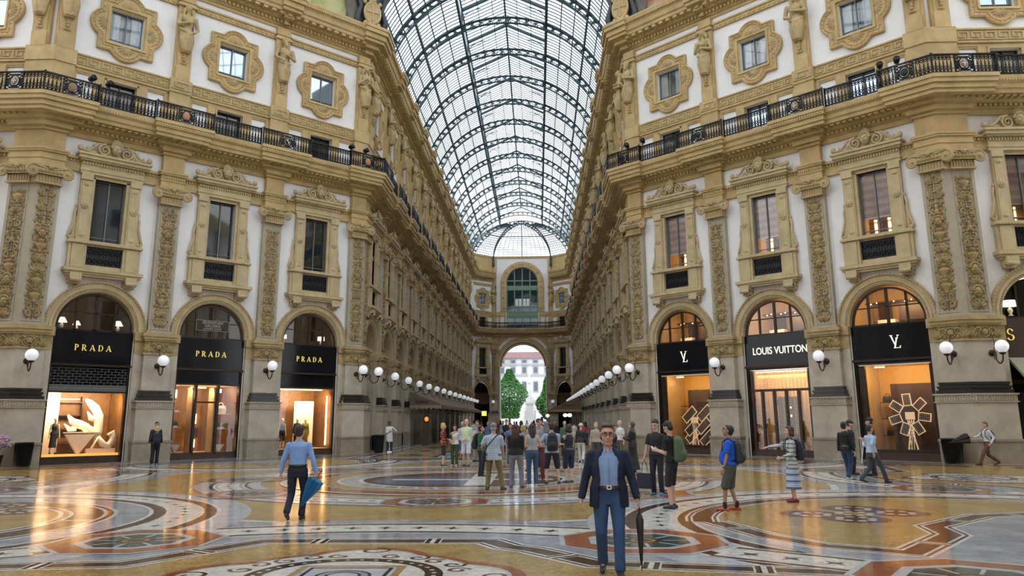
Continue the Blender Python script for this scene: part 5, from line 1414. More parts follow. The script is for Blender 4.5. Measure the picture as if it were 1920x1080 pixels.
# iron and glass dome over the octagon (above the frame; seen in reflections)
dm=struct(link('ceiling_dome',None,None,Matrix.Translation((OC.x,OC.y,0))));DR_,DZ=18.6,34.4
f_=MB().mat(IRONV)
def dp(a,b,r=1.0): return (DR_*r*cos(b)*cos(a),DR_*r*cos(b)*sin(a),DZ+12.5*r*sin(b))
for k in range(16):
    a=k*PI/8+PI/16
    for i in range(10): f_.bar(dp(a,i*.15),dp(a,(i+1)*.15),.3,.4)
for k in range(96):
    a=k*PI/48
    for i in range(7): f_.bar(dp(a,i*.2),dp(a,(i+1)*.2),.05)
for i in range(1,15):
    for k in range(32): f_.bar(dp(k*PI/16,i*.095),dp((k+1)*PI/16,i*.095),.22 if i%4==0 else .06)
obj('dome_frame',f_,None,dm)
g_=MB().mat(VGLASS);g_.rings([[dp(k*PI/16,i*.15,1.01) for k in range(32)] for i in range(11)]);obj('dome_glass',g_,None,dm)
# ================================================================ mosaic floor
def fm(name,c1,c2,scale=2,rough=.10,tess=0,dots=False):
    m=bpy.data.materials.new(name);m.use_nodes=True;nt=m.node_tree;b=nt.nodes['Principled BSDF'];b.inputs['Roughness'].default_value=rough;b.inputs['Specular IOR Level'].default_value=.42 if tess else .5
    if tess: rough=.15
    g=nt.nodes.new('ShaderNodeNewGeometry');n=nt.nodes.new('ShaderNodeTexNoise');n.inputs['Scale'].default_value=scale;n.inputs['Detail'].default_value=6;n.inputs['Roughness'].default_value=.7
    nt.links.new(g.outputs['Position'],n.inputs['Vector']);r=nt.nodes.new('ShaderNodeValToRGB');r.color_ramp.elements[0].position=.35;r.color_ramp.elements[0].color=(*c2,1);r.color_ramp.elements[1].position=.65;r.color_ramp.elements[1].color=(*c1,1)
    nt.links.new(n.outputs['Fac'],r.inputs['Fac']);last=r.outputs['Color']
    if tess:
        v=nt.nodes.new('ShaderNodeTexVoronoi');v.inputs['Scale'].default_value=tess;nt.links.new(g.outputs['Position'],v.inputs['Vector']);hs=nt.nodes.new('ShaderNodeMix');hs.data_type='RGBA';hs.blend_type='MULTIPLY';hs.inputs[0].default_value=.35
        nt.links.new(last,hs.inputs[6]);bw=nt.nodes.new('ShaderNodeRGBToBW');nt.links.new(v.outputs['Color'],bw.inputs[0]);nt.links.new(bw.outputs[0],hs.inputs[7]);last=hs.outputs[2]
    if dots:
        sp=nt.nodes.new('ShaderNodeSeparateXYZ');nt.links.new(g.outputs['Position'],sp.inputs[0])
        def mth(op,a,bb=None,c=None):
            x=nt.nodes.new('ShaderNodeMath');x.operation=op
            for i_,v_ in enumerate((a,bb,c)):
                if v_ is None: continue
                if isinstance(v_,(int,float)): x.inputs[i_].default_value=v_
                else: nt.links.new(v_,x.inputs[i_])
            return x.outputs[0]
        ry=mth('DIVIDE',sp.outputs['Y'],.34);row=mth('FLOOR',ry);odd=mth('MULTIPLY',mth('MODULO',mth('ABSOLUTE',row),2.0),.5)
        fx=mth('FRACT',mth('ADD',mth('DIVIDE',sp.outputs['X'],.42),odd));fy=mth('FRACT',ry)
        mk=mth('MULTIPLY',mth('LESS_THAN',fx,.16),mth('LESS_THAN',fy,.13))
        mx_=nt.nodes.new('ShaderNodeMix');mx_.data_type='RGBA';nt.links.new(mth('MULTIPLY',mk,.65),mx_.inputs[0]);nt.links.new(last,mx_.inputs[6]);mx_.inputs[7].default_value=(.14,.07,.03,1);last=mx_.outputs[2]
    nt.links.new(last,b.inputs['Base Color'])
    n2=nt.nodes.new('ShaderNodeTexNoise');n2.inputs['Scale'].default_value=1.1;n2.inputs['Detail'].default_value=4;nt.links.new(g.outputs['Position'],n2.inputs['Vector'])
    mr=nt.nodes.new('ShaderNodeMapRange');mr.inputs[3].default_value=rough*.5;mr.inputs[4].default_value=rough*1.7;nt.links.new(n2.outputs['Fac'],mr.inputs[0]);nt.links.new(mr.outputs[0],b.inputs['Roughness'])
    bn=nt.nodes.new('ShaderNodeTexNoise');bn.inputs['Scale'].default_value=9;nt.links.new(g.outputs['Position'],bn.inputs['Vector']);bp=nt.nodes.new('ShaderNodeBump');bp.inputs['Strength'].default_value=.035;bp.inputs['Distance'].default_value=.02;nt.links.new(bn.outputs['Fac'],bp.inputs['Height']);nt.links.new(bp.outputs['Normal'],b.inputs['Normal'])
    return m
FY=fm('floor_yellow_mosaic',(.50,.34,.13),(.34,.21,.07),1.3,tess=26,dots=True)
FG=fm('floor_grey_marble',(.40,.43,.48),(.20,.23,.27),1.6)
FW=fm('floor_white_mosaic',(.80,.77,.70),(.62,.60,.54),3,tess=22)
FB=fm('floor_brown_mosaic',(.085,.035,.022),(.05,.02,.014),4,tess=22)
FO=fm('floor_orange_marble',(.33,.12,.055),(.24,.08,.035),3)
FN=fm('floor_black_stone',(.02,.018,.018),(.01,.01,.01),4)
FGN=fm('floor_green_marble',(.06,.10,.085),(.02,.045,.04),5)
FBL=fm('floor_blue_mosaic',(.12,.17,.27),(.07,.10,.16),4,tess=20)
FR=fm('floor_red_mosaic',(.16,.06,.05),(.10,.04,.03),4,tess=20)
FGR=fm('floor_pale_grey',(.52,.54,.57),(.36,.38,.42),2)
FL_=MB();ZL=[0.0];HOLD=[False]
class hold:
    def __enter__(s): ZL[0]+=.00005;HOLD[0]=True
    def __exit__(s,*a): HOLD[0]=False
def lay():
    if not HOLD[0]: ZL[0]+=.00005
    return ZL[0]
def fpoly(pts,m,z=None):
    z=lay() if z is None else z
    FL_.mat(m).add([(x,y,z) for x,y in pts],[tuple(range(len(pts)))])
def fring(cx,cy,r0,r1,m,a0=0,a1=2*PI,n=None,z=None):
    z=lay() if z is None else z;n=n or max(8,int(72*(a1-a0)/(2*PI)));L=[]
    vs=[(cx+r*cos(a0+(a1-a0)*i/n),cy+r*sin(a0+(a1-a0)*i/n),z) for r in(r0,r1) for i in range(n+1)]
    FL_.mat(m).add(vs,[(i,i+1,n+2+i,n+1+i) for i in range(n)])
def fdisc(cx,cy,r,m,n=72,ry=None): fpoly([(cx+r*cos(2*PI*i/n),cy+(ry or r)*sin(2*PI*i/n)) for i in range(n)],m,(ZL[0]+.00004) if r<.1 else None)
def fstrip(pts,w,m,closed=False,z=None):
    z=lay() if z is None else z;P=[Vector((p[0],p[1],0)) for p in pts];N=len(P);l=[];r=[]
    for i,p in enumerate(P):
        a=P[i-1] if(i or closed) else None;b=P[(i+1)%N] if(i<N-1 or closed) else None
        ts=[(p-a).normalized()] if a is not None else []
        if b is not None: ts.append((b-p).normalized())
        ns=[Vector((-t.y,t.x,0)) for t in ts]
        nn=ns[0] if len(ns)==1 else (ns[0]+ns[1])/max(.35,1+ns[0].dot(ns[1]))
        l.append(p+nn*w/2);r.append(p-nn*w/2)
    vs=[(v.x,v.y,z) for v in l]+[(v.x,v.y,z) for v in r];FL_.mat(m).add(vs,[(i,(i+1)%N,N+(i+1)%N,N+i) for i in range(N if closed else N-1)])
def band(pts,w,closed=False):
    """brown mosaic band edged with white and black fillets"""
    fstrip(pts,w+.26,FW,closed);fstrip(pts,w+.14,FN,closed);fstrip(pts,w+.04,FW,closed);fstrip(pts,w-.06,FB,closed)
    z1_,z2_=lay(),lay()
    for p,q_ in zip(pts[:-1],pts[1:]):
        a=Vector((*p,0));b=Vector((*q_,0));L=(b-a).length;t=(b-a).normalized() if L>0 else a;k=int(L/1.25)
        for i in range(k):
            c=a.lerp(b,(i+.5)/k)
            for u,hw_,m_,z_ in((0,.13,FW,z1_),(-.07,.035,FN,z2_),(.07,.035,FN,z2_)):
                d=c+t*u;fstrip([(d.x-t.x*hw_,d.y-t.y*hw_),(d.x+t.x*hw_,d.y+t.y*hw_)],w+.1,m_,z=z_)
def ngon(cx,cy,r,m,rot=0,n=8): fpoly([(cx+r*cos(rot+2*PI*(i+.5)/n)/cos(PI/n),cy+r*sin(rot+2*PI*(i+.5)/n)/cos(PI/n)) for i in range(n)],m)
def cart(cx,cy,s=1.0,rot=0):
    ngon(cx,cy,1.28*s,FGR,rot);ngon(cx,cy,1.2*s,FO,rot);ngon(cx,cy,.82*s,FGR,rot);ngon(cx,cy,.68*s,FGN,rot);
    for k in range(8):
        a=rot+k*PI/4;fstrip([(cx+.3*s*cos(a),cy+.3*s*sin(a)),(cx+.66*s*cos(a),cy+.66*s*sin(a))],.05,FGR)
    fdisc(cx,cy,.3*s,FB,24);fring(cx,cy,.14*s,.2*s,FY)
def star(cx,cy,r,rot=0,m=None): fpoly([(cx+1.25*(r if i%2==0 else r*.38)*cos(rot+i*PI/4),cy+1.25*(r if i%2==0 else r*.38)*sin(rot+i*PI/4)) for i in range(8)],m or FN,ZL[0]+.00004)
cx0,cy0=OC.x,OC.y
# base
FL_.mat(FG).quad((-46,-32,0),(42,-32,0),(42,140,0),(-46,140,0))
fdisc(cx0,cy0,19.8,FG,64)
fdisc(cx0,cy0,10.9,FY,96)
fring(cx0,cy0,10.75,10.95,FW);
# four quadrants
zmark=ZL[0]
for k in range(4):
    ZL[0]=zmark
    def T(p,k=k):
        x,y=p
        for _ in range(k): x,y=-y,x
        return (cx0+x,cy0+y)
    ra=k*PI/2
    # arm-mouth circle
    c=T((0,-19.7))
    fring(*c,0,9.4,FG);fring(*c,8.70,8.86,FB);fring(*c,7.86,8.70,FW);fring(*c,7.72,7.88,FB);fring(*c,7.66,7.72,FW);fring(*c,8.86,8.94,FW)
zmark=ZL[0]
for k in range(4):
    ZL[0]=zmark
    sx=(1,-1,-1,1)[k];sy=(-1,-1,1,1)[k]
    c=(cx0+sx*10.3,cy0+sy*11.1)
    fring(*c,0,7.1,FGR);fring(*c,6.42,6.5,FW);fring(*c,6.18,6.42,FB);fring(*c,5.42,6.18,FW);fring(*c,5.2,5.44,FB);fring(*c,5.12,5.2,FW);fring(*c,0,5.12,FG)
    ZL[0]+=.00005
    for j in range(64):
        ZL[0]=ZL[0]
        a=j*2*PI/64;star(c[0]+5.8*cos(a),c[1]+5.8*sin(a),.11,a)
    fring(*c,4.45,4.53,FW);fring(*c,4.35,4.45,FN);fring(*c,4.27,4.35,FW);fring(*c,3.72,4.27,FB);fring(*c,3.64,3.72,FW);fring(*c,3.54,3.64,FN);fring(*c,3.46,3.54,FW);fdisc(*c,3.46,FY)
    ZL[0]+=.00005
    for j in range(10):
        ZL[0]=ZL[0]
        a=j*2*PI/10+.2;fstrip([(c[0]+3.66*cos(a),c[1]+3.66*sin(a)),(c[0]+4.33*cos(a),c[1]+4.33*sin(a))],.14,FW);fstrip([(c[0]+3.66*cos(a),c[1]+3.66*sin(a)),(c[0]+4.33*cos(a),c[1]+4.33*sin(a))],.05,FN)
zmark=ZL[0]
for k in range(4):
    ZL[0]=zmark
    def T(p,k=k):
        x,y=p
        for _ in range(k): x,y=-y,x
        return (cx0+x,cy0+y)
    c=T((0,-19.7))
    ZL[0]+=.00005
    for j in range(90):
        ZL[0]=ZL[0]
        a=j*2*PI/90;p=(c[0]+8.28*cos(a),c[1]+8.28*sin(a))
        if (Vector(p)-Vector((cx0,cy0))).length<19.5: star(*p,.13,a)
    # field of the arm mouth
    F=[(-9.5,-15.3),(-5.2,-15.2),(-3.1,-14.95),(-1.9,-12.95),(1.6,-12.95),(1.9,-13.5),(2.25,-13.75),(3.1,-14.9),(5.8,-15.45),(9.5,-16.4)]
    fpoly([T(p) for p in F+[(8,-26),(-8,-26)]],FY);band([T(p) for p in F],.36)
    # field between (diagonal) with stepped edge
    S=[(5.5,-10.6),(5.95,-12.4),(6.5,-13.4),(7.5,-14.05),(8.9,-12.3),(9.1,-11.3),(10.7,-9.8),(13.6,-9.0)]
    arcp=[(10.3+5.0*cos(a),-11.1+5.0*sin(a)) for a in [PI*.97-i*PI*.62/14 for i in range(15)]]
    for mir in((1,) if k in(0,2) else ()):
        fdisc(*T((10.3,-11.1)),5.12,FG);fpoly([T(p) for p in arcp[::-1]+S],FY);band([T(p) for p in S],.36)
        fstrip([T(p) for p in arcp],.62,FW);fstrip([T(p) for p in arcp],.52,FN);fstrip([T(p) for p in arcp],.42,FW);fstrip([T(p) for p in arcp],.34,FB)
    # dark quatrefoil emblem
    for m_,q_ in((1,(8.5,-9.4)),):
        for dx,dy in((.85,.1),(-.85,-.1),(.3,.85),(-.3,-.85)):
            p=T((q_[0]+dx,q_[1]+dy));fdisc(*p,.62,FR,32)
        for dx,dy in((.85,.1),(-.85,-.1),(.3,.85),(-.3,-.85),(0,0)):
            for j in range(8):
                a=j*PI/4;p=T((q_[0]+dx+.3*cos(a),q_[1]+dy+.3*sin(a)));fdisc(*p,.085,FW,8)
    # white panels between cartouches
    for m_ in(1,-1):
        a=T((m_*4.95,-13.95));b=T((m_*6.45,-15.1))
        fstrip([a,b],1.05,FW);fstrip([a,b],.95,FB);fstrip([a,b],.72,FW)
        for j in range(3):
            f=.2+.3*j;star(a[0]+(b[0]-a[0])*f,a[1]+(b[1]-a[1])*f,.14,.4)
    for p,s,rr in(((3.95,-12.9),1.0,0),((-3.95,-12.9),1.0,0),((7.4,-15.9),1.05,.2),((-7.4,-15.9),1.05,.2)): cart(*T(p),s,rr)
    # emblem of the arm mouth
    e=T((0,-15.75));e=(e[0],e[1])
    for dx,dy,r in((0,0,1.75),(1.25,0,.95),(-1.25,0,.95),(0,1.2,.9),(0,-1.2,.9)):
        x,y=T((dx,-15.75+dy));fdisc(x,y,r,FO,48)
    for dx,dy,r in((0,0,1.62),(1.25,0,.78),(-1.25,0,.78),(0,1.2,.74),(0,-1.2,.74)):
        x,y=T((dx,-15.75+dy));fdisc(x,y,r,FGR,48)
    for dx,dy,r in((0,0,1.58),(1.25,0,.72),(-1.25,0,.72),(0,1.2,.68),(0,-1.2,.68)):
        x,y=T((dx,-15.75+dy));fdisc(x,y,r,FW,48)
    fring(*e,.98,1.2,FN);fring(*e,1.04,1.14,FB)
    ZL[0]+=.00005
    for j in range(36):
        ZL[0]=ZL[0]
        a=j*PI/18;fdisc(e[0]+1.09*cos(a),e[1]+1.09*sin(a),.035,FW,6)
    ZL[0]+=.00005
    zz_=lay()
    for j in range(24):
        a=j*PI/12;rr_=1.40 if j%2 else (1.86 if j%6==0 else 1.45);g_=1 if j%2 else -1
        cxx,cyy=e[0]+rr_*cos(a),e[1]+rr_*sin(a);r0_=.26 if rr_>1.5 else .16
        pts=[(cxx+r0_*(1-.055*i)*cos(a+i*.5*g_),cyy+r0_*(1-.055*i)*sin(a+i*.5*g_)) for i in range(15)]
        fstrip(pts,.055,FR if j%2 else FB,z=zz_)
    fpoly([(e[0]-.62,e[1]-.7),(e[0]+.62,e[1]-.7),(e[0]+.62,e[1]+.62),(e[0]-.62,e[1]+.62)],FGR)
    fstrip([(e[0]-.62,e[1]-.7),(e[0]-.62,e[1]+.62),(e[0]+.62,e[1]+.62),(e[0]+.62,e[1]-.7)],.10,FY,True);fstrip([(e[0]-.5,e[1]-.6),(e[0]-.5,e[1]+.5),(e[0]+.5,e[1]+.5),(e[0]+.5,e[1]-.6)],.05,FN,True)
    fring(*e,.18,.34,FN);fring(*e,.22,.30,FG)
# central design
fring(cx0,cy0,6.1,7.9,FGR);fring(cx0,cy0,6.45,7.5,FB);fring(cx0,cy0,6.55,7.4,FW);fring(cx0,cy0,6.62,7.33,FG);fring(cx0,cy0,6.68,7.27,FW)
ZL[0]+=.00005
for j in range(88):
    ZL[0]=ZL[0]
    a=j*2*PI/88;star(cx0+6.98*cos(a),cy0+6.98*sin(a),.12,a)
for j in range(8):
    a=j*PI/4-PI/2;cart(cx0+6.95*cos(a),cy0+6.95*sin(a),1.0,a)
fring(cx0,cy0,5.35,5.55,FW);fring(cx0,cy0,5.28,5.35,FB);fring(cx0,cy0,4.55,5.28,FO);fring(cx0,cy0,4.46,4.55,FW);fring(cx0,cy0,4.38,4.46,FB);fring(cx0,cy0,3.9,4.38,FY);fring(cx0,cy0,3.8,3.9,FW);fdisc(cx0,cy0,3.8,FG);fring(cx0,cy0,3.1,3.25,FW);fring(cx0,cy0,3.0,3.1,FN)
ZL[0]+=.00005
for j in range(40):
    ZL[0]=ZL[0]
    a=j*PI/20;fstrip([(cx0+3.3*cos(a),cy0+3.3*sin(a)),(cx0+3.7*cos(a+.06),cy0+3.7*sin(a+.06))],.09,FW)
fdisc(cx0,cy0,3.0,FR);fdisc(cx0-.9,cy0-.6,1.75,FBL,48,1.6)
fstrip([(cx0-2.2,cy0-.3),(cx0+2.8,cy0-.3)],.4,FW);fstrip([(cx0+.6,cy0-2.6),(cx0+.6,cy0+2.4)],.75,FW)
# outer borders of the octagon and the arm floors
for y0,y1 in((Y0+1,YC-1),):
    L=y1-y0;n=14
    fpoly([(-G+1.0,y0-8),(GR-1.0,y0-8),(GR-1.0,y1),(-G+1.0,y1)],FGR)
    fpoly([(-G+1.25,y0-8),(GR-1.25,y0-8),(GR-1.25,y1),(-G+1.25,y1)],FB);fpoly([(-G+1.5,y0-8),(GR-1.5,y0-8),(GR-1.5,y1),(-G+1.5,y1)],FG)
    for i in range(n+2):
        a=y0-7+i*L/n;b=a+L/n
        if b>y1:break
        for xa,xb,m_ in((-G+1.9,CXX-2.6,FY),(CXX-2.2,CXX+2.2,FR),(CXX+2.6,GR-1.9,FY)):
            fpoly([(xa,a+.25),(xb,a+.25),(xb,b-.25),(xa,b-.25)],FW);fpoly([(xa+.12,a+.37),(xb-.12,a+.37),(xb-.12,b-.37),(xa+.12,b-.37)],FB);fpoly([(xa+.35,a+.6),(xb-.35,a+.6),(xb-.35,b-.6),(xa+.35,b-.6)],m_)
            c=((xa+xb)/2,(a+b)/2);fpoly([(c[0]-1.1,c[1]),(c[0],c[1]-1.4),(c[0]+1.1,c[1]),(c[0],c[1]+1.4)],FGR if i%2 else FO);fpoly([(c[0]-.7,c[1]),(c[0],c[1]-.9),(c[0]+.7,c[1]),(c[0],c[1]+.9)],FGN)
# concentric border outside the ring in front of each diagonal facade
for f in(LD,RD):
    for d,m_,w_ in((1.4,FW,.16),(1.7,FB,.28),(2.2,FW,.1),(3.1,FR,.5),(3.6,FW,.1)):
        a=f.o+f.d*(.5-d*.4)+f.n*d;b=f.o+f.d*(LD_-.5+d*.4)+f.n*d;fstrip([(a.x,a.y),(b.x,b.y)],w_,m_)
for f in(LT,RT):
    for d,m_,w_ in((1.6,FW,.16),(1.9,FB,.28),(3.4,FR,.5),(3.9,FW,.1)):
        a=f.o+f.d*(-.5)+f.n*d;b=f.o+f.d*22+f.n*d;fstrip([(a.x,a.y),(b.x,b.y)],w_,m_)
struct(obj('floor',FL_));print('ZMAX',ZL[0],len(FL_.f))
# ================================================================ camera, sky
CAMF,CPIT,CROL,CYAW,CH,CPY=1482.705,.2127,.0051,-.0311,1.8206,-73.05
# ================================================================ figures
def remesh(mb,vox,smooth=4,name='m'):
    me=mb.mesh('tmp_'+name);o=bpy.data.objects.new('tmp',me);COL.objects.link(o)
    m=o.modifiers.new('r','REMESH');m.mode='VOXEL';m.voxel_size=vox;m.use_smooth_shade=True
    if smooth: s=o.modifiers.new('s','SMOOTH');s.iterations=smooth;s.factor=.5
    dg=bpy.context.evaluated_depsgraph_get();out=bpy.data.meshes.new_from_object(o.evaluated_get(dg))
    bpy.data.objects.remove(o);bpy.data.meshes.remove(me);out.name=name
    for p in out.polygons:
        p.use_smooth=True
        break
    out.polygons.foreach_set('use_smooth',[True]*len(out.polygons))
    return out
V=Vector
def tcap(mb,a,b,ra,rb,n=10,flat=1.0,ax=(0,1,0)):
    a=V(a);b=V(b);t=(b-a)
    if t.length<1e-5:t=V((0,0,1e-3));b=a+t
    t=t.normalized()
    mb.tube([a-t*ra*.92,a-t*ra*.6,a-t*ra*.25,a,b,b+t*rb*.25,b+t*rb*.6,b+t*rb*.92],[ra*.38,ra*.8,ra*.97,ra,rb,rb*.97,rb*.8,rb*.38],n,flat=flat,flatax=ax)
def loft(mb,rows,n=18,arc=None):
    """rows: (centre, rx, ry); arc=(a0,a1,thick) makes an open C shell with the gap in front"""
    L=[]
    for c,rx,ry in rows:
        c=V(c)
        if arc is None: L.append([(c.x+rx*cos(2*PI*i/n),c.y+ry*sin(2*PI*i/n),c.z) for i in range(n)])
        else:
            a0,a1,th=arc;A=[a0+(a1-a0)*i/n for i in range(n+1)]
            L.append([(c.x+rx*cos(a),c.y+ry*sin(a),c.z) for a in A]+[(c.x+(rx-th)*cos(a),c.y+(ry-th)*sin(a),c.z) for a in A[::-1]])
    mb.rings(L,cap0=True,cap1=True)
def ik(a,c,l1,l2,hint):
    a=V(a);c=V(c);d=c-a;L=d.length
    if L>(l1+l2)*.995: c=a+d.normalized()*(l1+l2)*.995;d=c-a;L=d.length
    t=d.normalized();x=(l1*l1-l2*l2+L*L)/(2*L);h=math.sqrt(max(0,l1*l1-x*x))
    hv=V(hint);hv=hv-t*hv.dot(t);hv=hv.normalized() if hv.length>1e-4 else t.orthogonal().normalized()
    return a+t*x+hv*h,c
def hand(mb,w,d,n,side,k=1,curl=.5,fr=.0088):
    """palm at wrist w, pointing d, palm faces n; side=+1 right hand (thumb side computed)"""
    d=V(d).normalized();n=V(n);n=(n-d*n.dot(d)).normalized();s=d.cross(n)*side   # s: toward the thumb
    w=V(w);k_=k
    R3=Matrix((s,d,n)).transposed()
    c=w+d*.048*k
    mb.ell(c,(.040*k,.052*k,.017*k),10,8,R3);tcap(mb,w-d*.02*k,w+d*.02*k,.026*k,.028*k,8)
    for i,(o,L) in enumerate(((.030,.072),(.010,.080),(-.010,.074),(-.029,.058))):
        b=w+d*.088*k+s*o*k
        c1=curl*(.9+.12*i);d1=(d*cos(c1)+n*sin(c1));d2=(d*cos(c1*2.1)+n*sin(c1*2.1))
        p1=b+d1*L*.52*k;p2=p1+d2*L*.48*k
        tcap(mb,b-d*.012*k,p1,fr*1.08,fr,7);tcap(mb,p1,p2,fr,fr*.82,7)
    tb=w+d*.028*k+s*.032*k;td=(d*.70+s*.62+n*.35).normalized();t1=tb+td*.038*k;t2=t1+(d*.8+s*.2+n*.5).normalized()*.032*k
    tcap(mb,tb-td*.015,t1,fr*1.3,fr*1.1,7);tcap(mb,t1,t2,fr*1.1,fr*.9,7)
SKIN={}
def skin(t):
    if t not in SKIN:
        c={'light':(.62,.36,.26),'tan':(.40,.21,.13),'brown':(.17,.08,.05),'mid':(.52,.29,.19)}[t];SKIN[t]=mat('skin_'+t,c,.5,var=.08,scale=9)
    return SKIN[t]
CL={}
def cloth(c,rough=.85):
    key=tuple(c) if not isinstance(c,str) else c
    if key in CL:return CL[key]
    if isinstance(c,str):
        m=mat('cloth_'+c,(.6,.6,.6),.85);nt=m.node_tree;b=nt.nodes['Principled BSDF'];tc=nt.nodes.new('ShaderNodeTexCoord')
        if c=='plaid':
            br=nt.nodes.new('ShaderNodeTexBrick');br.offset=0;br.inputs['Scale'].default_value=1;br.inputs['Brick Width'].default_value=.045;br.inputs['Row Height'].default_value=.045;br.inputs['Mortar Size'].default_value=.006;br.inputs['Color1'].default_value=(.55,.63,.70,1);br.inputs['Color2'].default_value=(.60,.67,.73,1);br.inputs['Mortar'].default_value=(.10,.15,.26,1)
            mp=nt.nodes.new('ShaderNodeMapping');mp.inputs['Rotation'].default_value=(PI/2,0,0);nt.links.new(tc.outputs['Object'],mp.inputs[0]);nt.links.new(mp.outputs[0],br.inputs['Vector']);nt.links.new(br.outputs['Color'],b.inputs['Base Color'])
        else:
            sp=nt.nodes.new('ShaderNodeSeparateXYZ');nt.links.new(tc.outputs['Object'],sp.inputs[0]);nz=nt.nodes.new('ShaderNodeTexNoise');nz.inputs['Scale'].default_value=3 if c!='redprint' else 16
            nt.links.new(tc.outputs['Object'],nz.inputs['Vector']);r=nt.nodes.new('ShaderNodeValToRGB');r.color_ramp.interpolation='CONSTANT'
            if c=='redprint':
                nt.links.new(nz.outputs['Fac'],r.inputs['Fac']);r.color_ramp.elements[0].color=(.03,.015,.015,1);r.color_ramp.elements[1].position=.5;r.color_ramp.elements[1].color=(.42,.05,.02,1);e=r.color_ramp.elements.new(.60);e.color=(.5,.2,.06,1)
            else:
                mu=nt.nodes.new('ShaderNodeMath');mu.operation='MULTIPLY';mu.inputs[1].default_value={'greystripe':11.0,'skirtstripe':7.0}[c];fr_=nt.nodes.new('ShaderNodeMath');fr_.operation='FRACT'
                nt.links.new(sp.outputs['Z'],mu.inputs[0]);nt.links.new(mu.outputs[0],fr_.inputs[0]);nt.links.new(fr_.outputs[0],r.inputs['Fac'])
                if c=='greystripe': r.color_ramp.elements[0].color=(.50,.52,.50,1);r.color_ramp.elements[1].position=.80;r.color_ramp.elements[1].color=(.05,.07,.06,1)
                else:
                    r.color_ramp.elements[0].color=(.08,.16,.38,1);r.color_ramp.elements[1].position=.35;r.color_ramp.elements[1].color=(.62,.65,.70,1)
                    for p_,cc in((.5,(.20,.30,.50,1)),(.62,(.66,.68,.72,1)),(.8,(.14,.2,.38,1)),(.9,(.6,.62,.7,1))): e=r.color_ramp.elements.new(p_);e.color=cc
            nt.links.new(r.outputs['Color'],b.inputs['Base Color'])
    else: m=mat('cloth_%02x%02x%02x'%tuple(int(255*v) for v in c),c,rough,var=.18,scale=7,bump=.35,bscale=11)
    CL[key]=m;return m
SHOEB=mat('black_shoe',(.015,.013,.012),.35)
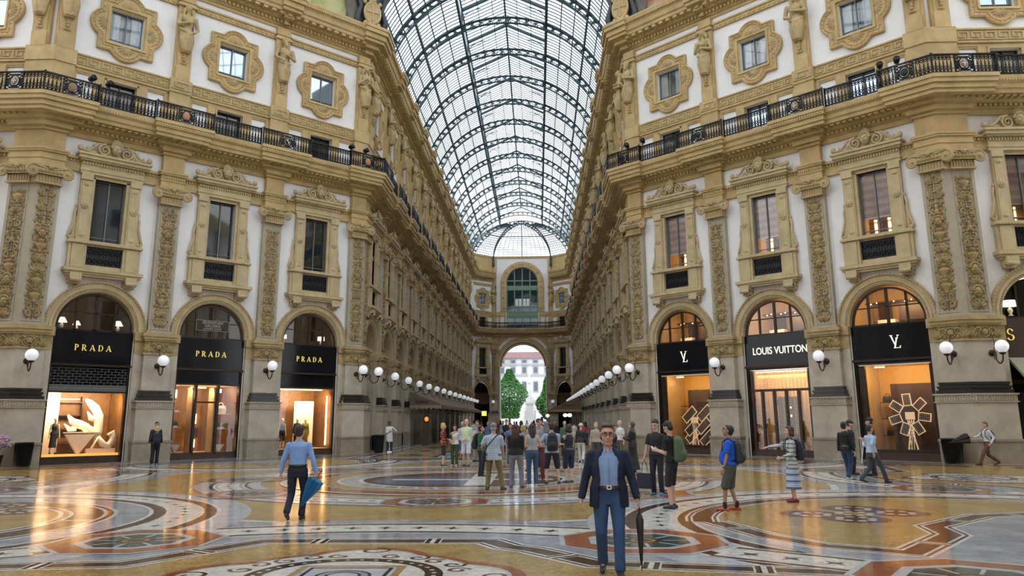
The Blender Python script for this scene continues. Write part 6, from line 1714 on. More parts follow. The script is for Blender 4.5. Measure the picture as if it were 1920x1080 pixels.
def person(x,y,face,H,label,skin_='mid',top=(.3,.3,.3),top_kind='shirt',bot=(.05,.05,.07),bot_kind='trousers',hair='short',hairc=(.03,.02,.015),shoes=(.02,.02,.02),
      feet=None,lh=None,rh=None,lhint=None,rhint=None,lean=(0,0),head=(0,0),w=1.0,belly=0,vox=.012,z=0,curl=(.5,.5),lpalm=None,rpalm=None,hdir=(None,None),glasses=False,belt=None,female=False,hs=1.07,group=None,detail=True,extra=None,hem=None,sleeve=None,name='person'):
    k=H/1.75
    M=Matrix.Translation((x,y,z))@Matrix.Rotation(math.radians(face-90),4,'Z')
    root=thing(name,label,'person',M,group)
    S=lambda p:V(p)*k
    feet=feet or ((-.10,.0,0,.12),(.10,.0,0,-.12))
    pelv=V((0,0,.95))
    dmax=max(math.hypot(abs(f[0])-.09,f[1]) for f in feet)
    pelv.z=min(.948,.103+math.sqrt(max(.3,.843**2-dmax**2)))
    lx,ly=lean
    sh=pelv+V((lx,ly,.50));nk=pelv+V((lx*1.1,ly*1.1,.575));hc=pelv+V((lx*1.25,ly*1.25+.015,.682))
    def sc(mb,st=0):
        c=S(hc)
        for i in range(st,len(mb.v)): p=V(mb.v[i]);mb.v[i]=tuple(c+(p-c)*hs)
    sw=(.185 if not female else .160)*w
    Rh=Matrix.Rotation(head[0],3,'Z')@Matrix.Rotation(head[1],3,'X')
    pts={}
    body=MB();bm_=body
    # torso & neck
    loft(body,[(pelv*k+V((0,0,-.08*k)),.13*k*w,.095*k),(pelv*k+V((0,0,.1*k)),.125*k*w,.085*k),(sh*k+V((0,0,-.12*k)),.145*k*w,.09*k),(sh*k+V((0,0,.01*k)),.10*k*w,.06*k)],12)
    tcap(body,S(nk+V((0,-.01,-.06))),S(nk+V((0,0,.06))),.057*k,.053*k,10)
    # head
    def HP(p): return S(hc)+(Rh@V(p))*k
    hst=len(body.v)
    body.ell(HP((0,-.012,.03)),(.074*k,.092*k,.092*k),14,10,Rh);body.ell(HP((0,.018,-.025)),(.060*k,.070*k,.085*k),12,9,Rh);body.ell(HP((0,.045,-.085)),(.036*k,.034*k,.028*k),9,7,Rh)
    tcap(body,HP((0,.086,.012)),HP((0,.104,-.026)),.009*k,.014*k,7);body.ell(HP((0,.072,.038)),(.052*k,.018*k,.012*k),8,5,Rh);body.ell(HP((0,.082,-.056)),(.026*k,.012*k,.009*k),8,5,Rh)
    for s in(-1,1): body.ell(HP((s*.076,-.002,-.002)),(.010*k,.02*k,.03*k),7,6,Rh);body.ell(HP((s*.04,.055,-.03)),(.022*k,.02*k,.024*k),7,5,Rh)
    sc(body,hst)
    # legs
    legs=[]
    for s,f in((-1,feet[0]),(1,feet[1])):
        hip=pelv+V((s*.088*w,0,-.02));ank=V((f[0],f[1],.085+f[2]));kn,ank=ik(hip,ank,.425,.42,(s*.08,1,0));legs.append((s,hip,kn,ank,f))
        tcap(body,S(hip),S(kn),.078*k*w,.052*k,10);tcap(body,S(kn),S(ank),.050*k,.034*k,10);tcap(body,S(kn.lerp(ank,.15)),S(kn.lerp(ank,.45)),.048*k,.047*k,9) if bot_kind not in('trousers','jeans') else None
        a=f[3];fd=V((-sin(a),cos(a),0));lift=f[2]
        tcap(body,S(ank+V((0,0,-.03))),S(ank+fd*.12+V((0,0,-.055-lift*.5))),.034*k,.026*k,8)
    # arms
    arms=[]
    for s,t,hint,pal,cu,hd in((-1,lh,lhint,lpalm,curl[0],hdir[0]),(1,rh,rhint,rpalm,curl[1],hdir[1])):
        shd=sh+V((s*(sw-.008),0,-.058));t=V(t) if t is not None else V((s*(sw+.055*w+.02),.03+ly,pelv.z-.11))
        el,wr=ik(shd,t,.285,.25,hint or (s*.35,-1,0));arms.append((s,shd,el,wr))
        tcap(body,S(nk+V((s*.03,-.01,-.075))),S(shd+V((-s*.03,0,0))),.036*k,.040*k,8);tcap(body,S(shd),S(el),.046*k*w,.037*k,9);tcap(body,S(el),S(wr),.036*k,.024*k,9)
        dv=V(hd) if hd else (wr-el).normalized();pn=pal or ((-s,0,0) if abs(dv.x)<.8 else (0,0,-1))
        hand(body,S(wr),dv,pn,s,k,cu,.0088 if vox<.01 else .0105)
    me=remesh(body,vox,3,'body');me.materials.append(skin(skin_));obj('body',me,None,root)
    # ---- top
    col=lambda c:cloth(c)
    W_=w;bl=belly;ch_=.165
    hemz=hem if hem is not None else (-.02 if top_kind in('shirt','tee','tank') else -.06)
    tp=MB()
    def trows(off=0,h0=hemz):
        P=pelv;fz=lambda f:(P+V((lx*f,ly*f,.5*f)))
        hipw=.158 if not female else .165;wst=.148 if not female else .122;ch=.178 if not female else .150
        rows=[]
        if h0<.02: rows.append((V((0,.0,P.z+h0)),(hipw+.030)*W_+off,.135+bl*.3+off))
        rows+=[(V((0,.0+bl*.35,P.z+max(h0,.04)+.02)),(hipw+(.018 if h0<.02 else 0))*W_+off,(.118 if h0<.02 else .108)+bl*.6+off),(fz(.34)+V((0,bl*.45,0)),wst*W_+off,.098+bl*.75+off),(fz(.66)+V((0,.01,0)),(ch-.01)*W_+off,.112+bl*.3+off+(.02 if female else 0)),(fz(.84),ch*W_+off,.108+off),(fz(.95),(ch-.035)*W_+off,.080+off),(fz(1.01),.085*W_+off,.060+off),(fz(1.05),.062+off*.5,.056+off*.5)]
        return [(c*k,rx*k,ry*k) for c,rx,ry in rows]
    if top_kind=='openjacket':
        inner=MB();loft(inner,trows(0,.06)[:-2]+[((pelv+V((lx,ly+.0,.50)))*k,.085*k,.062*k)],20)
        for s in(-1,1): tcap(inner,S(nk+V((s*.058,.012,-.035))),S(nk+V((s*.036,.082,-.085))),.014*k,.016*k,8);tcap(inner,S(nk+V((s*.036,.082,-.085))),S(nk+V((s*.05,.088,-.125))),.013*k,.009*k,8)
        im=remesh(inner,vox,3,'shirt');im.materials.append(col(extra['shirt']));so_=obj('shirt',im,None,root)
        pk=MB().mat(cloth(tuple(c_*.8 for c_ in extra['shirt'])));pz=[S(pelv+V((0,.119+bl*1.1,.10))),S(pelv+V((0,.113+bl*1.15,.17))),S(pelv+V((0,.128+bl*.6,.30))),S(pelv+V((0,.116,.40)))]
        pk.tube(pz,.010*k,6,flat=.45);obj('placket',pk,None,so_)
        sk=MB().mat(skin(skin_));sk.smooth=True;sk.ell(S(nk+V((0,.052,-.085))),(.027*k,.026*k,.055*k),12,9);obj('open_neck',sk,None,root)
        zp=MB().mat(cloth((.35,.36,.38),.4));zp.tube([S(pelv+V((-.142,.128,-.13))),S(pelv+V((-.136,.140,.10))),S(pelv+V((-.130,.132,.28))),S(pelv+V((-.118,.118,.38)))],.0035*k,5);obj('zip',zp,None,root)
        jr=trows(.034,-.16);jr=jr[:-4]+[((pelv+V((lx*.84,ly*.84,.40)))*k,(ch_+.034)*k*w,.135*k),((pelv+V((lx*.95,ly*.95,.475)))*k,(ch_-.035)*k*w,.108*k),((pelv+V((lx,ly,.53)))*k,.092*k,.078*k)]
        loft(tp,jr,26,arc=(PI/2+.62,PI/2+2*PI-.62,.026*k) )
        for s in(-1,1): tcap(tp,S(nk+V((s*.065,.01,-.03))),S(nk+V((s*.085,.07,-.13))),.020*k,.018*k,7);tcap(tp,S(nk+V((-.06,-.05,-.02))),S(nk+V((.06,-.05,-.02))),.022*k,.022*k,7)
        sl=1.0;sr=(.064,.052,.050,.046)
    else:
        loft(tp,trows(0.006 if top_kind!='coat' else .022),20)
        if top_kind in('polo','shirt','coat','suit'): tp.tube([S(nk+V((.058*cos(a*PI/5),.054*sin(a*PI/5)+.004,-.058+.012*(1-sin(a*PI/5))))) for a in range(10)],.017*k,6,closed=True)
        sl={'shirt':1,'tee':.0,'polo':.0,'tank':-1,'sweater':1,'coat':1,'suit':1,'short':.0}[top_kind]
        if sleeve is not None:sl=sleeve
        sr=(.062,.047,.046,.038) if top_kind!='coat' else (.070,.056,.055,.05)
    for s,shd,el,wr in arms:
        if sl<0: tcap(tp,S(nk+V((s*.04,-.012,-.08))),S(shd+V((-s*.03,0,.0))),.036*k,.044*k,8);continue
        tcap(tp,S(nk+V((s*.035,-.012,-.080))),S(shd+V((-s*.03,-.004,-.005))),.034*k,.050*k*w,10);tcap(tp,S(shd+V((-s*.035,0,-.01))),S(shd+V((0,0,-.01))),.058*k*w,.056*k*w,10)
        if sl==0:
            m_=shd.lerp(el,.78);tp.tube([S(shd+V((-s*.01,0,0))),S(shd.lerp(el,.3)),S(m_)],[sr[0]*k*w,(sr[1]+.012)*k*w,(sr[1]+.012)*k*w],10)
        else:
            e=wr.lerp(el,.06 if sl==1 else .45);tcap(tp,S(shd),S(el),sr[0]*k*w*.97,sr[1]*k*1.04,10);tcap(tp,S(el),S(el.lerp(e,.9)),sr[1]*k*1.04,sr[3]*k,10);tp.tube([S(el),S(el.lerp(e,.5)),S(e)],[sr[1]*k,sr[2]*k*.98,sr[3]*k],10)
    tm=remesh(tp,vox,3,'jacket' if top_kind in('openjacket','coat','suit') else 'top');tm.materials.append(col(top));obj({'openjacket':'jacket','coat':'coat','suit':'suit_jacket','sweater':'sweater','shirt':'shirt','polo':'polo_shirt'}.get(top_kind,'top'),tm,None,root)
    # ---- bottom
    bt=MB()
    if bot_kind in('trousers','shorts','jeans'):
        loft(bt,[(V((0,0,pelv.z-.13))*k,.155*k*w,.105*k),(V((0,-.008,pelv.z-.02))*k,.166*k*w,.122*k),(V((0,bl*.2,pelv.z+.07))*k,.150*k*w,(.105+bl*.3)*k),(V((lx*.2,bl*.25,pelv.z+.12))*k,.142*k*w,(.100+bl*.4)*k)],18)
        for s,hip,kn,ank,f in legs:
            if bot_kind=='shorts': tcap(bt,S(hip),S(hip.lerp(kn,.85)+V((s*.012,0,0))),.096*k*w,.080*k*w,12);tcap(bt,S(hip.lerp(kn,.7)+V((s*.012,0,0))),S(hip.lerp(kn,1.0)+V((s*.014,0,0))),.078*k*w,.080*k*w,12)
            else:
                tcap(bt,S(hip),S(kn),.098*k*w,.070*k,12);tcap(bt,S(kn),S(kn.lerp(ank,.8)),.071*k,.062*k,12);tcap(bt,S(kn.lerp(ank,.7)+V((0,-.004,0))),S(kn.lerp(ank,.97)+V((0,-.006,0))),.061*k,.066*k,12)
    elif bot_kind in('skirt','dress'):
        zb=.30 if bot_kind=='skirt' else .08
        c=(V((feet[0][0]+feet[1][0],feet[0][1]+feet[1][1],0)))*.5
        loft(bt,[(V((c.x,c.y,zb))*k,(.20 if bot_kind=='skirt' else .26)*k*w,(.17 if bot_kind=='skirt' else .22)*k*w),(V((c.x*.5,c.y*.5,pelv.z*.55+zb*.45))*k,.178*k*w,.145*k*w),(V((0,0,pelv.z-.03))*k,.170*k*w,.13*k*w),(V((0,0,pelv.z+.1))*k,.13*k*w,.1*k)],18)
    if bt.v:
        b_=remesh(bt,vox,3,'trousers');b_.materials.append(col(bot));obj({'trousers':'trousers','jeans':'jeans','shorts':'shorts','skirt':'skirt','dress':'long_skirt'}[bot_kind],b_,None,root)
    if belt:
        g=MB().mat(cloth(belt,.4));pz=pelv.z+.075;g.tube([V((.157*w*cos(a*PI/10),(.112+bl*.45)*sin(a*PI/10)+bl*.2,pz))*k for a in range(20)],.022*k,4,closed=True);obj('belt',g,None,root)
        if face<0 or True:
            bu=MB().mat(mat('buckle',(.7,.68,.62),.3,metal=.9)) if 'buckle' not in bpy.data.materials else MB().mat(bpy.data.materials['buckle']);yy=(.112+bl*.65+.02)*k
            for a in((-.026,-.02,-.02,.02),(.02,.026,-.02,.02),(-.026,.026,.016,.022),(-.026,.026,-.022,-.016)): bu.box(a[0]*k,a[1]*k,yy,yy+.006,(pz+a[2])*k,(pz+a[3])*k)
            if vox<.012:obj('buckle',bu,None,root)
    # ---- shoes
    sm=cloth(shoes,.45) if shoes!=(.02,.02,.02) else SHOEB
    for s,hip,kn,ank,f in legs:
        a=f[3];fd=V((-sin(a),cos(a),0));lift=f[2];g=MB();b=V((ank.x,ank.y,0))
        heel=b-fd*.055+V((0,0,.035+lift));toe=b+fd*.16+V((0,0,.030+max(0,lift-.06)*.15))
        tcap(g,S(heel),S(b+fd*.05+V((0,0,.036+lift*.6))),.036*k,.040*k,10);tcap(g,S(b+fd*.05+V((0,0,.036+lift*.6))),S(toe),.042*k,.030*k,10,);tcap(g,S(b+V((0,0,.04+lift))),S(ank+V((0,0,-.01))),.038*k,.037*k,9)
        m_=remesh(g,max(vox,.009),2,'shoe')
        mn=min((v.co.z for v in m_.vertices),default=0)
        for v in m_.vertices:
            if v.co.z<.012*k and lift<.01: v.co.z=.004
        m_.materials.append(sm);obj('shoe',m_,None,root)
    # ---- hair, headwear
    hm=cloth(hairc,.6);h=MB()
    if hair in('short','long','bun','bob','ponytail'):
        h.ell(HP((0,-.028,.048)),(.083*k,.094*k,.088*k),14,10,Rh);h.ell(HP((0,-.045,-.005)),(.080*k,.068*k,.080*k),12,9,Rh);h.ell(HP((0,.042,.098)),(.060*k,.036*k,.022*k),10,7,Rh)
        if hair=='long':
            h.tube([HP((0,-.06,.02)),HP((0,-.085,-.1)),HP((0,-.09,-.22)),HP((0,-.085,-.34))],[.08*k,.085*k,.075*k,.04*k],10,flat=.6)
            for s in(-1,1): h.tube([HP((s*.06,-.01,.05)),HP((s*.078,-.02,-.05)),HP((s*.075,-.03,-.18))],[.035*k,.035*k,.025*k],8)
        if hair=='bob':
            for s in(-1,1): h.tube([HP((s*.06,-.005,.05)),HP((s*.08,-.015,-.04)),HP((s*.07,-.02,-.10))],[.035*k,.04*k,.025*k],8)
            h.ell(HP((0,-.06,-.05)),(.08*k,.055*k,.07*k),10,8,Rh)
        if hair=='ponytail': h.tube([HP((0,-.11,.05)),HP((0,-.15,-.02)),HP((0,-.14,-.18))],[.03*k,.035*k,.015*k],8)
        if hair=='bun': h.ell(HP((0,-.11,.09)),(.045*k,.045*k,.045*k),9,7)
    elif hair=='crop':
        h.ell(HP((0,-.022,.044)),(.081*k,.093*k,.088*k),14,10,Rh);h.ell(HP((0,-.05,-.005)),(.077*k,.060*k,.065*k),10,8,Rh);h.ell(HP((0,.046,.088)),(.055*k,.036*k,.024*k),10,7,Rh)
    elif hair=='bald': 
        h.ell(HP((0,-.055,-.005)),(.074*k,.052*k,.05*k),10,8,Rh)
    elif hair in('cap','flatcap'):
        h.ell(HP((0,-.018,.062)),(.086*k,.102*k,.078*k),14,10,Rh)
        if hair=='cap': tcap(h,HP((-.035,.075,.052)),HP((.035,.075,.052)),.02*k,.02*k,8);tcap(h,HP((-.028,.115,.042)),HP((.028,.115,.042)),.014*k,.014*k,8)
        else: tcap(h,HP((-.03,.08,.05)),HP((.03,.08,.05)),.018*k,.018*k,8)
    elif hair=='hat':
        h.ell(HP((0,-.01,.06)),(.088*k,.10*k,.075*k),14,9,Rh);h.ell(HP((0,0,.035)),(.14*k,.15*k,.016*k),16,6,Rh)
    elif hair=='hijab':
        h.ell(HP((0,-.035,.035)),(.094*k,.098*k,.105*k),14,10,Rh);h.tube([HP((0,-.02,-.06)),S(nk+V((0,-.01,-.02))),S(sh+V((0,-.02,-.08))),S(sh+V((0,-.06,-.28)))],[.085*k,.095*k,.15*k,.09*k],12,flat=.75)
    if h.v:
        sc(h)
        hh_=remesh(h,max(vox,.009),2,'hair');hh_.materials.append(hm);obj({'cap':'cap','flatcap':'cap','hat':'sun_hat','hijab':'headscarf'}.get(hair,'hair'),hh_,None,root)
    if hair in('cap','hat','flatcap') and extra and 'hair' in extra:
        h=MB().mat(cloth(extra['hair'],.6));h.smooth=True;h.ell(HP((0,-.045,-.01)),(.078*k,.06*k,.06*k),10,8,Rh);sc(h);obj('hair',h,None,root)
    if detail:
        e=MB().mat(SHOEB);e.smooth=True
        for s in(-1,1): e.ell(HP((s*.030,.079,.016)),(.010*k,.007*k,.006*k),8,6,Rh)
        sc(e);obj('eyes',e,None,root)
        if hair!='hijab':
            e=MB().mat(hm);e.smooth=True
            for s in(-1,1): tcap(e,HP((s*.016,.091,.034)),HP((s*.045,.082,.036)),.004*k,.003*k,6)
            sc(e);obj('eyebrows',e,None,root)
        e=MB().mat(mat('lips_'+skin_,tuple(c*.55 for c in skin(skin_).node_tree.nodes['Principled BSDF'].inputs['Base Color'].default_value[:3]),.5) if 'lips_'+skin_ not in bpy.data.materials else bpy.data.materials['lips_'+skin_]);e.smooth=True;e.ell(HP((0,.091,-.056)),(.022*k,.006*k,.0045*k),8,5,Rh);sc(e);obj('mouth',e,None,root)
    if glasses:
        e=MB().mat(mat('glasses_frame',(.05,.02,.015),.3) if 'glasses_frame' not in bpy.data.materials else bpy.data.materials['glasses_frame'])
        for s in(-1,1): e.tube([HP((s*.033+.026*cos(a*PI/6),.100,.012+.019*sin(a*PI/6))) for a in range(12)],.0038*k,5,closed=True);e.tube([HP((s*.059,.10,.014)),HP((s*.082,.0,.01))],.003*k,5)
        e.tube([HP((-.008,.102,.015)),HP((.008,.102,.015))],.003*k,5);sc(e);obj('glasses',e,None,root)
    info=dict(root=root,M=M,S=S,arms=arms,legs=legs,k=k,sh=sh,pelv=pelv,HP=HP)
    return info
def backpack(P,label,c,s=1.0,depth=.0):
    k=P['k'];M=P['M']@Matrix.Translation((P['sh'].x*k,(P['sh'].y-.19*s**.5-depth)*k,(P['sh'].z-.24)*k))
    r=thing('backpack',label,'backpack',M);b=MB();loft(b,[(V((0,0,-.24*s)),.13*s,.07*s),(V((0,-.015,-.2*s)),.16*s,.10*s),(V((0,-.01,.0)),.155*s,.10*s),(V((0,.01,.17*s)),.13*s,.08*s),(V((0,.03,.24*s)),.07*s,.04*s)],16);b.ell((0,-.10*s,-.1*s),(.11*s,.05*s,.10*s),12,8)
    m=remesh(b,.014,3,'body');m.materials.append(cloth(c,.7));obj('body',m,None,r)
    st=MB().mat(cloth(tuple(v*.6 for v in c),.7));st.smooth=True
    for q_ in(-1,1): st.tube([(q_*.09,.08,.2*s),(q_*.11,.17+.03*s,.27),(q_*.12,.30,.20),(q_*.13,.32,.02),(q_*.15,.20,-.14),(q_*.13,.05,-.18*s)],.016,6,flat=.6)
    obj('strap',st,None,r);st=MB().mat(cloth(tuple(v*.5 for v in c),.7));st.tube([(.10*s*cos(PI*i/8),-.105*s,.02+.14*s*sin(PI*i/8)) for i in range(9)],.005,4);st.tube([(-.02,0,.24*s),(0,0,.28*s),(.02,0,.24*s)],.006,4);obj('zip',st,None,r);return r
def shoulder_bag(P,label,c,side=-1,z=.0,s=1.0):
    k=P['k'];M=P['M'];r=thing('shoulder_bag',label,'bag',M@Matrix.Translation((side*.26*k,-.02,(.86+z)*k)));b=MB();loft(b,[(V((0,0,-.15*s)),.05*s,.13*s),(V((0,0,-.1*s)),.06*s,.15*s),(V((0,0,.1*s)),.055*s,.15*s),(V((0,0,.14*s)),.04*s,.13*s)],14);m=remesh(b,.014,3,'body');m.materials.append(cloth(c,.6));obj('body',m,None,r)
    st=MB().mat(cloth(tuple(v*.7 for v in c),.6));sh=P['sh'];X=lambda a,b_,c_:((a-side*.26)*k,(b_+.02)*k,(c_-.86-z)*k)
    st.tube([X(side*.26,-.12,.98),X(side*.1,-.15,1.2),X(-side*.13,-.08,sh.z+.02),X(-side*.14,.03,sh.z+.03),X(-side*.08,.12,1.3),X(side*.2,.12,.98)],.014,6,flat=.7);obj('strap',st,None,r);return r
# ---------------------------------------------------------------- caryatids
def figure_mesh(kind):
    b=MB();k=1.92;Z=0
    S=lambda p:V(p)*k
    male=kind==1
    pel=V((0,0,.93));sh=V((0,.03,1.42));w=1.12 if male else 1.0
    loft(b,[(V((0,.0,.80))*k,.15*k*w,.12*k),(V((0,.0,.95))*k,.155*k*w,.12*k),(V((0,.01,1.1))*k,.12*k*w,.095*k),(V((0,.03,1.3))*k,.155*k*w,.115*k),(V((0,.02,1.42))*k,.15*k*w,.09*k),(V((0,.02,1.48))*k,.07*k,.06*k)],18)
    tcap(b,S((0,.02,1.45)),S((0,.05,1.58)),.055*k,.052*k)
    b.ell(S((0,.06,1.66)),(.08*k,.095*k,.115*k),14,10);b.ell(S((0,.02,1.70)),(.10*k,.10*k,.10*k),12,9);b.ell(S((0,.15,1.64)),(.014*k,.02*k,.03*k),6,5)
    if male: b.ell(S((0,.12,1.56)),(.06*k,.05*k,.09*k),10,8)
    else:
        for s in(-1,1): b.ell(S((s*.07,.12,1.29)),(.055*k,.05*k,.055*k),10,8);b.tube([S((s*.09,.0,1.68)),S((s*.12,.03,1.55)),S((s*.13,.06,1.42))],[.04*k,.04*k,.02*k],8)
    # arms
    if kind==0: A=(((-.20,.05,1.40),(-.27,.03,1.12),(-.02,.20,1.16)),((.20,.05,1.40),(.27,.05,1.13),(.06,.20,1.30)))
    elif kind==1: A=(((-.22,.05,1.40),(-.30,.08,1.14),(.02,.21,1.20)),((.22,.05,1.40),(.30,.05,1.13),(.10,.20,1.02)))
    else: A=(((-.20,.05,1.40),(-.28,.02,1.12),(-.18,.16,.98)),((.20,.05,1.40),(.27,.07,1.14),(-.02,.20,1.22)))
    for a,e,h in A:
        tcap(b,S(a),S(e),.062*k*w,.05*k);tcap(b,S(e),S(h),.048*k,.032*k);b.ell(S(V(h)),(.05*k,.03*k,.05*k),8,6)
    # drapery
    loft(b,[(V((0,.02,.36))*k,.12*k,.09*k),(V((0,.03,.5))*k,.16*k,.12*k),(V((0,.02,.7))*k,.19*k,.145*k),(V((0,.0,.9))*k,.185*k,.14*k),(V((0,.0,1.0))*k,.17*k,.13*k)],20)
    for i in range(8):
        a=.35+i*.36;r=.17
        b.tube([S((r*1.0*cos(a),.12*sin(a)*1.15,.98)),S((r*1.12*cos(a+.1),.145*sin(a+.1)+.02,.72)),S((r*.75*cos(a+.3),.115*sin(a+.3)+.03,.40))],[.022*k,.03*k,.018*k],6)
    b.tube([S((-.19,.02,1.02)),S((-.05,.15,.90)),S((.12,.15,.96)),S((.2,.02,1.05))],[.04*k,.045*k,.045*k,.04*k],8)
    b.tube([S((.0,.17,.94)),S((.03,.19,.75)),S((.0,.16,.55)),S((.02,.13,.38))],[.03*k,.04*k,.035*k,.02*k],8)
    if kind!=1: b.tube([S((-.14,.06,1.42)),S((.0,.15,1.28)),S((.17,.08,1.1))],[.03*k,.035*k,.03*k],8)
    m=remesh(b,.030,2,'figure');m.materials.append(OCHRE2);return m
FIG=[figure_mesh(i) for i in range(3)]
def herm():
    mb=MB().mat(OCHRE)
    mb.rings([[(-a,0,z),(-a,d,z),(a,d,z),(a,0,z)] for z,a,d in((19.18,.36,.34),(19.9,.36,.36),(19.92,.30,.30),(19.98,.29,.30),(21.2,.40,.44))],cap1=True)
    mb.box(-.42,.42,0,.24,19.18,23.40)
    mb.box(-.50,.50,0,.36,23.36,23.5);mb.box(-.40,.40,0,.28,23.5,24.1);mb.box(-.46,.46,0,.34,23.62,23.7)
    mb.mat(OCHRE2);mb.smooth=True
    for k in range(4): mb.ell((0,.40,20.75-.16*k),(.15-.025*k,.08,.10),8,6)
    for s in(-1,1): leaf(mb,(s*.05,.36,20.15),PI/2+s*1.9,.24,.12,.06)
    return mb.mesh('herm_pillar')
HERM=herm()
def statue(fr,s,kind,label,group=None):
    r=thing('statue',label,'statue',fr.M(s),group);obj('herm_pillar',HERM,None,r);obj('figure',FIG[kind],None,r,Matrix.Translation((0,.42,23.40-1.80*1.92)))
DESC=['robed woman with folded arms','bearded man with crossed arms','draped woman, one arm lowered']
for side,f in(('left',LD),('right',RD)):
    for k,(s,w_) in enumerate(((.3,'at the far corner'),(DPIL[0],'between the far and middle windows'),(DPIL[1],'between the middle and near windows'),(LD_-.28,'at the near corner'))):
        kd=[[0,1,2,1],[1,0,1,2]][side=='right'][k];statue(f,s,kd,'carved %s, %s front, %s'%(DESC[kd],side,w_))
for side,f in(('left',LC),('right',RC)):
    for k in range(14):
        kd=(k+(side=='left'))%3;statue(f,.72+AP*k,kd,'carved %s, %s statue along the %s arcade'%(DESC[kd],ORD[k],side),'%s arcade statues'%side)
for side,f in(('left',LT),('right',RT)): statue(f,.72,2,'carved draped figure on the side passage face of the near %s corner'%side)
for s,l in((0,'left'),(2*EH,'right')): statue(EC,s,0,'carved robed figure just %s of the green arched window'%l)
# ================================================================ people
A_=90;T_=-90
# --- the man in front
P=person(.86,10.17,-93,1.78,'man in navy jacket and jeans striding toward us with a folded black umbrella','light',top=(.010,.017,.048),top_kind='openjacket',hs=1.16,extra={'shirt':(.25,.38,.62)},bot=(.035,.085,.20),bot_kind='jeans',hair='short',hairc=(.07,.045,.035),shoes=(.02,.02,.025),
  feet=((-.10,.20,0,.10),(.09,-.14,.03,-.08)),lh=(-.345,.10,.82),rh=(.345,.03,.81),w=1.1,belly=.05,vox=.0075,belt=(.09,.03,.02),glasses=True,head=(.05,-.05),curl=(.95,.55))
M=P['M'];k=P['k'];h=P['arms'][0][3]
r=thing('umbrella','black folded umbrella hanging point down from the front man\'s hand','umbrella',M@Matrix.Translation(((h.x-.015)*k,(h.y+.03)*k,(h.z-.10)*k)))
UMB=mat('umbrella_black',(.02,.015,.015),.6,bump=.3,bscale=20);b=MB().mat(UMB);b.smooth=True
b.tube([(0,0,-.06),(0,.01,-.13),(0,.02,-.30),(0,.035,-.5),(0,.05,-.64)],[.022,.048,.038,.024,.012],9);obj('canopy',b,None,r)
b=MB().mat(SHOEB);b.smooth=True;b.tube([(0,-.005,.10),(0,0,-.1)],.009,7);b.tube([(0,.03+.03*cos(a*PI/6)-.035,.11+.035*sin(a*PI/6)) for a in range(7)],.012,7);b.tube([(0,.05,-.62),(0,.056,-.70)],.006,6);obj('handle',b,None,r)
# --- blue shirt man walking away
P=person(-4.58,15.45,92,1.78,'man in pale blue shirt and dark trousers walking away with a blue umbrella','light',top=(.25,.40,.72),top_kind='shirt',bot=(.018,.018,.035),hair='short',hairc=(.045,.02,.012),
  feet=((-.09,-.27,.09,.06),(.08,.12,0,-.06)),lh=(-.32,.02,.82),rh=(.34,.05,.84),w=1.04,vox=.009,hem=.03,belt=(.02,.02,.02),curl=(1.3,1.2),detail=False,lhint=(-.8,-.8,0),head=(-.1,0))
M=P['M'];k=P['k'];h=P['arms'][1][3]
r=thing('umbrella','half folded bright blue umbrella pointing down beside the pale blue shirt man','umbrella',M@Matrix.Translation(((h.x+.03)*k,(h.y)*k,(h.z-.08)*k))@Matrix.Rotation(.50,4,'Y')@Matrix.Rotation(PI,4,'X'))
UB=mat('umbrella_blue',(.01,.13,.28),.5,bump=.4,bscale=15);b=MB().mat(UB)
L=[]
for z,rr in((.03,.05),(.06,.16),(.22,.14),(.42,.075),(.60,.015)):
    L.append([(rr*(1 if i%2 else .62)*cos(i*PI/8),rr*(1 if i%2 else .62)*sin(i*PI/8),z) for i in range(16)])
b.rings(L,cap1=True,cap0=True);obj('canopy',b,None,r);b=MB().mat(SHOEB);b.tube([(0,0,-.10),(0,0,.70)],.007,6);b.tube([(0,.03*cos(a*PI/6)-.03,-.10-.03*sin(a*PI/6)) for a in range(7)],.011,6)
for a in range(4): b.bar((.15*cos(a*PI/2),.15*sin(a*PI/2),.06),(.16*cos(a*PI/2),.16*sin(a*PI/2),-.0),.008)
obj('handle',b,None,r)
# --- pair by the left pier
person(-16.75,35.1,-50,1.80,'man in black suit facing the blonde woman by the left pier','light',top=(.015,.015,.02),top_kind='suit',bot=(.012,.012,.015),hair='crop',hairc=(.02,.015,.012),glasses=True)
P=person(-16.45,34.55,120,1.62,'blonde person in dark clothes with back to us by the left pier','light',top=(.02,.02,.03),top_kind='sweater',bot=(.012,.012,.016),hair='bob',hairc=(.55,.42,.22),shoes=(.35,.34,.32),detail=False,lh=(-.18,.25,1.05),rh=(.15,.28,1.1));backpack(P,'black backpack on the blonde person by the left pier',(.02,.02,.03),1.0)
# --- attendant in white coat
P=person(-8.71,47.3,-65,1.76,'man in long white coat holding a broom by the left arcade pier','brown',top=(.75,.74,.72),top_kind='coat',bot=(.05,.045,.04),hem=-.34,hair='crop',rh=(.10,.25,1.15),lh=(-.20,.22,1.30),feet=((-.14,0,0,.2),(.14,.05,0,-.2)))
r=thing('broom','thin pole of a broom held upright by the man in the white coat','broom',P['M']@Matrix.Translation((.06,.32,0)));b=MB().mat(WHITEP);b.tube([(0,0,.06),(.02,-.02,1.3)],.012,6);obj('pole',b,None,r);b=MB().mat(WHITEP).box(-.14,.14,-.03,.03,.01,.08);obj('brush',b,None,r)
person(-9.0,65.7,-20,1.74,'man in yellow jacket and black trousers by a left arcade pier','brown',top=(.50,.36,.12),top_kind='suit',bot=(.02,.02,.02),hair='crop',vox=.018,detail=False)
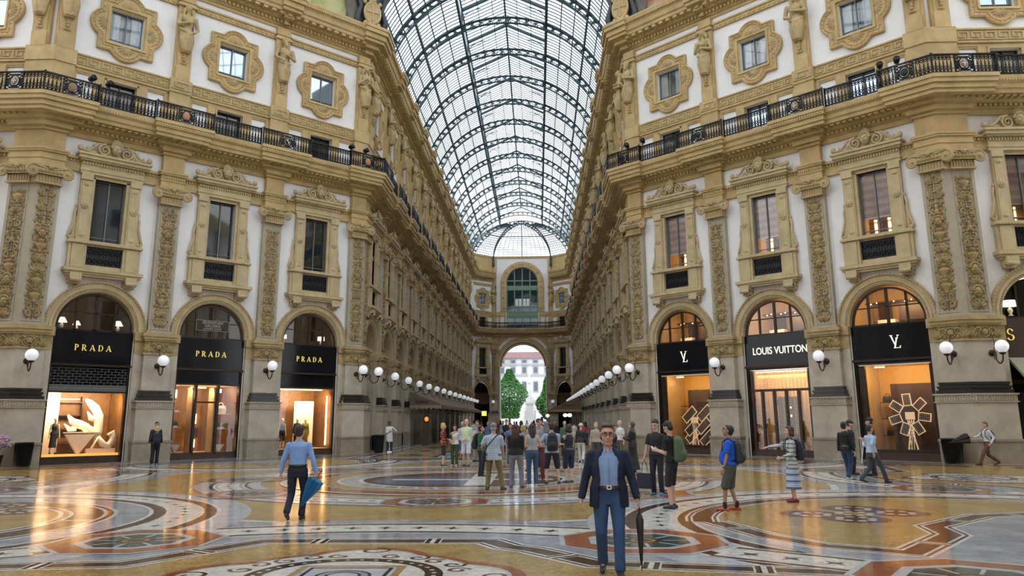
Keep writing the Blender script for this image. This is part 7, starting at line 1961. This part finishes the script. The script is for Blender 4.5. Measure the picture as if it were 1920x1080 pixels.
# --- group left of centre
person(-3.88,33.05,10,1.70,'blonde woman in red patterned top and dark shorts','light',top='redprint',top_kind='shirt',sleeve=1,bot=(.03,.015,.02),bot_kind='shorts',hair='bob',hairc=(.60,.36,.12),female=True,shoes=(.05,.05,.05),lh=(-.1,.22,1.08),rh=(.12,.24,1.06),w=1.08,hem=-.10)
P=person(-3.40,33.1,-105,1.62,'dark haired woman in white top and olive trousers, hand to her mouth','mid',top=(.70,.68,.62),top_kind='tee',bot=(.06,.075,.035),hair='long',hairc=(.03,.018,.012),female=True,shoes=(.6,.6,.58),rh=(.06,.14,1.40),lh=(.05,.22,1.05))
P=person(-2.92,33.0,-115,1.86,'tall grey haired man in pale green T-shirt and white shorts','light',top=(.55,.66,.42),top_kind='tee',bot=(.62,.64,.72),bot_kind='shorts',hair='bald',hairc=(.45,.43,.40),w=1.12,belly=.05,lh=(-.03,.22,.98),rh=(.04,.23,.96),shoes=(.12,.10,.09))
P=person(-2.75,36.6,-120,1.80,'bearded man in grey shirt holding up a newspaper','mid',top=(.25,.28,.32),top_kind='shirt',bot=(.35,.30,.22),hair='crop',lh=(-.20,.34,1.10),rh=(.24,.36,1.12))
r=thing('newspaper','folded pale newspaper held by the bearded man','newspaper',P['M']@Matrix.Translation((.02,.42,1.10)));b=MB().mat(mat('newsprint',(.6,.6,.58),.8,var=.3,scale=20));b.quad((-.3,.0,-.2),(.0,.06,-.2),(.0,.06,.28),(-.3,.0,.25));b.quad((.0,.06,-.2),(.3,0,-.2),(.3,0,.25),(.0,.06,.28));obj('pages',b,None,r)
P=person(-1.90,26.95,-20,1.64,'woman in green sweater and black trousers looking up','mid',top=(.03,.13,.06),top_kind='sweater',bot=(.015,.014,.018),hair='short',hairc=(.04,.015,.01),female=True,lh=(-.15,.22,1.1),rh=(.1,.24,1.1),glasses=True,head=(.3,.25));backpack(P,'large black rucksack on the woman in the green sweater',(.012,.012,.014),1.05)
P=person(-1.20,21.75,84,1.74,'man in blue checked shirt, grey cap and khaki trousers, back to us','mid',top='plaid',top_kind='shirt',sleeve=0,hem=-.15,bot=(.17,.15,.055),hair='flatcap',hairc=(.16,.20,.30),extra={'hair':(.30,.28,.26)},w=1.16,belly=.05,shoes=(.03,.025,.02),feet=((-.16,0,0,.35),(.24,.02,0,-.45)),lh=(-.30,.22,.98),rh=(.26,.20,.86),detail=False);shoulder_bag(P,'black shoulder bag of the man in the checked shirt',(.02,.02,.022),-1,.02)
P=person(-1.78,45.3,-100,1.84,'man in dark suit and white shirt facing us in the crowd','light',top=(.012,.014,.025),top_kind='suit',bot=(.012,.013,.022),hair='crop',hairc=(.05,.03,.02),rh=(.04,.22,1.05),lh=(-.02,.23,1.03))
person(-.62,22.35,82,1.70,'long haired woman in black top and grey jeans with her back to us','light',top=(.012,.010,.012),top_kind='sweater',bot=(.20,.20,.25),bot_kind='trousers',hair='long',hairc=(.07,.025,.018),female=True,w=1.14,feet=((-.13,0,0,.4),(.17,.02,0,-.3)),lh=(-.10,.26,1.12),rh=(.12,.26,1.1),hem=-.04,shoes=(.05,.05,.05),detail=False)
person(-.17,23.1,100,1.70,'woman in sleeveless grey top and blue jeans with long brown hair','light',top=(.36,.38,.38),top_kind='tank',bot=(.045,.085,.16),bot_kind='jeans',hair='long',hairc=(.06,.02,.014),female=True,w=1.05,rh=(.18,.24,1.12),lh=(-.12,.24,1.1),shoes=(.6,.58,.5),detail=False,hem=.02)
P=person(.02,25.5,-100,1.84,'man in dark cap and dark red trousers raising a phone','light',top=(.30,.34,.40),top_kind='shirt',bot=(.13,.035,.04),hair='cap',hairc=(.02,.012,.02),lh=(-.18,.34,1.66),rh=(.20,.30,1.5))
r=thing('phone','dark phone held up by the man in the dark cap','phone',P['M']@Matrix.Translation((-.17*P['k'],.42*P['k'],1.74*P['k'])));obj('case',MB().mat(SHOEB).box(-.04,.04,-.006,.006,-.075,.075),None,r)
P=person(.39,23.75,95,1.74,'man in light blue shirt and navy shorts with a black backpack','light',top=(.34,.40,.52),top_kind='polo',bot=(.02,.022,.035),bot_kind='shorts',hair='short',hairc=(.05,.025,.018),w=1.12,shoes=(.05,.045,.04),lh=(-.26,.22,1.12),rh=(.1,.26,1.12),feet=((-.17,0,0,.4),(.20,.03,0,-.3)),detail=False,hem=-.06);backpack(P,'black backpack worn by the man in navy shorts',(.012,.013,.018),1.05)
person(.90,24.15,125,1.66,'woman in sleeveless navy top and navy shorts with arms folded','light',top=(.02,.02,.03),top_kind='tank',bot=(.02,.025,.06),bot_kind='shorts',hair='bob',hairc=(.035,.015,.012),female=True,w=1.12,lh=(.12,.22,1.14),rh=(-.10,.24,1.16),shoes=(.04,.04,.04),detail=False,belt=(.12,.12,.2))
P=person(1.88,35.8,80,1.68,'woman in black jacket, sun hat and white trousers walking away','light',top=(.02,.02,.025),top_kind='sweater',bot=(.62,.60,.56),hair='hat',hairc=(.62,.56,.44),female=True,w=1.1,shoes=(.03,.03,.03),feet=((-.09,.18,0,0),(.09,-.2,.06,0)),detail=False);shoulder_bag(P,'black bag on the right shoulder of the woman in white trousers',(.015,.015,.018),1,.05)
person(2.25,50.8,80,1.72,'woman in cream sleeveless top walking away along the arcade','light',top=(.6,.58,.5),top_kind='tank',bot=(.5,.48,.42),hair='bun',hairc=(.05,.03,.02),female=True,vox=.018,detail=False)
person(3.35,57.5,100,1.66,'person in bright pink top by the right arcade','light',top=(.62,.07,.14),top_kind='tee',bot=(.05,.04,.06),hair='long',hairc=(.03,.02,.02),female=True,vox=.018,detail=False)
# --- behind the front man
person(3.34,29.0,165,1.72,'woman in long black dress and grey headscarf looking at her phone','light',top=(.012,.012,.014),top_kind='coat',bot=(.012,.012,.014),bot_kind='dress',hair='hijab',hairc=(.07,.065,.06),female=True,w=1.15,lh=(-.1,.32,1.2),rh=(.05,.32,1.2),hem=-.1)
person(2.62,28.4,-25,1.62,'dark haired woman in black top just behind the front man','mid',top=(.02,.018,.02),top_kind='tee',bot=(.04,.03,.03),hair='long',hairc=(.025,.015,.012),female=True,head=(-.2,0))
person(3.55,35.5,-140,1.76,'grey haired man in white T-shirt beside the woman in black','light',top=(.66,.66,.64),top_kind='tee',bot=(.12,.10,.08),hair='crop',hairc=(.55,.52,.46),detail=False,vox=.016)
person(2.95,34.6,-60,1.74,'dark haired balding man in pale shirt behind the front man','mid',top=(.35,.33,.32),top_kind='shirt',bot=(.06,.05,.05),hair='crop',hairc=(.03,.02,.02),vox=.014,detail=False)
person(2.4,33.8,-100,1.70,'grey haired person in tan top behind the front man','light',top=(.4,.33,.25),top_kind='shirt',bot=(.06,.05,.05),hair='short',hairc=(.42,.38,.32),vox=.014,detail=False)
# --- right side
P=person(2.80,17.3,148,1.76,'young man in black T-shirt and shorts looking down at a phone','light',top=(.014,.013,.015),top_kind='tee',bot=(.018,.017,.022),bot_kind='shorts',hair='short',hairc=(.02,.014,.012),lh=(-.06,.30,1.16),rh=(.04,.31,1.16),head=(0,-.55),shoes=(.015,.03,.06),lean=(0,.03),feet=((-.12,.0,0,.1),(.13,.04,0,-.2)),vox=.010,glasses=True);backpack(P,'olive green backpack of the young man looking at a phone',(.085,.12,.06),1.12)
r=thing('phone','white phone in the hands of the young man with the green backpack','phone',P['M']@Matrix.Translation((-.01,.40,1.20))@Matrix.Rotation(-.7,4,'X'));obj('case',MB().mat(WHITEP).box(-.038,.038,-.005,.005,-.07,.07),None,r)
P=person(2.92,20.3,-120,1.80,'young man in black holding a navy tote bag, mostly hidden','light',top=(.012,.012,.014),top_kind='tee',bot=(.02,.02,.03),hair='short',hairc=(.02,.014,.012),rh=(.28,.10,.84),head=(0,-.35),shoes=(.1,.2,.35))
h=P['arms'][1][3];r=thing('tote_bag','navy paper tote bag with long handles, held by the hidden young man','bag',P['M']@Matrix.Translation((h.x*P['k'],h.y*P['k']+.03,(h.z-.53)*P['k'])));b=MB().mat(cloth((.02,.022,.05),.6));b.rings([[(a,c_,z) for a,c_ in((-.19,-.06),(.19,-.06),(.19,.06),(-.19,.06))] for z in(-.20,.16)],cap0=True);b.rings([[(a*.97,c_*.9,z) for a,c_ in((-.19,-.06),(.19,-.06),(.19,.06),(-.19,.06))] for z in(.16,-.19)],cap1=True);obj('body',b,None,r)
b=MB().mat(cloth((.10,.09,.10),.6));b.smooth=True
for y_ in(-.05,.05): b.tube([(-.09,y_,.14),(-.05,y_*.3,.40),(0,0,.47),(.05,y_*.3,.40),(.09,y_,.14)],.006,5)
obj('handle',b,None,r)
P=person(3.93,16.9,158,1.70,'stocky man in bright blue polo shirt, grey shorts and orange shoes looking up','tan',top=(.01,.10,.62),top_kind='polo',bot=(.10,.095,.09),bot_kind='shorts',hair='crop',hairc=(.02,.014,.012),shoes=(.50,.10,.03),w=1.16,belly=.11,lh=(-.30,.10,.86),rh=(.27,.12,.84),head=(.05,.42),feet=((-.14,.14,0,.1),(.14,-.06,0,-.1)),belt=(.02,.02,.03),vox=.010,hem=-.01,glasses=True);backpack(P,'small dark grey backpack of the man in the blue polo shirt',(.03,.035,.035),.95,-.0)
b=MB().mat(SHOEB);el,wr=P['arms'][0][2],P['arms'][0][3];c_=wr.lerp(el,.10)*P['k'];b.smooth=True;b.ell(c_,(.034,.034,.02),10,6);obj('wristwatch',b,None,P['root'])
for lg,nm in zip(P['legs'],('sock','sock')):
    b=MB().mat(cloth((.05,.015,.02)));b.smooth=True;a=V(lg[3])*P['k'];tcap(b,a+V((0,0,-.02)),a+V((0,0,.07)),.042,.043,10);obj('sock',b,None,P['root'])
P=person(5.70,18.6,172,1.64,'woman in grey striped cardigan and blue striped skirt pointing with her arm','light',top='greystripe',top_kind='sweater',bot='skirtstripe',bot_kind='skirt',hair='bob',hairc=(.07,.03,.018),female=True,w=1.06,shoes=(.22,.015,.05),lh=(-.16,.26,1.02),rh=(.24,.56,1.24),rhint=(.2,-.2,-1),curl=(.9,.15),rpalm=(0,0,-1),hem=-.16,vox=.010,head=(0,.02));backpack(P,'small navy backpack on the woman in the striped cardigan',(.015,.018,.04),.95)
P=person(10.86,26.9,150,1.82,'policeman in navy uniform and peaked cap with a white belt','light',top=(.013,.014,.028),top_kind='short',bot=(.013,.014,.028),hair='cap',hairc=(.015,.015,.025),extra={'hair':(.05,.03,.02)},belt=(.65,.65,.62),lh=(-.05,.26,1.12),rh=(.26,.20,1.08))
r=thing('signal_paddle','thin white baton hanging from the policeman\'s belt','baton',P['M']@Matrix.Translation((-.20,.22,1.0)));obj('stick',MB().mat(WHITEP).bar((0,0,0),(.06,.12,-.62),.03),None,r);obj('holster',MB().mat(WHITEP).box(-.08,.08,-.03,.03,-.06,.08),None,r)
person(10.35,27.3,-20,1.74,'second policeman in navy cap and shirt, back to the window','light',top=(.014,.015,.028),top_kind='short',bot=(.013,.014,.026),hair='cap',hairc=(.015,.015,.022),extra={'hair':(.05,.03,.02)})
P=person(9.38,25.2,40,1.72,'man in black jacket and blue jeans with a black waist bag','light',top=(.015,.014,.016),top_kind='suit',bot=(.02,.05,.11),bot_kind='jeans',hair='short',hairc=(.015,.012,.012),shoes=(.45,.45,.43),detail=False,feet=((-.08,.2,0,0),(.09,-.15,.02,0)))
r=thing('waist_bag','black waist bag on the man in the black jacket','bag',P['M']@Matrix.Translation((.05,-.16,.95)));b=MB().mat(SHOEB);b.smooth=True;b.ell((0,0,0),(.14,.06,.08),12,8);obj('body',b,None,r);b=MB().mat(SHOEB);b.tube([(.17*cos(a*PI/8)-.05,.14*sin(a*PI/8)+.14,.02) for a in range(16)],.012,5,closed=True);obj('strap',b,None,r)
P=person(9.62,23.9,15,1.70,'man in pale blue shirt and grey trousers striding right','mid',top=(.42,.52,.68),top_kind='shirt',bot=(.06,.07,.075),hair='crop',hairc=(.05,.045,.04),feet=((-.09,-.34,.05,0),(.09,.36,0,0)),lh=(-.28,.25,.90),rh=(.27,-.14,.86),shoes=(.03,.03,.03),w=1.05,hem=.0)
P=person(17.55,32.4,182,1.76,'man in white shirt and brown trousers striding left with a black umbrella','light',top=(.66,.68,.72),top_kind='shirt',bot=(.13,.065,.025),hair='crop',hairc=(.12,.08,.06),feet=((-.09,.42,0,0),(.09,-.38,.06,0)),rh=(.20,.42,1.05),lh=(-.26,.03,.82),shoes=(.05,.025,.015),hem=.02);backpack(P,'navy backpack of the man in the white shirt at the right',(.03,.025,.06),.9)
h=P['arms'][1][3];k=P['k'];r=thing('umbrella','half open black umbrella carried level by the man at far right','umbrella',P['M']@Matrix.Translation((h.x*k,(h.y+.06)*k,h.z*k-.0))@Matrix.Rotation(-PI/2-.22,4,'X'))
b=MB().mat(UMB);L=[]
for z,rr in((.12,.05),(.16,.22),(.40,.17),(.66,.09),(.92,.012)): L.append([(rr*(1 if i%2 else .7)*cos(i*PI/8),rr*(1 if i%2 else .7)*sin(i*PI/8),z) for i in range(16)])
b.rings(L,cap0=True,cap1=True);obj('canopy',b,None,r);b=MB().mat(SHOEB);b.tube([(0,0,-.06),(0,0,1.0)],.008,6);obj('handle',b,None,r)
# --- smaller people of the crowd down the arcade
rnd=random.Random(11)
CC=[((.03,.03,.04),'black'),((.55,.55,.55),'white'),((.10,.14,.28),'blue'),((.28,.05,.05),'dark red'),((.22,.22,.24),'grey'),((.40,.30,.18),'beige'),((.06,.15,.10),'dark green'),((.40,.48,.60),'pale blue')]
BC=[((.02,.02,.03),'black'),((.04,.07,.14),'blue'),((.25,.20,.13),'tan'),((.12,.12,.13),'grey')]
crowd=[(-4.6,58,1),(-3.2,52,2),(-2.6,60,7),(-1.0,48,0),(-.4,55,1),(.4,44,4),(1.2,58,0),(.9,66,5),(-1.8,68,6),(-3.6,72,3),(-5.6,76,1),(-.4,76,0),(2.9,74,4),(-2.5,85,7),(.3,90,2),(-4.4,95,0),(1.6,98,1),(-1.5,108,4),(-3.6,38.5,7),(-1.2,35.0,2),(.15,31.8,0),(-.55,29.6,4),(1.35,41.5,6),(-6.2,88,3),(-.3,62,1),(-2.1,79,0)]
HN=['short dark hair','fair hair','grey cropped hair','long dark hair']
seen=set()
for i,(x,y,c) in enumerate(crowd):
    hk=i%4;bc=BC[(i*3+c)%4];tk=['shirt','tee','suit','sweater'][(i*7)%4]
    away=rnd.random()<.5;fc=rnd.uniform(60,120)*(1 if away else -1)
    near='nearer' if y<50 else ('middle' if y<75 else 'farther')
    side_='left' if x<-2.6 else ('right' if x>-.2 else 'centre')
    lab='person in %s top and %s %s with %s, %s crowd %s'%(CC[c][1],bc[1],'trousers' if i%3 else 'shorts',HN[hk],near,side_)
    if lab in seen: lab+=', beside a companion'
    seen.add(lab)
    person(x,y,fc,rnd.uniform(1.62,1.82),lab,rnd.choice(['light','mid','tan']),top=CC[c][0],top_kind=tk,bot=bc[0],bot_kind='trousers' if i%3 else 'shorts',hair=['short','bob','crop','long'][hk],hairc=[(.03,.02,.015),(.4,.28,.12),(.5,.45,.35),(.03,.02,.015)][hk],female=hk in(1,3),vox=.022 if y>45 else .016,detail=False,feet=((-.1,rnd.uniform(-.1,.2),0,.1),(.1,rnd.uniform(-.1,.15),0,-.1)))
# ================================================================ bins, flowers
def binn(x,y,label,h=.92,r0=.30):
    r=thing('litter_bin',label,'bin',Matrix.Translation((x,y,0)));b=MB().mat(IRON);b.smooth=True;b.lathe([(r0*.82,0),(r0*.9,.1),(r0,h-.06),(r0*1.06,h-.05),(r0*1.06,h),(r0*.9,h),(r0*.85,h-.3)],n=24);obj('body',b,None,r)
    b=MB().mat(IRON)
    for i in range(28):
        a=i*PI/14;b.bar((r0*.86*cos(a),r0*.86*sin(a),.1),(r0*1.01*cos(a),r0*1.01*sin(a),h-.08),.02)
    obj('ribs',b,None,r)
binn(16.73,33.5,'dark ribbed litter bin beside the near right shop window',1.0,.38);binn(-21.50,33.4,'dark ribbed litter bin in front of the far left pier',1.0,.34);binn(-9.25,46.9,'dark litter bin at the left arcade corner pier',1.0,.30);binn(4.25,58.5,'dark litter bin by the right arcade piers',1.0,.3)
r=thing('flower_bouquet','pale purple flowers in a dark pot at the far left edge','flowers',Matrix.Translation((-21.95,32.3,0)))
b=MB().mat(IRON);b.smooth=True;b.lathe([(.22,0),(.3,.5),(.32,.52),(.28,.52)],n=14);obj('pot',b,None,r)
b=MB().mat(mat('lilac_petals',(.55,.33,.50),.7,var=.4,scale=14));b.smooth=True
for i in range(60):
    a=rnd.random()*2*PI;e_=rnd.uniform(-.3,1.3);rr=.48
    leaf(b,(0,0,0),0,.01,.01,.01) if False else b.ell((rr*cos(a)*cos(e_),rr*sin(a)*cos(e_),.95+rr*.75*sin(e_)),(.09,.09,.06),6,4)
obj('blossoms',b,None,r);b=MB().mat(LEAF)
for i in range(12): a=i*.53;b.tube([(0,0,.45),(.2*cos(a),.2*sin(a),.8)],.012,4)
obj('stems',b,None,r)

# ================================================================ shop window mannequins, lantern
MANN=(.75,.66,.50)
SKIN['mann']=mat('mannequin_pale',MANN,.5)
def mann(fr,t,x,d,z,label,**kw):
    p=fr.M(t)@V((x,d,z));f=math.degrees(math.atan2(fr.n.y,fr.n.x))
    P=person(p.x,p.y,f,1.62,label,'mann',z=z,vox=.012,detail=False,hair='none',shoes=(.03,.02,.02),name='mannequin',**kw);P['root']['category']='mannequin';return P
mann(LD,DBAYS[2],1.02,-.8,.42,'pale mannequin in black dress at the left of the near left shop window',top=(.02,.02,.02),top_kind='tank',bot=(.02,.02,.02),bot_kind='skirt',female=True,feet=((-.1,.1,0,.1),(.1,-.1,0,-.1)))
mann(LD,DBAYS[0],1.0,-.8,.35,'seated-looking pale mannequin in black vest at the left of the far left shop window',top=(.02,.02,.02),top_kind='tank',bot=(.05,.04,.03),bot_kind='shorts',female=True)
mann(LD,DBAYS[0],.12,-.8,.35,'mannequin in black dress in the middle of the far left shop window',top=(.012,.012,.012),top_kind='coat',bot=(.012,.012,.012),bot_kind='skirt',female=True,hem=-.3)
mann(LD,DBAYS[0],-.32,-.7,.35,'mannequin in mottled yellow coat in the far left shop window',top=(.35,.27,.03),top_kind='coat',bot=(.30,.22,.03),bot_kind='skirt',female=True,hem=-.3)
r=thing('heater_lamp','small glowing orange lantern beside the first awning of the left arcade','lamp',Matrix.Translation((-8.3,60,0)));b=MB().mat(mat('orange_glow',(1,.3,.05),.5,emit=(1,.22,.03),es=.9));b.smooth=True;b.ell((0,0,1.9),(.15,.15,.17),10,8);obj('globe',b,None,r);obj('post',MB().mat(WOOD).box(-.25,.25,-.2,.2,0,1.6),None,r)
def camrows():
    c,s=cos(CYAW),sin(CYAW);Y=Matrix(((c,-s,0),(s,c,0),(0,0,1)))
    c,s=cos(CPIT),sin(CPIT);P_=Matrix(((1,0,0),(0,c,s),(0,-s,c)))
    c,s=cos(CROL),sin(CROL);R_=Matrix(((c,0,-s),(0,1,0),(s,0,c)))
    return R_@P_@Y
Rw=camrows();rt,fw,up=Rw[0],Rw[1],Rw[2]
cam=bpy.data.cameras.new('camera');co=bpy.data.objects.new('camera',cam);COL.objects.link(co)
co.matrix_world=Matrix(((rt.x,up.x,-fw.x,0),(rt.y,up.y,-fw.y,0),(rt.z,up.z,-fw.z,CH),(0,0,0,1)))
cam.sensor_fit='HORIZONTAL';cam.sensor_width=36;cam.lens=CAMF/1920*36;cam.shift_y=CPY/1920;cam.clip_end=600;cam.clip_start=.1
scene.camera=co
w=bpy.data.worlds.new('sky');scene.world=w;w.use_nodes=True;nt=w.node_tree;bg=nt.nodes['Background']
tc=nt.nodes.new('ShaderNodeTexCoord');n=nt.nodes.new('ShaderNodeTexNoise');n.inputs['Scale'].default_value=2.2;n.inputs['Detail'].default_value=5
mp=nt.nodes.new('ShaderNodeMapping');mp.inputs['Scale'].default_value=(1,1,2.2);r=nt.nodes.new('ShaderNodeValToRGB')
r.color_ramp.elements[0].position=.36;r.color_ramp.elements[0].color=(.62,.80,1.0,1);r.color_ramp.elements[1].position=.52;r.color_ramp.elements[1].color=(1,1,1,1)
nt.links.new(tc.outputs['Generated'],mp.inputs['Vector']);nt.links.new(mp.outputs[0],n.inputs['Vector']);nt.links.new(n.outputs['Fac'],r.inputs['Fac']);nt.links.new(r.outputs['Color'],bg.inputs['Color'])
bg.inputs['Strength'].default_value=1.6
scene.view_settings.view_transform='Standard';scene.view_settings.look='None';scene.view_settings.gamma=1;scene.view_settings.use_curve_mapping=False
scene.view_settings.exposure=0.6
scene.cycles.max_bounces=8;scene.cycles.transparent_max_bounces=16
